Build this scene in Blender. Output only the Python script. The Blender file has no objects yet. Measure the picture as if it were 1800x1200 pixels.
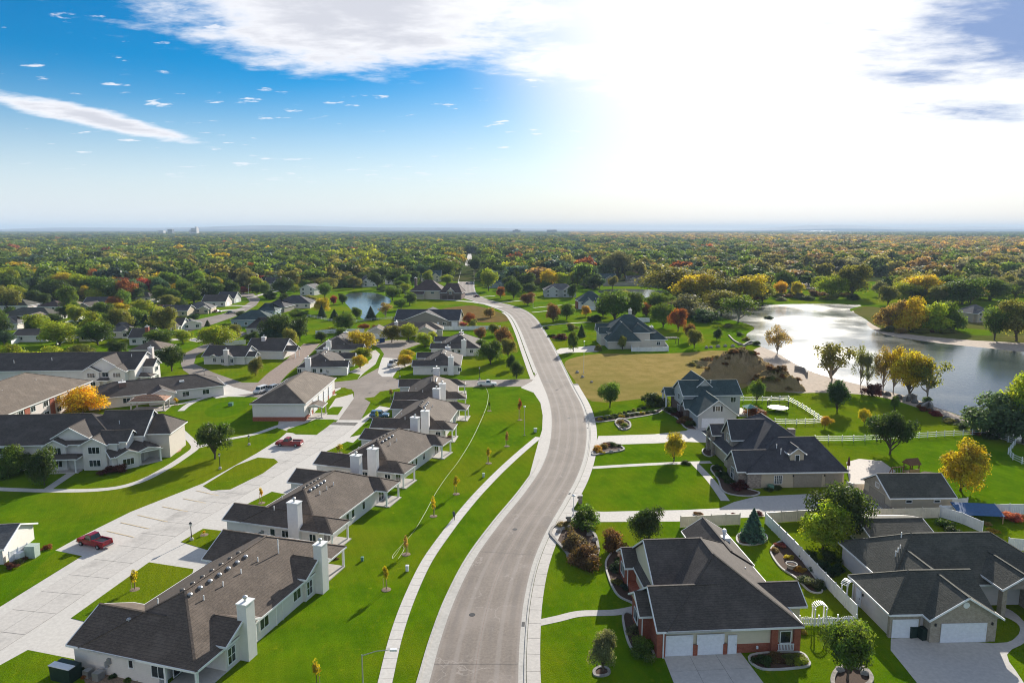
import bpy, math, random
import numpy as np
from mathutils import Vector, Matrix
R = math.radians
rnd = random.Random(7)
sc = bpy.context.scene
COL = sc.collection

# ------------------------------------------------------------------ camera
CAM_H, FPX, HORIZON = 45.0, 1250.0, 403.0
PITCH = math.atan((600 - HORIZON) / FPX)
cd = bpy.data.cameras.new('camera'); cam = bpy.data.objects.new('camera', cd); COL.objects.link(cam)
cam.location = (0, 0, CAM_H); cam.rotation_euler = (R(90) - PITCH, 0, 0)
cd.sensor_width = 36; cd.lens = 25.0; cd.clip_start = 0.5; cd.clip_end = 120000
sc.camera = cam

# ------------------------------------------------------------------ sun and sky
SUN_EL, SUN_AZ = R(22), R(23)          # azimuth measured from +Y towards +X
SUNV = Vector((math.sin(SUN_AZ) * math.cos(SUN_EL), math.cos(SUN_AZ) * math.cos(SUN_EL), math.sin(SUN_EL)))
sl = bpy.data.lights.new('sun', 'SUN'); so = bpy.data.objects.new('sun', sl); COL.objects.link(so)
sl.energy = 5.0; sl.angle = R(0.6); sl.color = (1.0, 0.93, 0.82)
so.rotation_euler = SUNV.to_track_quat('Z', 'Y').to_euler(); so.location = (0, 0, 200)

world = bpy.data.worlds.new('World'); sc.world = world; world.use_nodes = True
def build_sky(nt):
    N, L = nt.nodes, nt.links
    N.clear()
    def nd(t, **k):
        n = N.new(t)
        for a, b in k.items(): setattr(n, a, b)
        return n
    def lk(a, b): L.new(a, b)
    def math_(op, a, b=None, clamp=False):
        n = nd('ShaderNodeMath', operation=op, use_clamp=clamp)
        for i, v in enumerate((a, b)):
            if v is None: continue
            if isinstance(v, (int, float)): n.inputs[i].default_value = v
            else: lk(v, n.inputs[i])
        return n.outputs[0]
    def mixc(f, a, b):
        n = nd('ShaderNodeMix', data_type='RGBA')
        if isinstance(f, (int, float)): n.inputs[0].default_value = f
        else: lk(f, n.inputs[0])
        for s, v in ((n.inputs[6], a), (n.inputs[7], b)):
            if isinstance(v, tuple): s.default_value = v
            else: lk(v, s)
        return n.outputs[2]
    def smooth(v, a, b):
        n = nd('ShaderNodeMapRange', interpolation_type='SMOOTHSTEP')
        lk(v, n.inputs[0]); n.inputs[1].default_value = a; n.inputs[2].default_value = b
        return n.outputs[0]
    sky = nd('ShaderNodeTexSky', sky_type='NISHITA', sun_disc=False)
    sky.sun_elevation = SUN_EL; sky.sun_rotation = SUN_AZ
    sky.altitude = 600; sky.air_density = 1.0; sky.dust_density = .7; sky.ozone_density = 3.0
    hs = nd('ShaderNodeHueSaturation'); hs.inputs['Saturation'].default_value = 1.85; hs.inputs['Hue'].default_value = .5; hs.inputs['Value'].default_value = 1.08
    lk(sky.outputs[0], hs.inputs['Color'])
    # cloud sheet: the view direction projected on a level plane high above the ground
    tc = nd('ShaderNodeTexCoord'); sep = nd('ShaderNodeSeparateXYZ'); lk(tc.outputs['Generated'], sep.inputs[0])
    zc = math_('MAXIMUM', sep.outputs[2], 0.0)
    px = math_('DIVIDE', sep.outputs[0], math_('ADD', zc, .10)); py = math_('DIVIDE', sep.outputs[1], math_('ADD', zc, .10))
    cmb = nd('ShaderNodeCombineXYZ'); lk(px, cmb.inputs[0]); lk(py, cmb.inputs[1])
    def noise(scale, detail, rough, off, stretch=(1, 1, 1), dist=0.0):
        mp = nd('ShaderNodeMapping'); lk(cmb.outputs[0], mp.inputs[0])
        mp.inputs['Location'].default_value = off; mp.inputs['Scale'].default_value = stretch
        n = nd('ShaderNodeTexNoise'); lk(mp.outputs[0], n.inputs['Vector'])
        n.inputs['Scale'].default_value = scale; n.inputs['Detail'].default_value = detail
        n.inputs['Roughness'].default_value = rough; n.inputs['Distortion'].default_value = dist
        return n.outputs['Fac']
    wisp = noise(1.5, 12, .62, (3.1, 1.2, 0), (1.0, 1.35, 1), .25)
    fine = noise(6, 10, .62, (1, 7, 0), (1, 1.5, 1), .2)
    tex = math_('SUBTRACT', math_('ADD', math_('MULTIPLY', wisp, .66), math_('MULTIPLY', fine, .34)), .5)
    def blob(cx, cy, rx, ry, rot=0.0):            # soft elliptical patch of the sheet, 1 in the middle, 0 at its rim
        mp = nd('ShaderNodeMapping', vector_type='TEXTURE'); lk(cmb.outputs[0], mp.inputs[0])
        mp.inputs['Location'].default_value = (cx, cy, 0); mp.inputs['Rotation'].default_value = (0, 0, rot)
        mp.inputs['Scale'].default_value = (rx, ry, 1)
        ln = nd('ShaderNodeVectorMath', operation='LENGTH'); lk(mp.outputs[0], ln.inputs[0])
        return math_('SUBTRACT', 1.0, ln.outputs['Value'])
    def bank(lst):
        cover = None
        for b in lst:
            v = math_('MULTIPLY', math_('MAXIMUM', blob(*b[:5]), -1.2), b[5])
            cover = v if cover is None else math_('MAXIMUM', cover, v)
        return cover
    dens = math_('ADD', bank(CLOUDS), math_('MULTIPLY', tex, 2.4))
    cl = smooth(dens, -.02, .55)
    puffs = smooth(math_('ADD', noise(5.0, 9, .56, (4, 2, 0), (1, 1.7, 1)), math_('MULTIPLY', noise(.9, 3, .5, (9, 5, 0)), .35)), .79, .87)
    cl = math_('MAXIMUM', cl, math_('MULTIPLY', puffs, .8))
    dt = nd('ShaderNodeVectorMath', operation='DOT_PRODUCT'); lk(tc.outputs['Generated'], dt.inputs[0]); dt.inputs[1].default_value = SUNV
    near = smooth(dt.outputs['Value'], .86, .95)
    thick = smooth(math_('ADD', dens, math_('MULTIPLY', fine, .6)), .55, 1.35)
    ccol = mixc(thick, (10.4, 10.5, 11.0, 1), (7.2, 7.4, 8.2, 1))          # thin cloud is white, thick cloud grey blue
    body = mixc(near, ccol, (11.6, 11.6, 11.6, 1))
    dk = smooth(math_('ADD', bank(DARKCLOUD), math_('MULTIPLY', tex, 2.6)), -.1, .9)
    body = mixc(math_('MULTIPLY', dk, .92), body, (1.0, 2.5, 6.0, 1))
    cl = math_('MAXIMUM', cl, math_('MULTIPLY', dk, .9))
    # pale air along the horizon and round the sun
    hz = smooth(sep.outputs[2], .21, -.02)
    air = mixc(math_('MULTIPLY', hz, .86), hs.outputs[0], (9.0, 9.6, 10.6, 1))
    veil = mixc(math_('MULTIPLY', smooth(dt.outputs['Value'], .88, .972), .94), air, (11.6, 11.6, 11.6, 1))
    fade = math_('MULTIPLY', cl, smooth(sep.outputs[2], .03, .10))
    out = mixc(fade, veil, body)
    bg = nd('ShaderNodeBackground'); lk(out, bg.inputs[0]); bg.inputs[1].default_value = 0.058
    wo = nd('ShaderNodeOutputWorld'); lk(bg.outputs[0], wo.inputs[0])
HAZE = 7.5e-5
# banks of the cloud sheet: x, y, radii, turn, weight (x, y = direction.xy / (direction.z + 0.10))
CLOUDS = [(0, -1.2, 3.2, 2.6, 0, .30), (-.45, 2.35, .80, 1.05, .25, 1.25), (.45, 1.95, .75, .75, .2, 1.2), (-2.12, 3.85, .75, .20, 1.22, 1.2), (1.6, 3.9, .5, .8, .3, .8), (.2, 3.1, .4, .3, 0, .6), (.62, 3.4, .35, .3, 0, .6)]  # first bank, unseen overhead and behind the camera, added to neutralise blue shade
DARKCLOUD = [(1.88, 2.6, .92, .58, .25, 1.2), (1.7, 3.15, .5, .22, .1, .75), (2.3, 3.6, .5, .3, .3, .75)]
build_sky(world.node_tree)
vs = sc.view_settings
vs.view_transform = 'Standard'; vs.look = 'None'; vs.exposure = 0.76; vs.gamma = 1.0; vs.use_curve_mapping = False
sc.cycles.max_bounces = 6; sc.cycles.diffuse_bounces = 3; sc.cycles.glossy_bounces = 3
sc.cycles.transmission_bounces = 4; sc.cycles.transparent_max_bounces = 6; sc.cycles.volume_bounces = 0
sc.cycles.use_denoising = True; sc.cycles.filter_width = 1.05

# ------------------------------------------------------------------ geometry helpers
def at(px, py, z=0.0):
    """where the line of sight through a photo pixel meets the level z"""
    u = (px - 900) / FPX; t = (py - 600) / FPX
    d = (u, math.cos(PITCH) - t * math.sin(PITCH), -math.sin(PITCH) - t * math.cos(PITCH))
    s = (z - CAM_H) / d[2]
    return Vector((d[0] * s, d[1] * s, z))
def pix(p):
    dz = p[2] - CAM_H; fw = p[1] * math.cos(PITCH) - dz * math.sin(PITCH); up = p[1] * math.sin(PITCH) + dz * math.cos(PITCH)
    return 900 + FPX * p[0] / fw, 600 - FPX * up / fw
def hgt(p, ytop):
    """height above ground of a thing at p whose top shows at photo row ytop"""
    t = (ytop - 600) / FPX
    return CAM_H + p[1] * (-math.sin(PITCH) - t * math.cos(PITCH)) / (math.cos(PITCH) - t * math.sin(PITCH))
def mpp(p):
    return (p[1] * math.cos(PITCH) + (CAM_H - p[2]) * math.sin(PITCH)) / FPX
def tag(o, label=None, cat=None, group=None, kind=None):
    if label: o['label'] = label
    if cat: o['category'] = cat
    if group: o['group'] = group
    if kind: o['kind'] = kind
    return o
def link(o, parent=None):
    COL.objects.link(o)
    if parent: o.parent = parent
    return o
def empty(name, loc, rz=0.0):
    o = bpy.data.objects.new(name, None); o.location = loc; o.rotation_euler = (0, 0, rz); o.empty_display_size = .3
    return link(o)
def obj(name, me, parent=None, loc=(0, 0, 0), rz=0.0):
    o = bpy.data.objects.new(name, me); o.location = loc; o.rotation_euler = (0, 0, rz)
    return link(o, parent)
def copy_tree(o, parent=None):
    c = o.copy(); COL.objects.link(c); c.parent = parent
    for ch in o.children: copy_tree(ch, c)
    return c
class MB:
    def __init__(s): s.v = []; s.f = []
    def add(s, vs, fs):
        n = len(s.v); s.v += [tuple(v) for v in vs]; s.f += [tuple(i + n for i in f) for f in fs]; return s
    def box(s, x0, x1, y0, y1, z0, z1):
        return s.add([(x0, y0, z0), (x1, y0, z0), (x1, y1, z0), (x0, y1, z0), (x0, y0, z1), (x1, y0, z1), (x1, y1, z1), (x0, y1, z1)],
                     [(0, 3, 2, 1), (4, 5, 6, 7), (0, 1, 5, 4), (1, 2, 6, 5), (2, 3, 7, 6), (3, 0, 4, 7)])
    def prism(s, poly, z0, z1):
        n = len(poly)
        return s.add([(p[0], p[1], z0) for p in poly] + [(p[0], p[1], z1) for p in poly],
                     [tuple(range(n - 1, -1, -1)), tuple(range(n, 2 * n))] + [(i, (i + 1) % n, n + (i + 1) % n, n + i) for i in range(n)])
    def beam(s, a, b, w, h=None):
        h = h or w; a = Vector(a); b = Vector(b); d = (b - a).normalized()
        sd = d.cross(Vector((0, 0, 1)));
        if sd.length < 1e-4: sd = Vector((1, 0, 0))
        sd.normalize(); up = sd.cross(d).normalized()
        vs = []
        for p in (a, b):
            for i, j in ((-1, -1), (1, -1), (1, 1), (-1, 1)): vs.append(p + sd * (w / 2 * i) + up * (h / 2 * j))
        return s.add(vs, [(3, 2, 1, 0), (4, 5, 6, 7), (0, 1, 5, 4), (1, 2, 6, 5), (2, 3, 7, 6), (3, 0, 4, 7)])
    def tube(s, pts, rad, n=6, cap=True):
        pts = [Vector(p) for p in pts]; rad = rad if isinstance(rad, (list, tuple)) else [rad] * len(pts)
        vs = []; ref = Vector((.31, .95, .05))
        for i, p in enumerate(pts):
            d = (pts[min(i + 1, len(pts) - 1)] - pts[max(i - 1, 0)]).normalized()
            a = d.cross(ref).normalized(); b = d.cross(a)
            for k in range(n):
                t = 2 * math.pi * k / n; vs.append(p + (a * math.cos(t) + b * math.sin(t)) * rad[i])
        fs = [(i * n + k, i * n + (k + 1) % n, (i + 1) * n + (k + 1) % n, (i + 1) * n + k) for i in range(len(pts) - 1) for k in range(n)]
        if cap: fs += [tuple(range(n - 1, -1, -1)), tuple(range((len(pts) - 1) * n, len(pts) * n))]
        return s.add(vs, fs)
    def lathe(s, prof, n=12, c=(0, 0, 0)):
        vs = []
        for r, z in prof:
            for k in range(n):
                t = 2 * math.pi * k / n; vs.append((c[0] + r * math.cos(t), c[1] + r * math.sin(t), c[2] + z))
        m = len(prof)
        fs = [(i * n + k, i * n + (k + 1) % n, (i + 1) * n + (k + 1) % n, (i + 1) * n + k) for i in range(m - 1) for k in range(n)]
        fs += [tuple(range(n - 1, -1, -1)), tuple(range((m - 1) * n, m * n))]
        return s.add(vs, fs)
    def loft(s, rings, cap=True):
        n = len(rings[0]); vs = [p for r in rings for p in r]; m = len(rings)
        fs = [(i * n + k, i * n + (k + 1) % n, (i + 1) * n + (k + 1) % n, (i + 1) * n + k) for i in range(m - 1) for k in range(n)]
        if cap: fs += [tuple(range(n - 1, -1, -1)), tuple(range((m - 1) * n, m * n))]
        return s.add(vs, fs)
    def mesh(s, name, mat=None, smooth=False):
        me = bpy.data.meshes.new(name); me.from_pydata(s.v, [], s.f)
        if mat: me.materials.append(M[mat] if isinstance(mat, str) else mat)
        if smooth: me.polygons.foreach_set('use_smooth', [True] * len(me.polygons))
        me.update(); return me
    def build(s, name, mat, parent=None, loc=(0, 0, 0), rz=0.0, smooth=False):
        return obj(name, s.mesh(name, mat, smooth), parent, loc, rz)
def curve(pts, n=8, closed=False):
    """Catmull-Rom through points"""
    P = [Vector(p) for p in pts]; out = []; m = len(P)
    rng = range(m) if closed else range(m - 1)
    for i in rng:
        if closed: a, b, c, d = P[(i - 1) % m], P[i], P[(i + 1) % m], P[(i + 2) % m]
        else: a, b, c, d = P[max(i - 1, 0)], P[i], P[i + 1], P[min(i + 2, m - 1)]
        for k in range(n):
            t = k / n
            out.append(.5 * ((2 * b) + (c - a) * t + (2 * a - 5 * b + 4 * c - d) * t * t + (3 * b - a - 3 * c + d) * t ** 3))
    if not closed: out.append(P[-1])
    return out
def resample(P, step):
    out = [P[0]]; acc = 0.0
    for a, b in zip(P, P[1:]):
        L = (b - a).length
        if L < 1e-6: continue
        t = step - acc
        while t <= L: out.append(a + (b - a) * (t / L)); t += step
        acc = (acc + L) % step
    return out
def offset(P, d):
    """line moved sideways in plan, d > 0 is to the right of travel"""
    out = []
    for i, p in enumerate(P):
        t = (P[min(i + 1, len(P) - 1)] - P[max(i - 1, 0)]); t.z = 0; t.normalize()
        out.append(p + Vector((t.y, -t.x, 0)) * d)
    return out
# ------------------------------------------------------------------ materials
M = {}
class NT:
    def __init__(s, name):
        s.m = bpy.data.materials.new(name); s.m.use_nodes = True; s.t = s.m.node_tree; s.t.nodes.clear(); M[name] = s.m
        s.geo = s.n('ShaderNodeNewGeometry').outputs['Position']; s.tc = s.n('ShaderNodeTexCoord')
    def n(s, t, **k):
        x = s.t.nodes.new(t)
        for a, b in k.items(): setattr(x, a, b)
        return x
    def put(s, sock, v):
        if isinstance(v, bpy.types.NodeSocket): s.t.links.new(v, sock)
        elif isinstance(v, tuple) and len(v) == 3 and sock.type == 'RGBA': sock.default_value = (*v, 1)
        else: sock.default_value = v
    def noise(s, scale, detail=4, rough=.55, vec=None, stretch=None, dist=0.0):
        v = vec or s.geo
        if stretch:
            mp = s.n('ShaderNodeMapping'); s.put(mp.inputs[0], v); mp.inputs['Scale'].default_value = stretch; v = mp.outputs[0]
        x = s.n('ShaderNodeTexNoise'); s.put(x.inputs['Vector'], v)
        for a, b in (('Scale', scale), ('Detail', detail), ('Roughness', rough), ('Distortion', dist)): x.inputs[a].default_value = b
        return x.outputs['Fac']
    def ramp(s, f, a, b, lo=0.0, hi=1.0):
        x = s.n('ShaderNodeMapRange', interpolation_type='SMOOTHSTEP'); s.put(x.inputs[0], f)
        for i, v in enumerate((a, b, lo, hi)): x.inputs[i + 1].default_value = v
        return x.outputs[0]
    def math(s, op, a, b=0.0):
        x = s.n('ShaderNodeMath', operation=op); s.put(x.inputs[0], a); s.put(x.inputs[1], b); return x.outputs[0]
    def mix(s, f, a, b, mode='MIX'):
        x = s.n('ShaderNodeMix', data_type='RGBA', blend_type=mode); s.put(x.inputs[0], f); s.put(x.inputs[6], a); s.put(x.inputs[7], b); return x.outputs[2]
    def out(s, col, rough=.8, bump=None, bstr=.3, bdist=.02, spec=.3, metal=0.0, **k):
        p = s.n('ShaderNodeBsdfPrincipled'); s.put(p.inputs['Base Color'], col); s.put(p.inputs['Roughness'], rough)
        p.inputs['Specular IOR Level'].default_value = spec; p.inputs['Metallic'].default_value = metal
        for a, b in k.items(): s.put(p.inputs[a], b)
        if bump is not None:
            b = s.n('ShaderNodeBump'); b.inputs['Strength'].default_value = bstr; b.inputs['Distance'].default_value = bdist
            s.put(b.inputs['Height'], bump); s.t.links.new(b.outputs[0], p.inputs['Normal'])
        o = s.n('ShaderNodeOutputMaterial'); s.t.links.new(p.outputs[0], o.inputs[0]); return s.m
def simple(name, c, rough=.6, var=.12, scale=3.0, **k):
    t = NT(name); f = t.noise(scale, 5)
    d = tuple(x * (1 - var) for x in c); e = tuple(min(1, x * (1 + var)) for x in c)
    return t.out(t.mix(t.ramp(f, .3, .7), d, e), rough, **k)
def lawn(name, a, b, dry, dryamt=.5, mow=0.0):
    t = NT(name)
    big = t.noise(.028, 5, .62); mid = t.noise(.22, 6, .65); fin = t.noise(6, 6, .7); fin2 = t.noise(1.3, 5, .7, stretch=(1, .35, 1)); spot = t.noise(.75, 3, .5)
    c = t.mix(t.ramp(mid, .3, .7), a, b)
    c = t.mix(t.math('MULTIPLY', t.ramp(big, .40, .66), dryamt), c, dry)
    c = t.mix(t.math('MULTIPLY', t.ramp(fin2, .5, .72), .45), c, dry)
    c = t.mix(t.math('MULTIPLY', t.ramp(spot, .66, .78), .6), c, tuple(x * 1.5 for x in dry))
    c = t.mix(t.ramp(fin, .25, .75, .0, .6), c, tuple(x * .42 for x in a))
    if mow:
        w = t.n('ShaderNodeTexWave', wave_type='BANDS', bands_direction='X'); mp = t.n('ShaderNodeMapping'); t.put(mp.inputs[0], t.geo); mp.inputs['Rotation'].default_value = (0, 0, -.38)
        t.put(w.inputs['Vector'], mp.outputs[0]); w.inputs['Scale'].default_value = .22; w.inputs['Distortion'].default_value = 4.0; w.inputs['Detail Scale'].default_value = .25
        c = t.mix(t.math('MULTIPLY', t.ramp(w.outputs['Fac'], .3, .7), mow), c, tuple(x * .6 for x in a))
    return t.out(c, 1.0, t.math('ADD', fin, t.noise(16, 3)), .9, .12, .0)
lawn('lawn', (.082, .182, .003), (.150, .275, .004), (.245, .262, .010), .78, .1)
lawn('lawn_dark', (.075, .185, .002), (.12, .245, .003), (.18, .22, .006), .5, .1)
lawn('lawn_dry', (.085, .125, .02), (.16, .17, .035), (.24, .19, .07), .8)
lawn('field', (.33, .255, .075), (.47, .345, .125), (.22, .215, .045), .55)
lawn('brown_lot', (.20, .135, .05), (.29, .19, .075), (.12, .14, .03), .6)
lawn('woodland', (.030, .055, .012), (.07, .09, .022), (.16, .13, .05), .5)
lawn('far_land', (.055, .085, .03), (.12, .12, .05), (.22, .18, .09), .8)
lawn('scrub', (.33, .24, .12), (.44, .325, .18), (.22, .20, .08), .5)
def asphalt(name, wheel=False):
    t = NT(name)
    f = t.noise(3, 8, .7); b = t.noise(.12, 4, .6); st = t.noise(.5, 4, .6, stretch=(1, .15, 1))
    c = t.mix(t.ramp(f, .3, .7), (.175, .148, .124), (.245, .208, .176))
    c = t.mix(t.ramp(b, .35, .7, 0, .55), c, (.315, .27, .235)); c = t.mix(t.ramp(st, .5, .75, 0, .3), c, (.14, .128, .12))
    if wheel:
        u = t.n('ShaderNodeSeparateXYZ'); t.put(u.inputs[0], t.tc.outputs['UV']); k = t.math('COSINE', t.math('MULTIPLY', t.math('ADD', u.outputs[0], -.0), 25.13))
        wn = t.ramp(t.noise(.25, 4, .6, t.tc.outputs['UV'], (9, 40, 1)), .35, .65)
        c = t.mix(t.math('MULTIPLY', t.math('MULTIPLY', t.ramp(k, -.2, -.9), wn), .38), c, (.13, .118, .11)); c = t.mix(t.math('MULTIPLY', t.ramp(k, .5, 1.0), .35), c, (.33, .30, .275))
        pt = t.noise(.11, 2, .4, stretch=(1, .5, 1)); c = t.mix(t.ramp(pt, .62, .66, 0, .35), c, (.15, .138, .13))
    v = t.n('ShaderNodeTexVoronoi', feature='DISTANCE_TO_EDGE'); w = t.n('ShaderNodeVectorMath', operation='ADD')
    nz = t.n('ShaderNodeTexNoise'); t.put(nz.inputs['Vector'], t.geo); nz.inputs['Scale'].default_value = .5; nz.inputs['Detail'].default_value = 5
    sc_ = t.n('ShaderNodeVectorMath', operation='SCALE'); t.put(sc_.inputs[0], nz.outputs['Color']); sc_.inputs['Scale'].default_value = 4.0
    t.put(w.inputs[0], t.geo); t.put(w.inputs[1], sc_.outputs[0]); t.put(v.inputs['Vector'], w.outputs[0]); v.inputs['Scale'].default_value = .13
    cr = t.math('MULTIPLY', t.ramp(v.outputs[0], .012, .004), t.ramp(t.noise(.2, 3), .42, .6))
    c = t.mix(t.math('MULTIPLY', cr, .4), c, (.40, .36, .325))
    return t.out(c, .85, t.noise(9, 6, .7), .4, .02, .25)
asphalt('asphalt'); asphalt('asphalt_road', True)
def concrete(name, a, b, stain=.35, rot=0.0):
    t = NT(name); mp = t.n('ShaderNodeMapping'); t.put(mp.inputs[0], t.geo); mp.inputs['Rotation'].default_value = (0, 0, rot); f = t.noise(2.2, 8, .65); g = t.noise(.16, 5, .65); h = t.noise(.34, 5, .65, mp.outputs[0], (1, .12, 1))
    c = t.mix(t.ramp(f, .3, .7), a, b); c = t.mix(t.ramp(g, .5, .78, 0, stain), c, tuple(x * .55 for x in a))
    c = t.mix(t.ramp(h, .58, .8, 0, stain * .7), c, tuple(x * .62 for x in a))
    return t.out(c, .8, f, .25, .02, .3)
concrete('concrete', (.44, .415, .38), (.53, .50, .455)); concrete('concrete_new', (.50, .475, .435), (.585, .56, .515), .3)
concrete('concrete_kerb', (.40, .385, .35), (.50, .48, .44), .4); concrete('patio', (.42, .37, .32), (.52, .46, .40), .3)
concrete('concrete_lane', (.46, .435, .40), (.56, .53, .485), .75, .62); concrete('stone_grey', (.20, .19, .175), (.34, .32, .29), .3)
def shingle(name, a, b, sheen=.0):
    t = NT(name)
    o = t.tc.outputs['Object']; f = t.noise(5, 6, .75, o); g = t.noise(.45, 5, .65, o); tabs = t.noise(2.4, 3, .8, o, (1.2, 1.2, 7)); spots = t.noise(1.1, 2, .5, o, (1, 1, 3))
    sp = t.n('ShaderNodeSeparateXYZ'); t.put(sp.inputs[0], o); course = t.math('FRACT', t.math('MULTIPLY', sp.outputs[2], 6.5))
    c = t.mix(t.ramp(f, .25, .75), a, b); c = t.mix(t.ramp(tabs, .42, .62, 0, .6), c, tuple(x * .58 for x in a)); c = t.mix(t.ramp(g, .42, .72, 0, .45), c, tuple(x * 1.4 for x in b))
    c = t.mix(t.ramp(spots, .6, .75, 0, .4), c, tuple(x * .6 for x in a)); c = t.mix(t.ramp(course, .78, .95, 0, .45), c, tuple(x * .45 for x in a))
    return t.out(c, .85, t.math('ADD', f, t.math('ADD', tabs, course)), .6, .05, .25)
shingle('shingle_brown', (.098, .076, .060), (.150, .118, .094)); shingle('shingle_taupe', (.135, .108, .084), (.19, .154, .122))
shingle('shingle_dark', (.078, .066, .058), (.118, .10, .088)); shingle('shingle_slate', (.058, .056, .062), (.09, .088, .096))
shingle('shingle_teal', (.042, .068, .070), (.070, .105, .105)); shingle('shingle_grey', (.12, .115, .11), (.18, .172, .165))
shingle('shingle_green', (.07, .07, .055), (.115, .11, .09)); shingle('shingle_red', (.16, .07, .05), (.24, .11, .08))
shingle('shingle_tan', (.24, .19, .14), (.33, .26, .20)); shingle('shingle_maroon', (.075, .05, .045), (.115, .08, .072))
def siding(name, c, lap=.2):
    t = NT(name); f = t.noise(1.5, 5, .6)
    sp = t.n('ShaderNodeSeparateXYZ'); t.put(sp.inputs[0], t.geo)
    saw = t.math('FRACT', t.math('MULTIPLY', sp.outputs[2], 1 / lap))
    col = t.mix(t.ramp(f, .3, .75, 0, .6), c, tuple(x * .88 for x in c)); col = t.mix(t.ramp(saw, .9, .98, 0, .25), col, tuple(x * .55 for x in c))
    return t.out(col, .6, saw, .5, .02, .3)
siding('siding_white', (.74, .70, .66)); siding('siding_cream', (.70, .62, .46)); siding('siding_tan', (.52, .45, .37)); siding('siding_grey', (.50, .50, .49))
siding('siding_beige', (.62, .56, .49)); siding('siding_taupe', (.26, .235, .20)); siding('siding_blue', (.30, .38, .42)); siding('stucco_tan', (.50, .42, .31), .6); siding('siding_pink', (.68, .61, .575)); siding('chimney_white', (.80, .765, .74))
def brick(name, a, b, mo, sx=4.4, bw=.5, rh=.25):
    t = NT(name); br = t.n('ShaderNodeTexBrick'); sp = t.n('ShaderNodeSeparateXYZ'); t.put(sp.inputs[0], t.tc.outputs['Object'])
    cb = t.n('ShaderNodeCombineXYZ'); t.put(cb.inputs[0], t.math('ADD', sp.outputs[0], sp.outputs[1])); t.put(cb.inputs[1], sp.outputs[2])
    t.put(br.inputs['Vector'], cb.outputs[0]); t.put(br.inputs['Color1'], a); t.put(br.inputs['Color2'], b); t.put(br.inputs['Mortar'], mo)
    br.inputs['Scale'].default_value = sx; br.inputs['Mortar Size'].default_value = .02; br.inputs['Brick Width'].default_value = bw; br.inputs['Row Height'].default_value = rh
    c = t.mix(t.ramp(t.noise(2.5, 6, .7), .35, .7, 0, .5), br.outputs['Color'], tuple(x * .6 for x in a))
    return t.out(c, .85, br.outputs['Fac'], -.4, .02, .2)
brick('brick_red', (.31, .075, .040), (.40, .115, .062), (.24, .17, .14)); brick('brick_tan', (.34, .28, .21), (.44, .37, .28), (.45, .41, .36), 3.2)
brick('stone_mix', (.24, .19, .16), (.42, .36, .31), (.34, .30, .26), 2.0, .6, .32); brick('brick_dark', (.15, .10, .085), (.20, .14, .12), (.2, .17, .15)); brick('block_wall', (.30, .28, .25), (.40, .37, .33), (.2, .19, .17), 1.6)
simple('trim', (.80, .80, .78), .5, .05); simple('fence_white', (.78, .78, .78), .45, .06, 1.2); simple('fence_cream', (.66, .60, .50), .5, .08, 1.2)
simple('door_white', (.76, .77, .80), .45, .05); simple('door_tan', (.30, .26, .21), .5, .08); simple('door_dark', (.08, .05, .04), .5, .1)
simple('metal_dark', (.03, .03, .032), .45, .1); simple('metal_grey', (.34, .35, .36), .4, .1, metal=.6); simple('vent_dark', (.10, .095, .09), .5, .1); simple('metal_white', (.72, .73, .74), .4, .05); simple('galvanised', (.55, .56, .56), .35, .08, metal=.7)
simple('utility_green', (.10, .22, .17), .5, .1); simple('utility_pale', (.42, .50, .44), .5, .1); simple('bin_green', (.012, .03, .025), .45, .15); simple('bin_blue', (.01, .05, .16), .45, .1)
simple('bark', (.10, .075, .055), .9, .3, 8.0); simple('bark_pale', (.30, .25, .20), .9, .2, 8.0); simple('stake', (.50, .36, .20), .8, .15); simple('mulch', (.075, .045, .03), .95, .35, 14.0)
simple('mulch_tan', (.22, .165, .12), .95, .3, 10.0); simple('rock', (.30, .27, .235), .9, .3, 2.0); simple('rock_dark', (.12, .115, .105), .9, .3, 2.0); simple('wood_dark', (.16, .085, .045), .8, .2, 6.0)
simple('wood_tan', (.38, .25, .14), .8, .15, 6.0); simple('hose', (.40, .42, .17), .5, .05); simple('roof_tarp', (.02, .09, .22), .5, .15); simple('pool_blue', (.08, .25, .36), .3, .1)
simple('tyre', (.018, .018, .018), .85, .1); simple('rim', (.45, .46, .47), .3, .08, metal=.8); simple('paint_red', (.25, .008, .018), .25, .04, spec=.6); simple('paint_white', (.72, .72, .72), .25, .03, spec=.6)
simple('paint_blue', (.055, .16, .29), .25, .04, spec=.6); simple('paint_maroon', (.12, .01, .02), .25, .04, spec=.6); simple('paint_black', (.012, .012, .014), .25, .05, spec=.6); simple('paint_silver', (.42, .43, .44), .25, .03, metal=.6)
simple('lamp_red', (.35, .01, .01), .3, .05); simple('lamp_clear', (.75, .75, .7), .2, .05); simple('tower_pale', (.55, .52, .50), .8, .1, .05); simple('tower_dark', (.12, .13, .15), .8, .1, .05); simple('cloth_yellow', (.6, .38, .02), .8, .1)
simple('bay_line', (.58, .46, .28), .8, .15); simple('crosswalk', (.30, .16, .12), .8, .2); simple('soil_path', (.26, .20, .165), .95, .2, 1.5); simple('sand', (.40, .32, .245), .95, .15, .8); simple('umbrella', (.09, .035, .025), .8, .1); simple('slat_teal', (.12, .26, .22), .5, .1); simple('hills', (.16, .15, .17), .95, .25, .0012); simple('terracotta', (.36, .20, .13), .8, .25, 3.0)
t = NT('glass'); t.out(t.mix(t.ramp(t.noise(.4, 3), .35, .7), (.012, .018, .022), (.035, .05, .055)), .08, spec=.7)
t = NT('water')
wv = t.noise(.55, 5, .6, stretch=(1, .55, 1)); wv2 = t.noise(2.6, 4, .6); big = t.noise(.02, 3)
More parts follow.
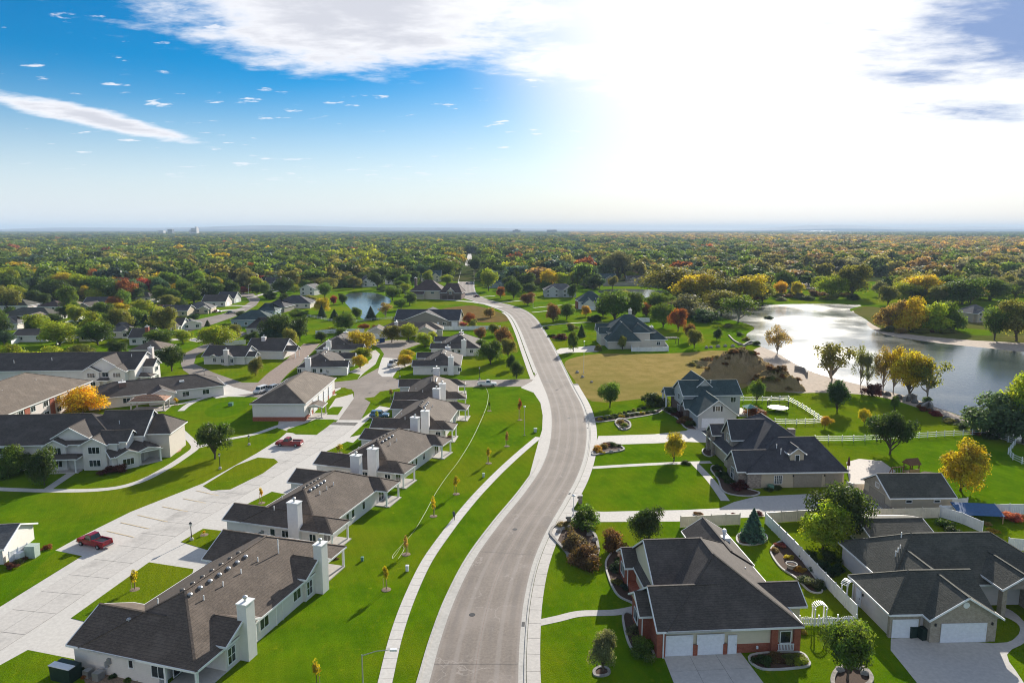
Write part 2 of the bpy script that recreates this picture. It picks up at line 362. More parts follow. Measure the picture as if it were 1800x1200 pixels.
t.out(t.mix(t.ramp(big, .35, .65), (.035, .055, .055), (.06, .085, .08)), t.ramp(t.noise(.03, 3), .3, .7, .07, .16), t.math('ADD', wv, t.math('MULTIPLY', wv2, .35)), .28, .14, .5)
def leafmat(name, instancer=False):
    t = NT(name)
    if instancer:
        a = t.n('ShaderNodeAttribute', attribute_type='INSTANCER', attribute_name='tint'); base = a.outputs['Color']
    else: base = t.n('ShaderNodeObjectInfo').outputs['Color']
    at_ = t.n('ShaderNodeAttribute', attribute_type='GEOMETRY', attribute_name='v'); v = at_.outputs['Fac']
    hs = t.n('ShaderNodeHueSaturation'); t.put(hs.inputs['Color'], base)
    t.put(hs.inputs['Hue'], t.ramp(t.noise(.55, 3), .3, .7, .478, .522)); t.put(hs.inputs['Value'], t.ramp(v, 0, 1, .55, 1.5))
    col = hs.outputs[0]
    d = t.n('ShaderNodeBsdfDiffuse'); t.put(d.inputs[0], col); tr = t.n('ShaderNodeBsdfTranslucent')
    t.put(tr.inputs[0], t.mix(1.0, col, (1.5, 1.35, .7), 'MULTIPLY'))
    g = t.n('ShaderNodeBsdfGlossy'); g.inputs['Roughness'].default_value = .45; t.put(g.inputs[0], (.5, .5, .5))
    m1 = t.n('ShaderNodeMixShader'); m1.inputs[0].default_value = .5 if instancer else .56; t.put(m1.inputs[1], d.outputs[0]); t.put(m1.inputs[2], tr.outputs[0])
    m2 = t.n('ShaderNodeMixShader'); m2.inputs[0].default_value = .035; t.put(m2.inputs[1], m1.outputs[0]); t.put(m2.inputs[2], g.outputs[0])
    o = t.n('ShaderNodeOutputMaterial'); t.put(o.inputs[0], m2.outputs[0])
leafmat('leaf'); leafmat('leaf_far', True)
# ------------------------------------------------------------------ ground, roads, water
PAVED = []
def sheet(name, P, z, mat, parent=None, kind='structure', thick=0.0):
    b = MB()
    if mat in ('asphalt', 'concrete', 'concrete_new', 'water', 'patio', 'sand'): PAVED.append([(p[0], p[1]) for p in P])
    P = [(p[0], p[1]) for p in P]
    ar = sum(P[i][0] * P[(i + 1) % len(P)][1] - P[(i + 1) % len(P)][0] * P[i][1] for i in range(len(P)))
    if ar < 0: P = P[::-1]
    if thick: b.prism(P, z - thick, z)
    else: b.add([(x, y, z) for x, y in P], [tuple(range(len(P)))])
    o = b.build(name, mat, parent)
    if kind and parent is None: o['kind'] = kind
    return o
def pp(*a): return [at(x, y) for x, y in a]
def strip(name, A, B, z, mat, parent=None):
    """ribbon between two lines of equal length"""
    b = MB(); n = len(A)
    if mat in ('asphalt_road', 'asphalt', 'concrete', 'concrete_new', 'soil_path'): PAVED.extend([[(p.x, p.y) for p in (A[i], A[i + 1], B[i + 1], B[i])] for i in range(n - 1)])
    b.add([(p.x, p.y, z) for p in A] + [(p.x, p.y, z) for p in B], [(i, i + 1, n + i + 1, n + i) for i in range(n - 1)])
    o = b.build(name, mat, parent)
    if parent is None: o['kind'] = 'structure'
    return o
def path(name, pts, w, z, mat, n=8):
    C = curve(pp(*pts), n); return strip(name, offset(C, w / 2), offset(C, -w / 2), z, mat)
def kerb(name, P, w=.3, h=.12, mat='concrete_kerb', side=1):
    A = P; B = offset(P, w * side); b = MB(); rings = [[(p.x, p.y, 0.0), (p.x, p.y, h), (q.x, q.y, h), (q.x, q.y, 0.0)] for p, q in zip(A, B)]
    b.loft(rings); o = b.build(name, mat); o['kind'] = 'structure'; return o

# one sheet to the horizon
b = MB(); n = 96; ring = [(70000 * math.cos(2 * math.pi * i / n), 70000 * math.sin(2 * math.pi * i / n), 0) for i in range(n)]
b.add(ring, [tuple(range(n))]); b.build('ground', 'lawn')['kind'] = 'structure'
# land beyond the streets
def far_sheet(name, y0, y1, mat, z):
    return sheet(name, [(-1.7 * y0 - 300, y0), (1.7 * y0 + 300, y0), (1.5 * y1 + 300, y1), (-1.5 * y1 - 300, y1)], z, mat)
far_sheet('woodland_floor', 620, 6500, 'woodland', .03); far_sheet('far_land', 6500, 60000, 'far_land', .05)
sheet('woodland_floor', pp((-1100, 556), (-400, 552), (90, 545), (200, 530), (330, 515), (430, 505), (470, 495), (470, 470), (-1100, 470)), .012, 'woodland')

# main road: pairs of asphalt edges from the bottom of the picture to the wood
ROAD_L = [(722, 1330), (738, 1260), (757, 1190), (776, 1120), (801, 1050), (836, 980), (880, 918), (925, 862), (955, 815), (968, 770), (969, 725), (960, 690), (945, 655), (930, 618), (917, 585), (905, 562), (893, 550), (872, 541), (848, 533), (828, 527), (811, 521), (805, 513), (806, 503), (809, 490), (812, 477), (817, 466)]
ROAD_R = [(915, 1330), (913, 1260), (911, 1190), (914, 1120), (922, 1050), (938, 985), (962, 930), (990, 882), (1014, 838), (1028, 795), (1031, 752), (1023, 715), (1005, 680), (988, 645), (972, 612), (955, 582), (940, 560), (922, 546), (898, 537), (873, 531), (852, 525), (838, 518), (833, 508), (832, 494), (832, 480), (832, 466)]
RL = curve(pp(*ROAD_L), 6); RR = curve(pp(*ROAD_R), 6)
strip('gutter', offset(RL, -1.0), offset(RR, .6), .014, 'concrete_kerb')
road = strip('road', RL, RR, .022, 'asphalt_road')
uv = road.data.uv_layers.new(name='UVMap'); nr = len(RL)
for lp in road.data.loops: uv.data[lp.index].uv = (0.0 if lp.vertex_index < nr else 1.0, (lp.vertex_index % nr) / nr)
# paved centre joints of the road, slightly lighter sealant
MIDL = [a.lerp(b, .5) for a, b in zip(RL, RR)]
for f in (.5,):
    C = [a.lerp(b, f) for a, b in zip(RL, RR)][8:100]
    strip('road_joint', offset(C, .03), offset(C, -.03), .027, 'soil_path')
for k in (14, 31, 52, 70):
    a, b_ = RL[k], RR[k + rnd.choice((0, 0, 1))]; d = (b_ - a).normalized(); s = Vector((-d.y, d.x, 0)) * .03
    strip('road_joint', [a + s, b_ + s], [a - s, b_ - s], .030, 'rock_dark')
kerb('kerb', offset(RL, -1.0)[:50], side=-1); kerb('kerb', offset(RL, -1.0)[72:], side=-1); kerb('kerb', offset(RR, .6), .2, side=1)
sheet('far_road', [at(817, 467), at(832, 467), at(828, 445), at(823, 445)], .06, 'concrete')

# sidewalks: a bed with single slabs
def slabs(name, C, w, step, z, mat, gap=.05, h=.05):
    bed = strip(name, offset(C, w / 2), offset(C, -w / 2), z - .03, 'rock_dark'); Q = resample(C, step)
    A, B = offset(Q, w / 2), offset(Q, -w / 2)
    for i in range(len(Q) - 1):
        a, b_, c, d = A[i], A[i + 1], B[i + 1], B[i]; m = (a + b_ + c + d) / 4; k = 1 - gap / step
        dz = rnd.uniform(-.004, .004)
        bb = MB(); bb.prism([tuple((p - m) * k)[:2] for p in (d, c, b_, a)], z - h, z + dz); bb.build('slab', mat, bed, (m.x, m.y, 0))
    return bed
SWL = curve(pp((664, 1300), (670, 1235), (680, 1185), (697, 1115), (720, 1050), (751, 985), (788, 932), (812, 901), (842, 866), (880, 827), (915, 795), (947, 768)), 8)
slabs('sidewalk', SWL, 1.5, 1.75, .06, 'concrete_new')
SWR = offset(RR, 1.56)
slabs('sidewalk', SWR[:74], 1.45, 3.0, .065, 'concrete', .06)
SW2 = offset(RL, -2.3)
sheet('pavement', pp((947, 774), (953, 755), (954, 730), (950, 708), (938, 690), (915, 681), (935, 670), (945, 655), (960, 690), (969, 725), (968, 770), (957, 808), (940, 838), (930, 838)), .018, 'concrete'); slabs('sidewalk', SW2[70:98], 1.5, 3.0, .062, 'concrete')

# side street, cul-de-sac and the left hand streets
def street(name, L, Rr, n=6, z=.016, k=True):
    A, B = curve(pp(*L), n), curve(pp(*Rr), n); o = strip(name, A, B, z, 'asphalt')
    if k: kerb('kerb', A, .35, .1, side=-1); kerb('kerb', B, .35, .1, side=1)
    return o
sheet('street', pp((962, 690), (935, 679), (830, 680), (706, 682), (668, 688), (655, 700), (634, 738), (595, 738), (622, 700), (622, 688), (606, 681), (560, 683), (470, 700), (410, 694), (365, 680), (322, 650), (318, 640), (340, 638), (376, 655), (425, 672), (470, 672), (582, 672), (628, 667), (640, 660), (668, 645), (700, 648), (690, 664), (705, 667), (820, 668), (930, 666), (945, 655)), .017, 'asphalt')
sheet('street', pp((318, 640), (322, 622), (352, 608), (395, 594), (420, 582), (436, 585), (412, 598), (368, 612), (345, 625), (341, 639)), .0165, 'asphalt')
sheet('street', pp((310, 578), (345, 562), (390, 552), (425, 540), (440, 530), (432, 522), (400, 517), (405, 512), (445, 516), (458, 526), (450, 537), (425, 552), (380, 568), (335, 582)), .016, 'asphalt')
sheet('street', pp((663, 652), (668, 640), (675, 622), (668, 612), (655, 606), (658, 600), (690, 597), (725, 598), (740, 604), (722, 610), (706, 616), (700, 632), (698, 650)), .0175, 'asphalt')
sheet('pavement', pp((628, 667), (640, 655), (660, 640), (668, 622), (660, 615), (640, 620), (655, 628), (640, 642), (612, 654), (634, 658)), .013, 'concrete')
sheet('pavement', pp((664, 655), (668, 640), (672, 628), (698, 630), (698, 652), (690, 662), (672, 662)), .021, 'concrete_new')
sheet('pavement', pp((690, 664), (690, 655), (706, 648), (724, 640), (724, 632), (712, 636), (699, 640), (684, 655)), .024, 'concrete')
# private concrete drive past the row of houses
sheet('driveway', pp((-160, 1170), (0, 1066), (144, 977), (97, 967), (135, 946), (230, 899), (357, 849), (450, 797), (490, 772), (504, 760), (560, 764), (596, 737), (634, 737), (700, 690), (706, 700), (640, 760), (575, 820), (470, 905), (360, 1000), (262, 1090), (130, 1190), (20, 1290), (-240, 1290)), .010, 'concrete_new')
sheet('driveway', pp((490, 740), (545, 735), (560, 728), (575, 722), (590, 700), (620, 692), (622, 700), (596, 738), (556, 736), (504, 757), (488, 752)), .0115, 'concrete')
sheet('driveway', pp((360, 680), (400, 676), (470, 700), (560, 684), (600, 681), (590, 695), (500, 697), (380, 697)), .0125, 'concrete_new')
# slabs of the drive's lane
LANE = curve(pp((-60, 1150), (60, 1075), (160, 1010), (260, 950), (350, 897), (440, 846), (520, 800), (580, 764), (608, 742)), 8)
def lane_slabs():
    bed = strip('drive_lane', offset(LANE, 3.0), offset(LANE, -3.0), .02, 'rock_dark')
    Q = resample(LANE, 4.4)
    for s in (-1, 1):
        A, B = offset(Q, 3.0 * s), offset(Q, .0)
        for i in range(len(Q) - 1):
            q = [A[i], A[i + 1], B[i + 1], B[i]]; m = sum(q, Vector()) / 4
            if s > 0: q = q[::-1]
            MB().prism([tuple((p - m) * .985)[:2] for p in q], .0, .033 + rnd.uniform(-.003, .003)).build('slab', 'concrete_lane', bed, (m.x, m.y, 0))
lane_slabs()
def bed(name, pts, z=.1, mat='lawn', smooth=0, edge='concrete_kerb', label=None):
    P = curve(pp(*pts), 6, True) if smooth else pp(*pts)
    o = sheet(name, P, z, mat, thick=z)
    if label: tag(o, label)
    return o
# lawn islands standing in the concrete
for a in ([(357, 854), (415, 818), (453, 804), (482, 806), (489, 812), (462, 832), (405, 860), (372, 862)], [(125, 1086), (262, 988), (340, 1000), (330, 1040), (200, 1105)], [(-20, 1180), (49, 1142), (130, 1158), (150, 1200), (150, 1290), (-60, 1290)],
          [(318, 952), (357, 929), (420, 936), (420, 970), (370, 968)], [(430, 888), (478, 864), (520, 872), (500, 900), (440, 900)], [(560, 800), (610, 776), (640, 782), (600, 800)], [(504, 755), (557, 737), (588, 737), (557, 764), (520, 763)],
          [(562, 728), (585, 715), (603, 715), (594, 729)], [(586, 690), (600, 683), (618, 684), (622, 690), (612, 693), (588, 692)], [(640, 700), (676, 695), (690, 690), (708, 690), (708, 720), (660, 712)], [(615, 768), (650, 735), (690, 742), (650, 760)],
          [(0, 1060), (97, 969), (144, 977), (0, 1064)]):
    bed('lawn_island', a, .05)
sheet('lawn_edge', pp((-200, 1190), (0, 1066), (144, 977), (97, 967), (-200, 1110)), .03, 'lawn_dark')
# garden paths on the left
path('footpath', [(-30, 858), (80, 862), (180, 860), (240, 848), (290, 824), (330, 798), (343, 786), (336, 774), (318, 757)], 1.6, .022, 'concrete_new')
path('footpath', [(82, 861), (110, 842), (140, 822)], 1.6, .026, 'concrete')
path('footpath', [(340, 788), (400, 772), (450, 762), (500, 745), (540, 737)], 1.5, .024, 'concrete_new')
path('footpath', [(318, 722), (330, 712), (350, 702), (380, 694)], 1.6, .023, 'concrete_new'); path('footpath', [(286, 714), (320, 709), (345, 703)], 1.4, .027, 'concrete_new')
sheet('brick_path', curve(pp((282, 800), (300, 798), (318, 792), (316, 782), (300, 788), (290, 793)), 4, True), .028, 'terracotta')
sheet('parking_pad', pp((360, 660), (385, 668), (410, 680), (450, 690), (380, 700), (340, 680)), .021, 'concrete_new')
# right hand drives and walks
sheet('driveway', pp((1050, 772), (1052, 766), (1150, 763), (1205, 757), (1225, 748), (1300, 752), (1320, 800), (1250, 778), (1200, 776), (1150, 779), (1048, 782)), .020, 'concrete')
sheet('driveway', pp((980, 900), (1000, 896), (1060, 899), (1200, 896), (1265, 893), (1290, 882), (1330, 872), (1420, 868), (1500, 872), (1535, 870), (1600, 905), (1450, 908), (1350, 907), (1200, 916), (1050, 917), (975, 914)), .020, 'concrete')
sheet('driveway', pp((1488, 812), (1510, 806), (1550, 810), (1575, 828), (1555, 840), (1540, 872), (1495, 862)), .021, 'patio')
sheet('driveway', curve(pp((1566, 1122), (1745, 1130), (1785, 1120), (1792, 1100), (1770, 1085), (1748, 1080), (1768, 1068), (1800, 1092), (1806, 1125), (1770, 1150), (1800, 1200), (1860, 1320), (1680, 1320), (1620, 1210)), 3, True), .020, 'concrete')
sheet('driveway', pp((970, 620), (985, 612), (1005, 611), (1045, 607), (1052, 612), (1052, 618), (1000, 620), (985, 622)), .02, 'concrete')
path('footpath', [(1036, 822), (1100, 818), (1180, 814), (1250, 812)], 1.4, .024, 'concrete'); path('footpath', [(1222, 815), (1250, 845), (1275, 880)], 1.5, .028, 'concrete')
path('footpath', [(938, 1096), (980, 1087), (1020, 1078), (1080, 1076), (1118, 1069)], 1.3, .024, 'concrete')
path('footpath', [(938, 541), (990, 536), (1030, 535)], 1.5, .02, 'concrete'); path('footpath', [(935, 549), (970, 546), (1030, 543)], 1.5, .022, 'concrete'); path('footpath', [(952, 573), (1000, 568), (1060, 565)], 1.6, .02, 'concrete')
path('footpath', [(880, 540), (840, 532), (790, 527), (750, 525)], 4.0, .024, 'concrete'); path('footpath', [(835, 522), (870, 520)], 2.5, .02, 'concrete'); path('footpath', [(865, 533), (920, 528)], 2.0, .02, 'concrete')
path('dirt_track', [(455, 690), (470, 675), (490, 655), (510, 640), (530, 622), (548, 604)], 6.5, .02, 'soil_path')
path('footpath', [(430, 544), (400, 545), (375, 549)], 5, .022, 'concrete'); path('footpath', [(440, 538), (410, 537), (392, 538)], 4, .023, 'concrete'); path('footpath', [(360, 600), (335, 596), (300, 597)], 6, .024, 'concrete')
path('footpath', [(440, 523), (480, 513), (520, 508)], 4, .023, 'concrete')
# fields, shore and lawns
sheet('field', curve(pp((992, 640), (1010, 628), (1060, 621), (1120, 622), (1200, 620), (1270, 616), (1330, 630), (1345, 660), (1280, 690), (1200, 690), (1130, 700), (1040, 705), (1010, 668)), 3, True), .008, 'field')
sheet('brown_lot', curve(pp((770, 545), (820, 537), (850, 540), (885, 552), (895, 562), (880, 566), (835, 566), (800, 560)), 3, True), .008, 'brown_lot')
sheet('sandy_bank', curve(pp((1290, 640), (1330, 612), (1352, 610), (1380, 628), (1440, 652), (1490, 670), (1545, 683), (1600, 698), (1640, 714), (1690, 732), (1760, 762), (1850, 800), (1830, 790), (1760, 770), (1690, 742), (1630, 722), (1560, 700), (1500, 692), (1440, 690), (1390, 690), (1330, 680), (1290, 660)), 3, True), .010, 'sand')
sheet('spit_grass', curve(pp((1500, 546), (1530, 538), (1600, 550), (1720, 560), (1850, 565), (1850, 600), (1750, 600), (1660, 594), (1590, 586), (1545, 576), (1520, 560)), 3, True), .018, 'lawn_dry')
sheet('sandy_bank', curve(pp((1490, 552), (1505, 545), (1530, 545), (1600, 565), (1720, 590), (1850, 596), (1850, 628), (1750, 620), (1660, 609), (1575, 597), (1530, 585), (1515, 568)), 3, True), .010, 'sand')
sheet('shore_lawn', pp((1672, 575), (1740, 580), (1745, 590), (1700, 588), (1670, 580)), .022, 'lawn'); sheet('shore_lawn', pp((1510, 504), (1565, 512), (1560, 521), (1508, 517)), .035, 'lawn'); sheet('shore_lawn', pp((1370, 489), (1440, 490), (1440, 496), (1375, 495)), .035, 'lawn')
sheet('ploughed_strip', pp((1375, 498), (1435, 497), (1440, 508), (1370, 508)), .036, 'soil_path')
sheet('scrub_land', pp((1380, 478), (1500, 470), (1900, 500), (1900, 470), (1700, 445), (1400, 455), (1300, 470)), .042, 'scrub')
def water(name, pts, z=.016):
    return sheet(name, curve(pp(*pts), 4, True), z, 'water')
water('lake', [(1392, 636), (1432, 655), (1490, 671), (1545, 684), (1600, 698), (1640, 714), (1690, 731), (1750, 757), (1830, 785), (2100, 800), (2100, 640), (1850, 623), (1750, 613), (1660, 604), (1575, 592), (1540, 582), (1523, 569), (1528, 563), (1502, 550), (1494, 543), (1512, 536), (1430, 534), (1330, 536), (1250, 539), (1232, 545), (1240, 553), (1275, 560), (1302, 566), (1326, 576), (1312, 588), (1322, 602), (1348, 613), (1375, 626)])
water('lake_arm', [(1050, 512), (1085, 508), (1140, 509), (1170, 513), (1130, 524), (1085, 522)], .03)
water('pond', [(612, 516), (640, 514), (664, 516), (686, 525), (684, 534), (668, 546), (655, 558), (640, 561), (626, 552), (612, 538), (604, 526)])
b = MB()
for P in (curve(pp((1060, 503), (1130, 503), (1160, 507)), 6), curve(pp((1055, 500), (1110, 499), (1160, 501)), 6)):
    b.loft([[(p.x, p.y, 0), (p.x, p.y, 1.4), (p.x, p.y + 1, 1.4), (p.x, p.y + 1, 0)] for p in P])
o = b.build('retaining_wall', 'block_wall'); tag(o, 'long low grey retaining wall along the far bank of the lake arm', 'wall')
# hills on the skyline
def hills(name, dist, x0, x1, hmax, seed, base=0.0):
    r = random.Random(seed); ph = [(r.uniform(.5, 3), r.uniform(0, 6.28), r.uniform(.3, 1)) for _ in range(6)]; b = MB(); rings = []
    m = 90
    for i in range(m + 1):
        t = i / m; x = x0 + (x1 - x0) * t
        h = base + hmax * max(.06, .55 + sum(a * math.sin(f * t * 9 + p) for f, p, a in ph) / 7) * math.sin(math.pi * min(1, max(0, t))) ** .45
        rings.append([(x, dist - 1800, -2), (x, dist - 900, h * .45), (x, dist, h), (x, dist + 1500, h * .5), (x, dist + 2600, -2)])
    b.loft(rings, False); o = b.build(name, 'hills', smooth=True); o['kind'] = 'structure'
hills('hills', 15500, -13500, 3500, 150, 3); hills('hills', 17500, 3500, 16000, 140, 11, 8); hills('hills', 21000, -17000, 17000, 120, 5)

# round lawn hollow and the heap of earth
def mound(name, px, py, rx, ry, h, mat, seed):
    c = at(px, py); r = random.Random(seed); b = MB(); n, m = 56, 20; vs = []; fs = []
    ph = [(r.randint(1, 6), r.uniform(0, 6.28), r.uniform(.03, .12)) for _ in range(6)]
    for i in range(m + 1):
        t = i / m
        for k in range(n):
            a = 2 * math.pi * k / n; w = 1 + sum(q * math.sin(f * a + p) for f, p, q in ph)
            rr = t * w; z = h * max(0, 1 - t * t) ** .95 + (r.uniform(-.16, .13) * h * (1 - t * .5) if 0 < t < 1 else 0)
            vs.append((rx * rr * math.cos(a), ry * rr * math.sin(a), z - .02 if t < 1 else -.1))
    fs = [(i * n + k, (i + 1) * n + k, (i + 1) * n + (k + 1) % n, i * n + (k + 1) % n) for i in range(m) for k in range(n)]
    b.add(vs, fs); return b.build(name, mat, None, c, smooth=True)
for a in (('earth_mound', 1296, 664, 10.5, 9, 8.5, 'scrub', 4), ('earth_mound', 1362, 680, 7.5, 6, 5.0, 'scrub', 5), ('earth_mound', 1335, 660, 8, 6, 3.5, 'soil_path', 15), ('earth_mound', 1255, 640, 8, 5, 1.6, 'scrub', 8)): mound(*a)['kind'] = 'structure'
sheet('lawn_hollow', curve(pp((360, 722), (385, 708), (420, 705), (440, 708), (425, 722), (395, 733), (368, 732)), 5, True), .012, 'lawn_dark')
# ------------------------------------------------------------------ building kit
CACHE = {}
def cached(key, fn):
    if key not in CACHE: CACHE[key] = fn()
    return CACHE[key]
def m_window(w, h, nx, ny, frame):
    f = .09; b = MB()
    b.box(-w / 2 - f, w / 2 + f, -.07, .02, h / 2, h / 2 + f).box(-w / 2 - f, w / 2 + f, -.10, .02, -h / 2 - f, -h / 2).box(-w / 2 - f, -w / 2, -.069, .02, -h / 2, h / 2).box(w / 2, w / 2 + f, -.069, .02, -h / 2, h / 2)
    for i in range(1, nx): x = -w / 2 + w * i / nx; b.box(x - .03, x + .03, -.05, .01, -h / 2, h / 2)
    for i in range(1, ny): z = -h / 2 + h * i / ny; b.box(-w / 2, w / 2, -.045, .01, z - .025, z + .025)
    return b.mesh('window', frame)
def m_garage(w, h, mat, nx):
    b = MB(); rows = 4; b.box(-w / 2 - .12, -w / 2, -.05, .02, 0, h + .12).box(w / 2, w / 2 + .12, -.05, .02, 0, h + .12).box(-w / 2, w / 2, -.049, .02, h, h + .12)
    b.box(-w / 2, w / 2, -.005, .02, 0, h)
    for r in range(rows):
        z0 = h * r / rows + .02; z1 = h * (r + 1) / rows - .02; b.box(-w / 2 + .01, w / 2 - .01, -.03, 0, z0, z1)
        for k in range(nx):
            x0 = -w / 2 + w * k / nx + .12; x1 = -w / 2 + w * (k + 1) / nx - .12; b.box(x0, x1, -.045, -.03, z0 + .09, z1 - .09)
    return b.mesh('garage_door', mat)
HOUSES = []
SIDE = {'S': 0.0, 'E': R(90), 'N': R(180), 'W': R(-90)}
class House:
    def __init__(s, name, loc, deg, label=None, cat='house', group=None, wall='siding_white', roof='shingle_brown', trim='trim'):
        s.o = empty(name, (loc[0], loc[1], 0), R(deg)); tag(s.o, label, cat, group); s.wall = wall; s.roofm = roof; s.trim = trim; s.k = 0
        s.loc = Vector((loc[0], loc[1], 0)); s.deg = deg; s.ext = [1e9, -1e9, 1e9, -1e9]; HOUSES.append(s)
    def block(s, x0, x1, y0, y1, z1, mat=None, z0=-.05, oh=.45, name='wall'):
        s.k += 1; e = .004 * s.k; s.ext = [min(s.ext[0], x0), max(s.ext[1], x1), min(s.ext[2], y0), max(s.ext[3], y1)]
        return MB().box(x0 + oh + e, x1 - oh - e, y0 + oh + e, y1 - oh - e, z0, z1).build(name, mat or s.wall, s.o)
    def band(s, x0, x1, y0, y1, z1, mat, oh=.45, z0=-.04):        # low facing of brick or stone, proud of the wall
        s.k += 1; e = .06 + .004 * s.k * .3
        return MB().box(x0 + oh - e, x1 - oh + e, y0 + oh - e, y1 - oh + e, z0, z1).build('wall_facing', mat, s.o)
    def roof(s, x0, x1, y0, y1, ze, slope, axis='x', ends='hh', runs=(None, None), mat=None, wall=None, gy=.4, name='roof', walls=False, oh=.45, fascia=True, drop=.2):
        s.k += 1; ze = ze + .003 * s.k
        sw = axis == 'y'
        if sw: x0, x1, y0, y1 = y0, y1, x0, x1
        T = (lambda x, y, z: (y, x, z)) if sw else (lambda x, y, z: (x, y, z))
        half = (y1 - y0) / 2; ym = (y0 + y1) / 2; zr = ze + slope * half
        oa, ob = ends[0] == 'o', ends[1] == 'o'
        ra = (runs[0] if runs[0] is not None else half) if ends[0] == 'h' else 0; rb = (runs[1] if runs[1] is not None else half) if ends[1] == 'h' else 0
        a = (x0, y0, ze); b = (x1, y0, ze); c = (x1, y1, ze); d = (x0, y1, ze); r0 = (x0 + ra, ym, zr); r1 = (x1 - rb, ym, zr)
        flat = abs(r1[0] - r0[0]) < 1e-4
        faces = [[a, b, r1, r0] if not flat else [a, b, r0], [c, d, r0, r1] if not flat else [c, d, r0]]
        if ra: faces.append([d, a, r0])
        if rb: faces.append([b, c, r1])
        m = MB(); th = .1
        for f in faces:
            f = [T(*p) for p in f]
            if sw: f = f[::-1]
            n = len(f); m.add(f + [(p[0], p[1], p[2] - th) for p in f], [tuple(range(n)), tuple(range(2 * n - 1, n - 1, -1))] + [(i, n + i, n + (i + 1) % n, (i + 1) % n) for i in range(n)])
        ro = m.build(name, mat or s.roofm, s.o)
        cap = MB()
        def cb(p, q):
            p, q = Vector(T(*p)), Vector(T(*q)); cap.beam(p + Vector((0, 0, .02)), q + Vector((0, 0, .02)), .26, .07)
        if not flat: cb(r0, r1)
        if ra: cb(a, r0); cb(d, r0)
        if rb: cb(b, r1); cb(c, r1)
        if cap.v: cap.build('ridge_cap', mat or s.roofm, ro)
        if fascia:
            t = MB(); w = .05
            def fl(p, q, nx, ny):
                P = [T(p[0], p[1], p[2]), T(q[0], q[1], q[2])]; nn = T(nx, ny, 0)
                vs = []
                for u in P:
                    for k, zz in ((-.06, .015), (w, .015), (w, -drop), (-.06, -drop)): vs.append((u[0] + nn[0] * k, u[1] + nn[1] * k, u[2] + zz))
                t.add(vs, [(0, 1, 2, 3), (7, 6, 5, 4)] + [(i, 4 + i, 4 + (i + 1) % 4, (i + 1) % 4) for i in range(4)])
            fl(a, b, 0, -1); fl(d, c, 0, 1)
            if ra: fl(a, d, -1, 0)
            elif not oa: fl(a, r0, -1, 0); fl(d, r0, -1, 0)
            if rb: fl(b, c, 1, 0)
            elif not ob: fl(b, r1, 1, 0); fl(c, r1, 1, 0)
            t.build('fascia', s.trim, ro)
        for e, x, sg in (('a', x0, 1), ('b', x1, -1)):
            if ends[0 if e == 'a' else 1] == 'g':
                xi = x + gy * sg; xj = xi + .12 * sg; hh = half - .12; g = MB()
                tri = [(y0 + .12, ze - .16), (y1 - .12, ze - .16), (ym, zr - .22)]
                vs = [T(xi, y, z) for y, z in tri] + [T(xj, y, z) for y, z in tri]
                g.add(vs, [(0, 1, 2), (5, 4, 3), (0, 3, 4, 1), (1, 4, 5, 2), (2, 5, 3, 0)]); g.build('gable', wall or s.wall, s.o)
        # level soffit closes the eaves
        if walls: s.block(*( (y0, y1, x0, x1) if sw else (x0, x1, y0, y1)), ze - .02, wall, oh=oh)
        return ro
    def win(s, side, x, y, z, w=1.2, h=1.2, nx=2, ny=1, frame='trim'):
        o = obj('window', cached(('w', w, h, nx, ny, frame), lambda: m_window(w, h, nx, ny, frame)), s.o, (x, y, z), SIDE[side] if isinstance(side, str) else side)
        obj('pane', cached(('p', w, h), lambda: MB().box(-w / 2, w / 2, -.025, .0, -h / 2, h / 2).mesh('pane', 'glass')), o); return o
    def garage(s, side, x, y, w=4.8, h=2.15, mat='door_white', nx=4):
        return obj('garage_door', cached(('g', w, h, mat, nx), lambda: m_garage(w, h, mat, nx)), s.o, (x, y, 0.02), SIDE[side] if isinstance(side, str) else side)
    def door(s, side, x, y, mat='door_white', w=.95, h=2.1):
        o = obj('door', cached(('d', w, h, mat), lambda: MB().box(-w / 2, w / 2, -.06, .02, 0, h).box(-w / 2 + .12, w / 2 - .12, -.075, -.06, 1.15, h - .15).box(-w / 2 + .12, w / 2 - .12, -.075, -.06, .15, .95).mesh('door', mat)), s.o, (x, y, .03), SIDE[side])
        obj('handle', cached('dh', lambda: MB().box(.36, .41, -.12, -.05, .98, 1.1).mesh('handle', 'metal_dark')), o)
    def chimney(s, x, y, w, d, h, mat='siding_pink', pots=1):
        o = MB().box(x - w / 2, x + w / 2, y - d / 2, y + d / 2, -.03, h).build('chimney', mat, s.o)
        MB().box(x - w / 2 - .08, x + w / 2 + .08, y - d / 2 - .08, y + d / 2 + .08, h, h + .12).build('chimney_cap', 'trim', o)
        MB().lathe([(.16, h + .12), (.16, h + .5), (.26, h + .5), (.26, h + .62), (.12, h + .75)], 8, (x, y, 0)).build('flue', 'galvanised', o)
    def vent(s, x, y, z, h=.5, mat='trim'):
        MB().tube([(x, y, z - .3), (x, y, z + h)], .07, 6).build('vent_pipe', mat, s.o)
    def louver(s, x, y, z):
        MB().box(x - .2, x + .2, y - .2, y + .2, z - .3, z + .12).lathe([(.24, z + .1), (.28, z + .13), (.16, z + .24)], 8, (x, y, 0)).build('roof_vent', 'vent_dark' if s.k % 2 else 'metal_grey', s.o); s.k += 1
    def post(s, x, y, h, w=.2, mat='trim'):
        MB().box(x - w / 2, x + w / 2, y - w / 2, y + w / 2, 0, h).build('post', mat, s.o)
    def slab(s, x0, x1, y0, y1, h=.15, mat='concrete', name='porch_floor'):
        MB().box(x0, x1, y0, y1, 0, h).build(name, mat, s.o)
    def part(s, name, mb, mat, smooth=False): return mb.build(name, mat, s.o, smooth=smooth)
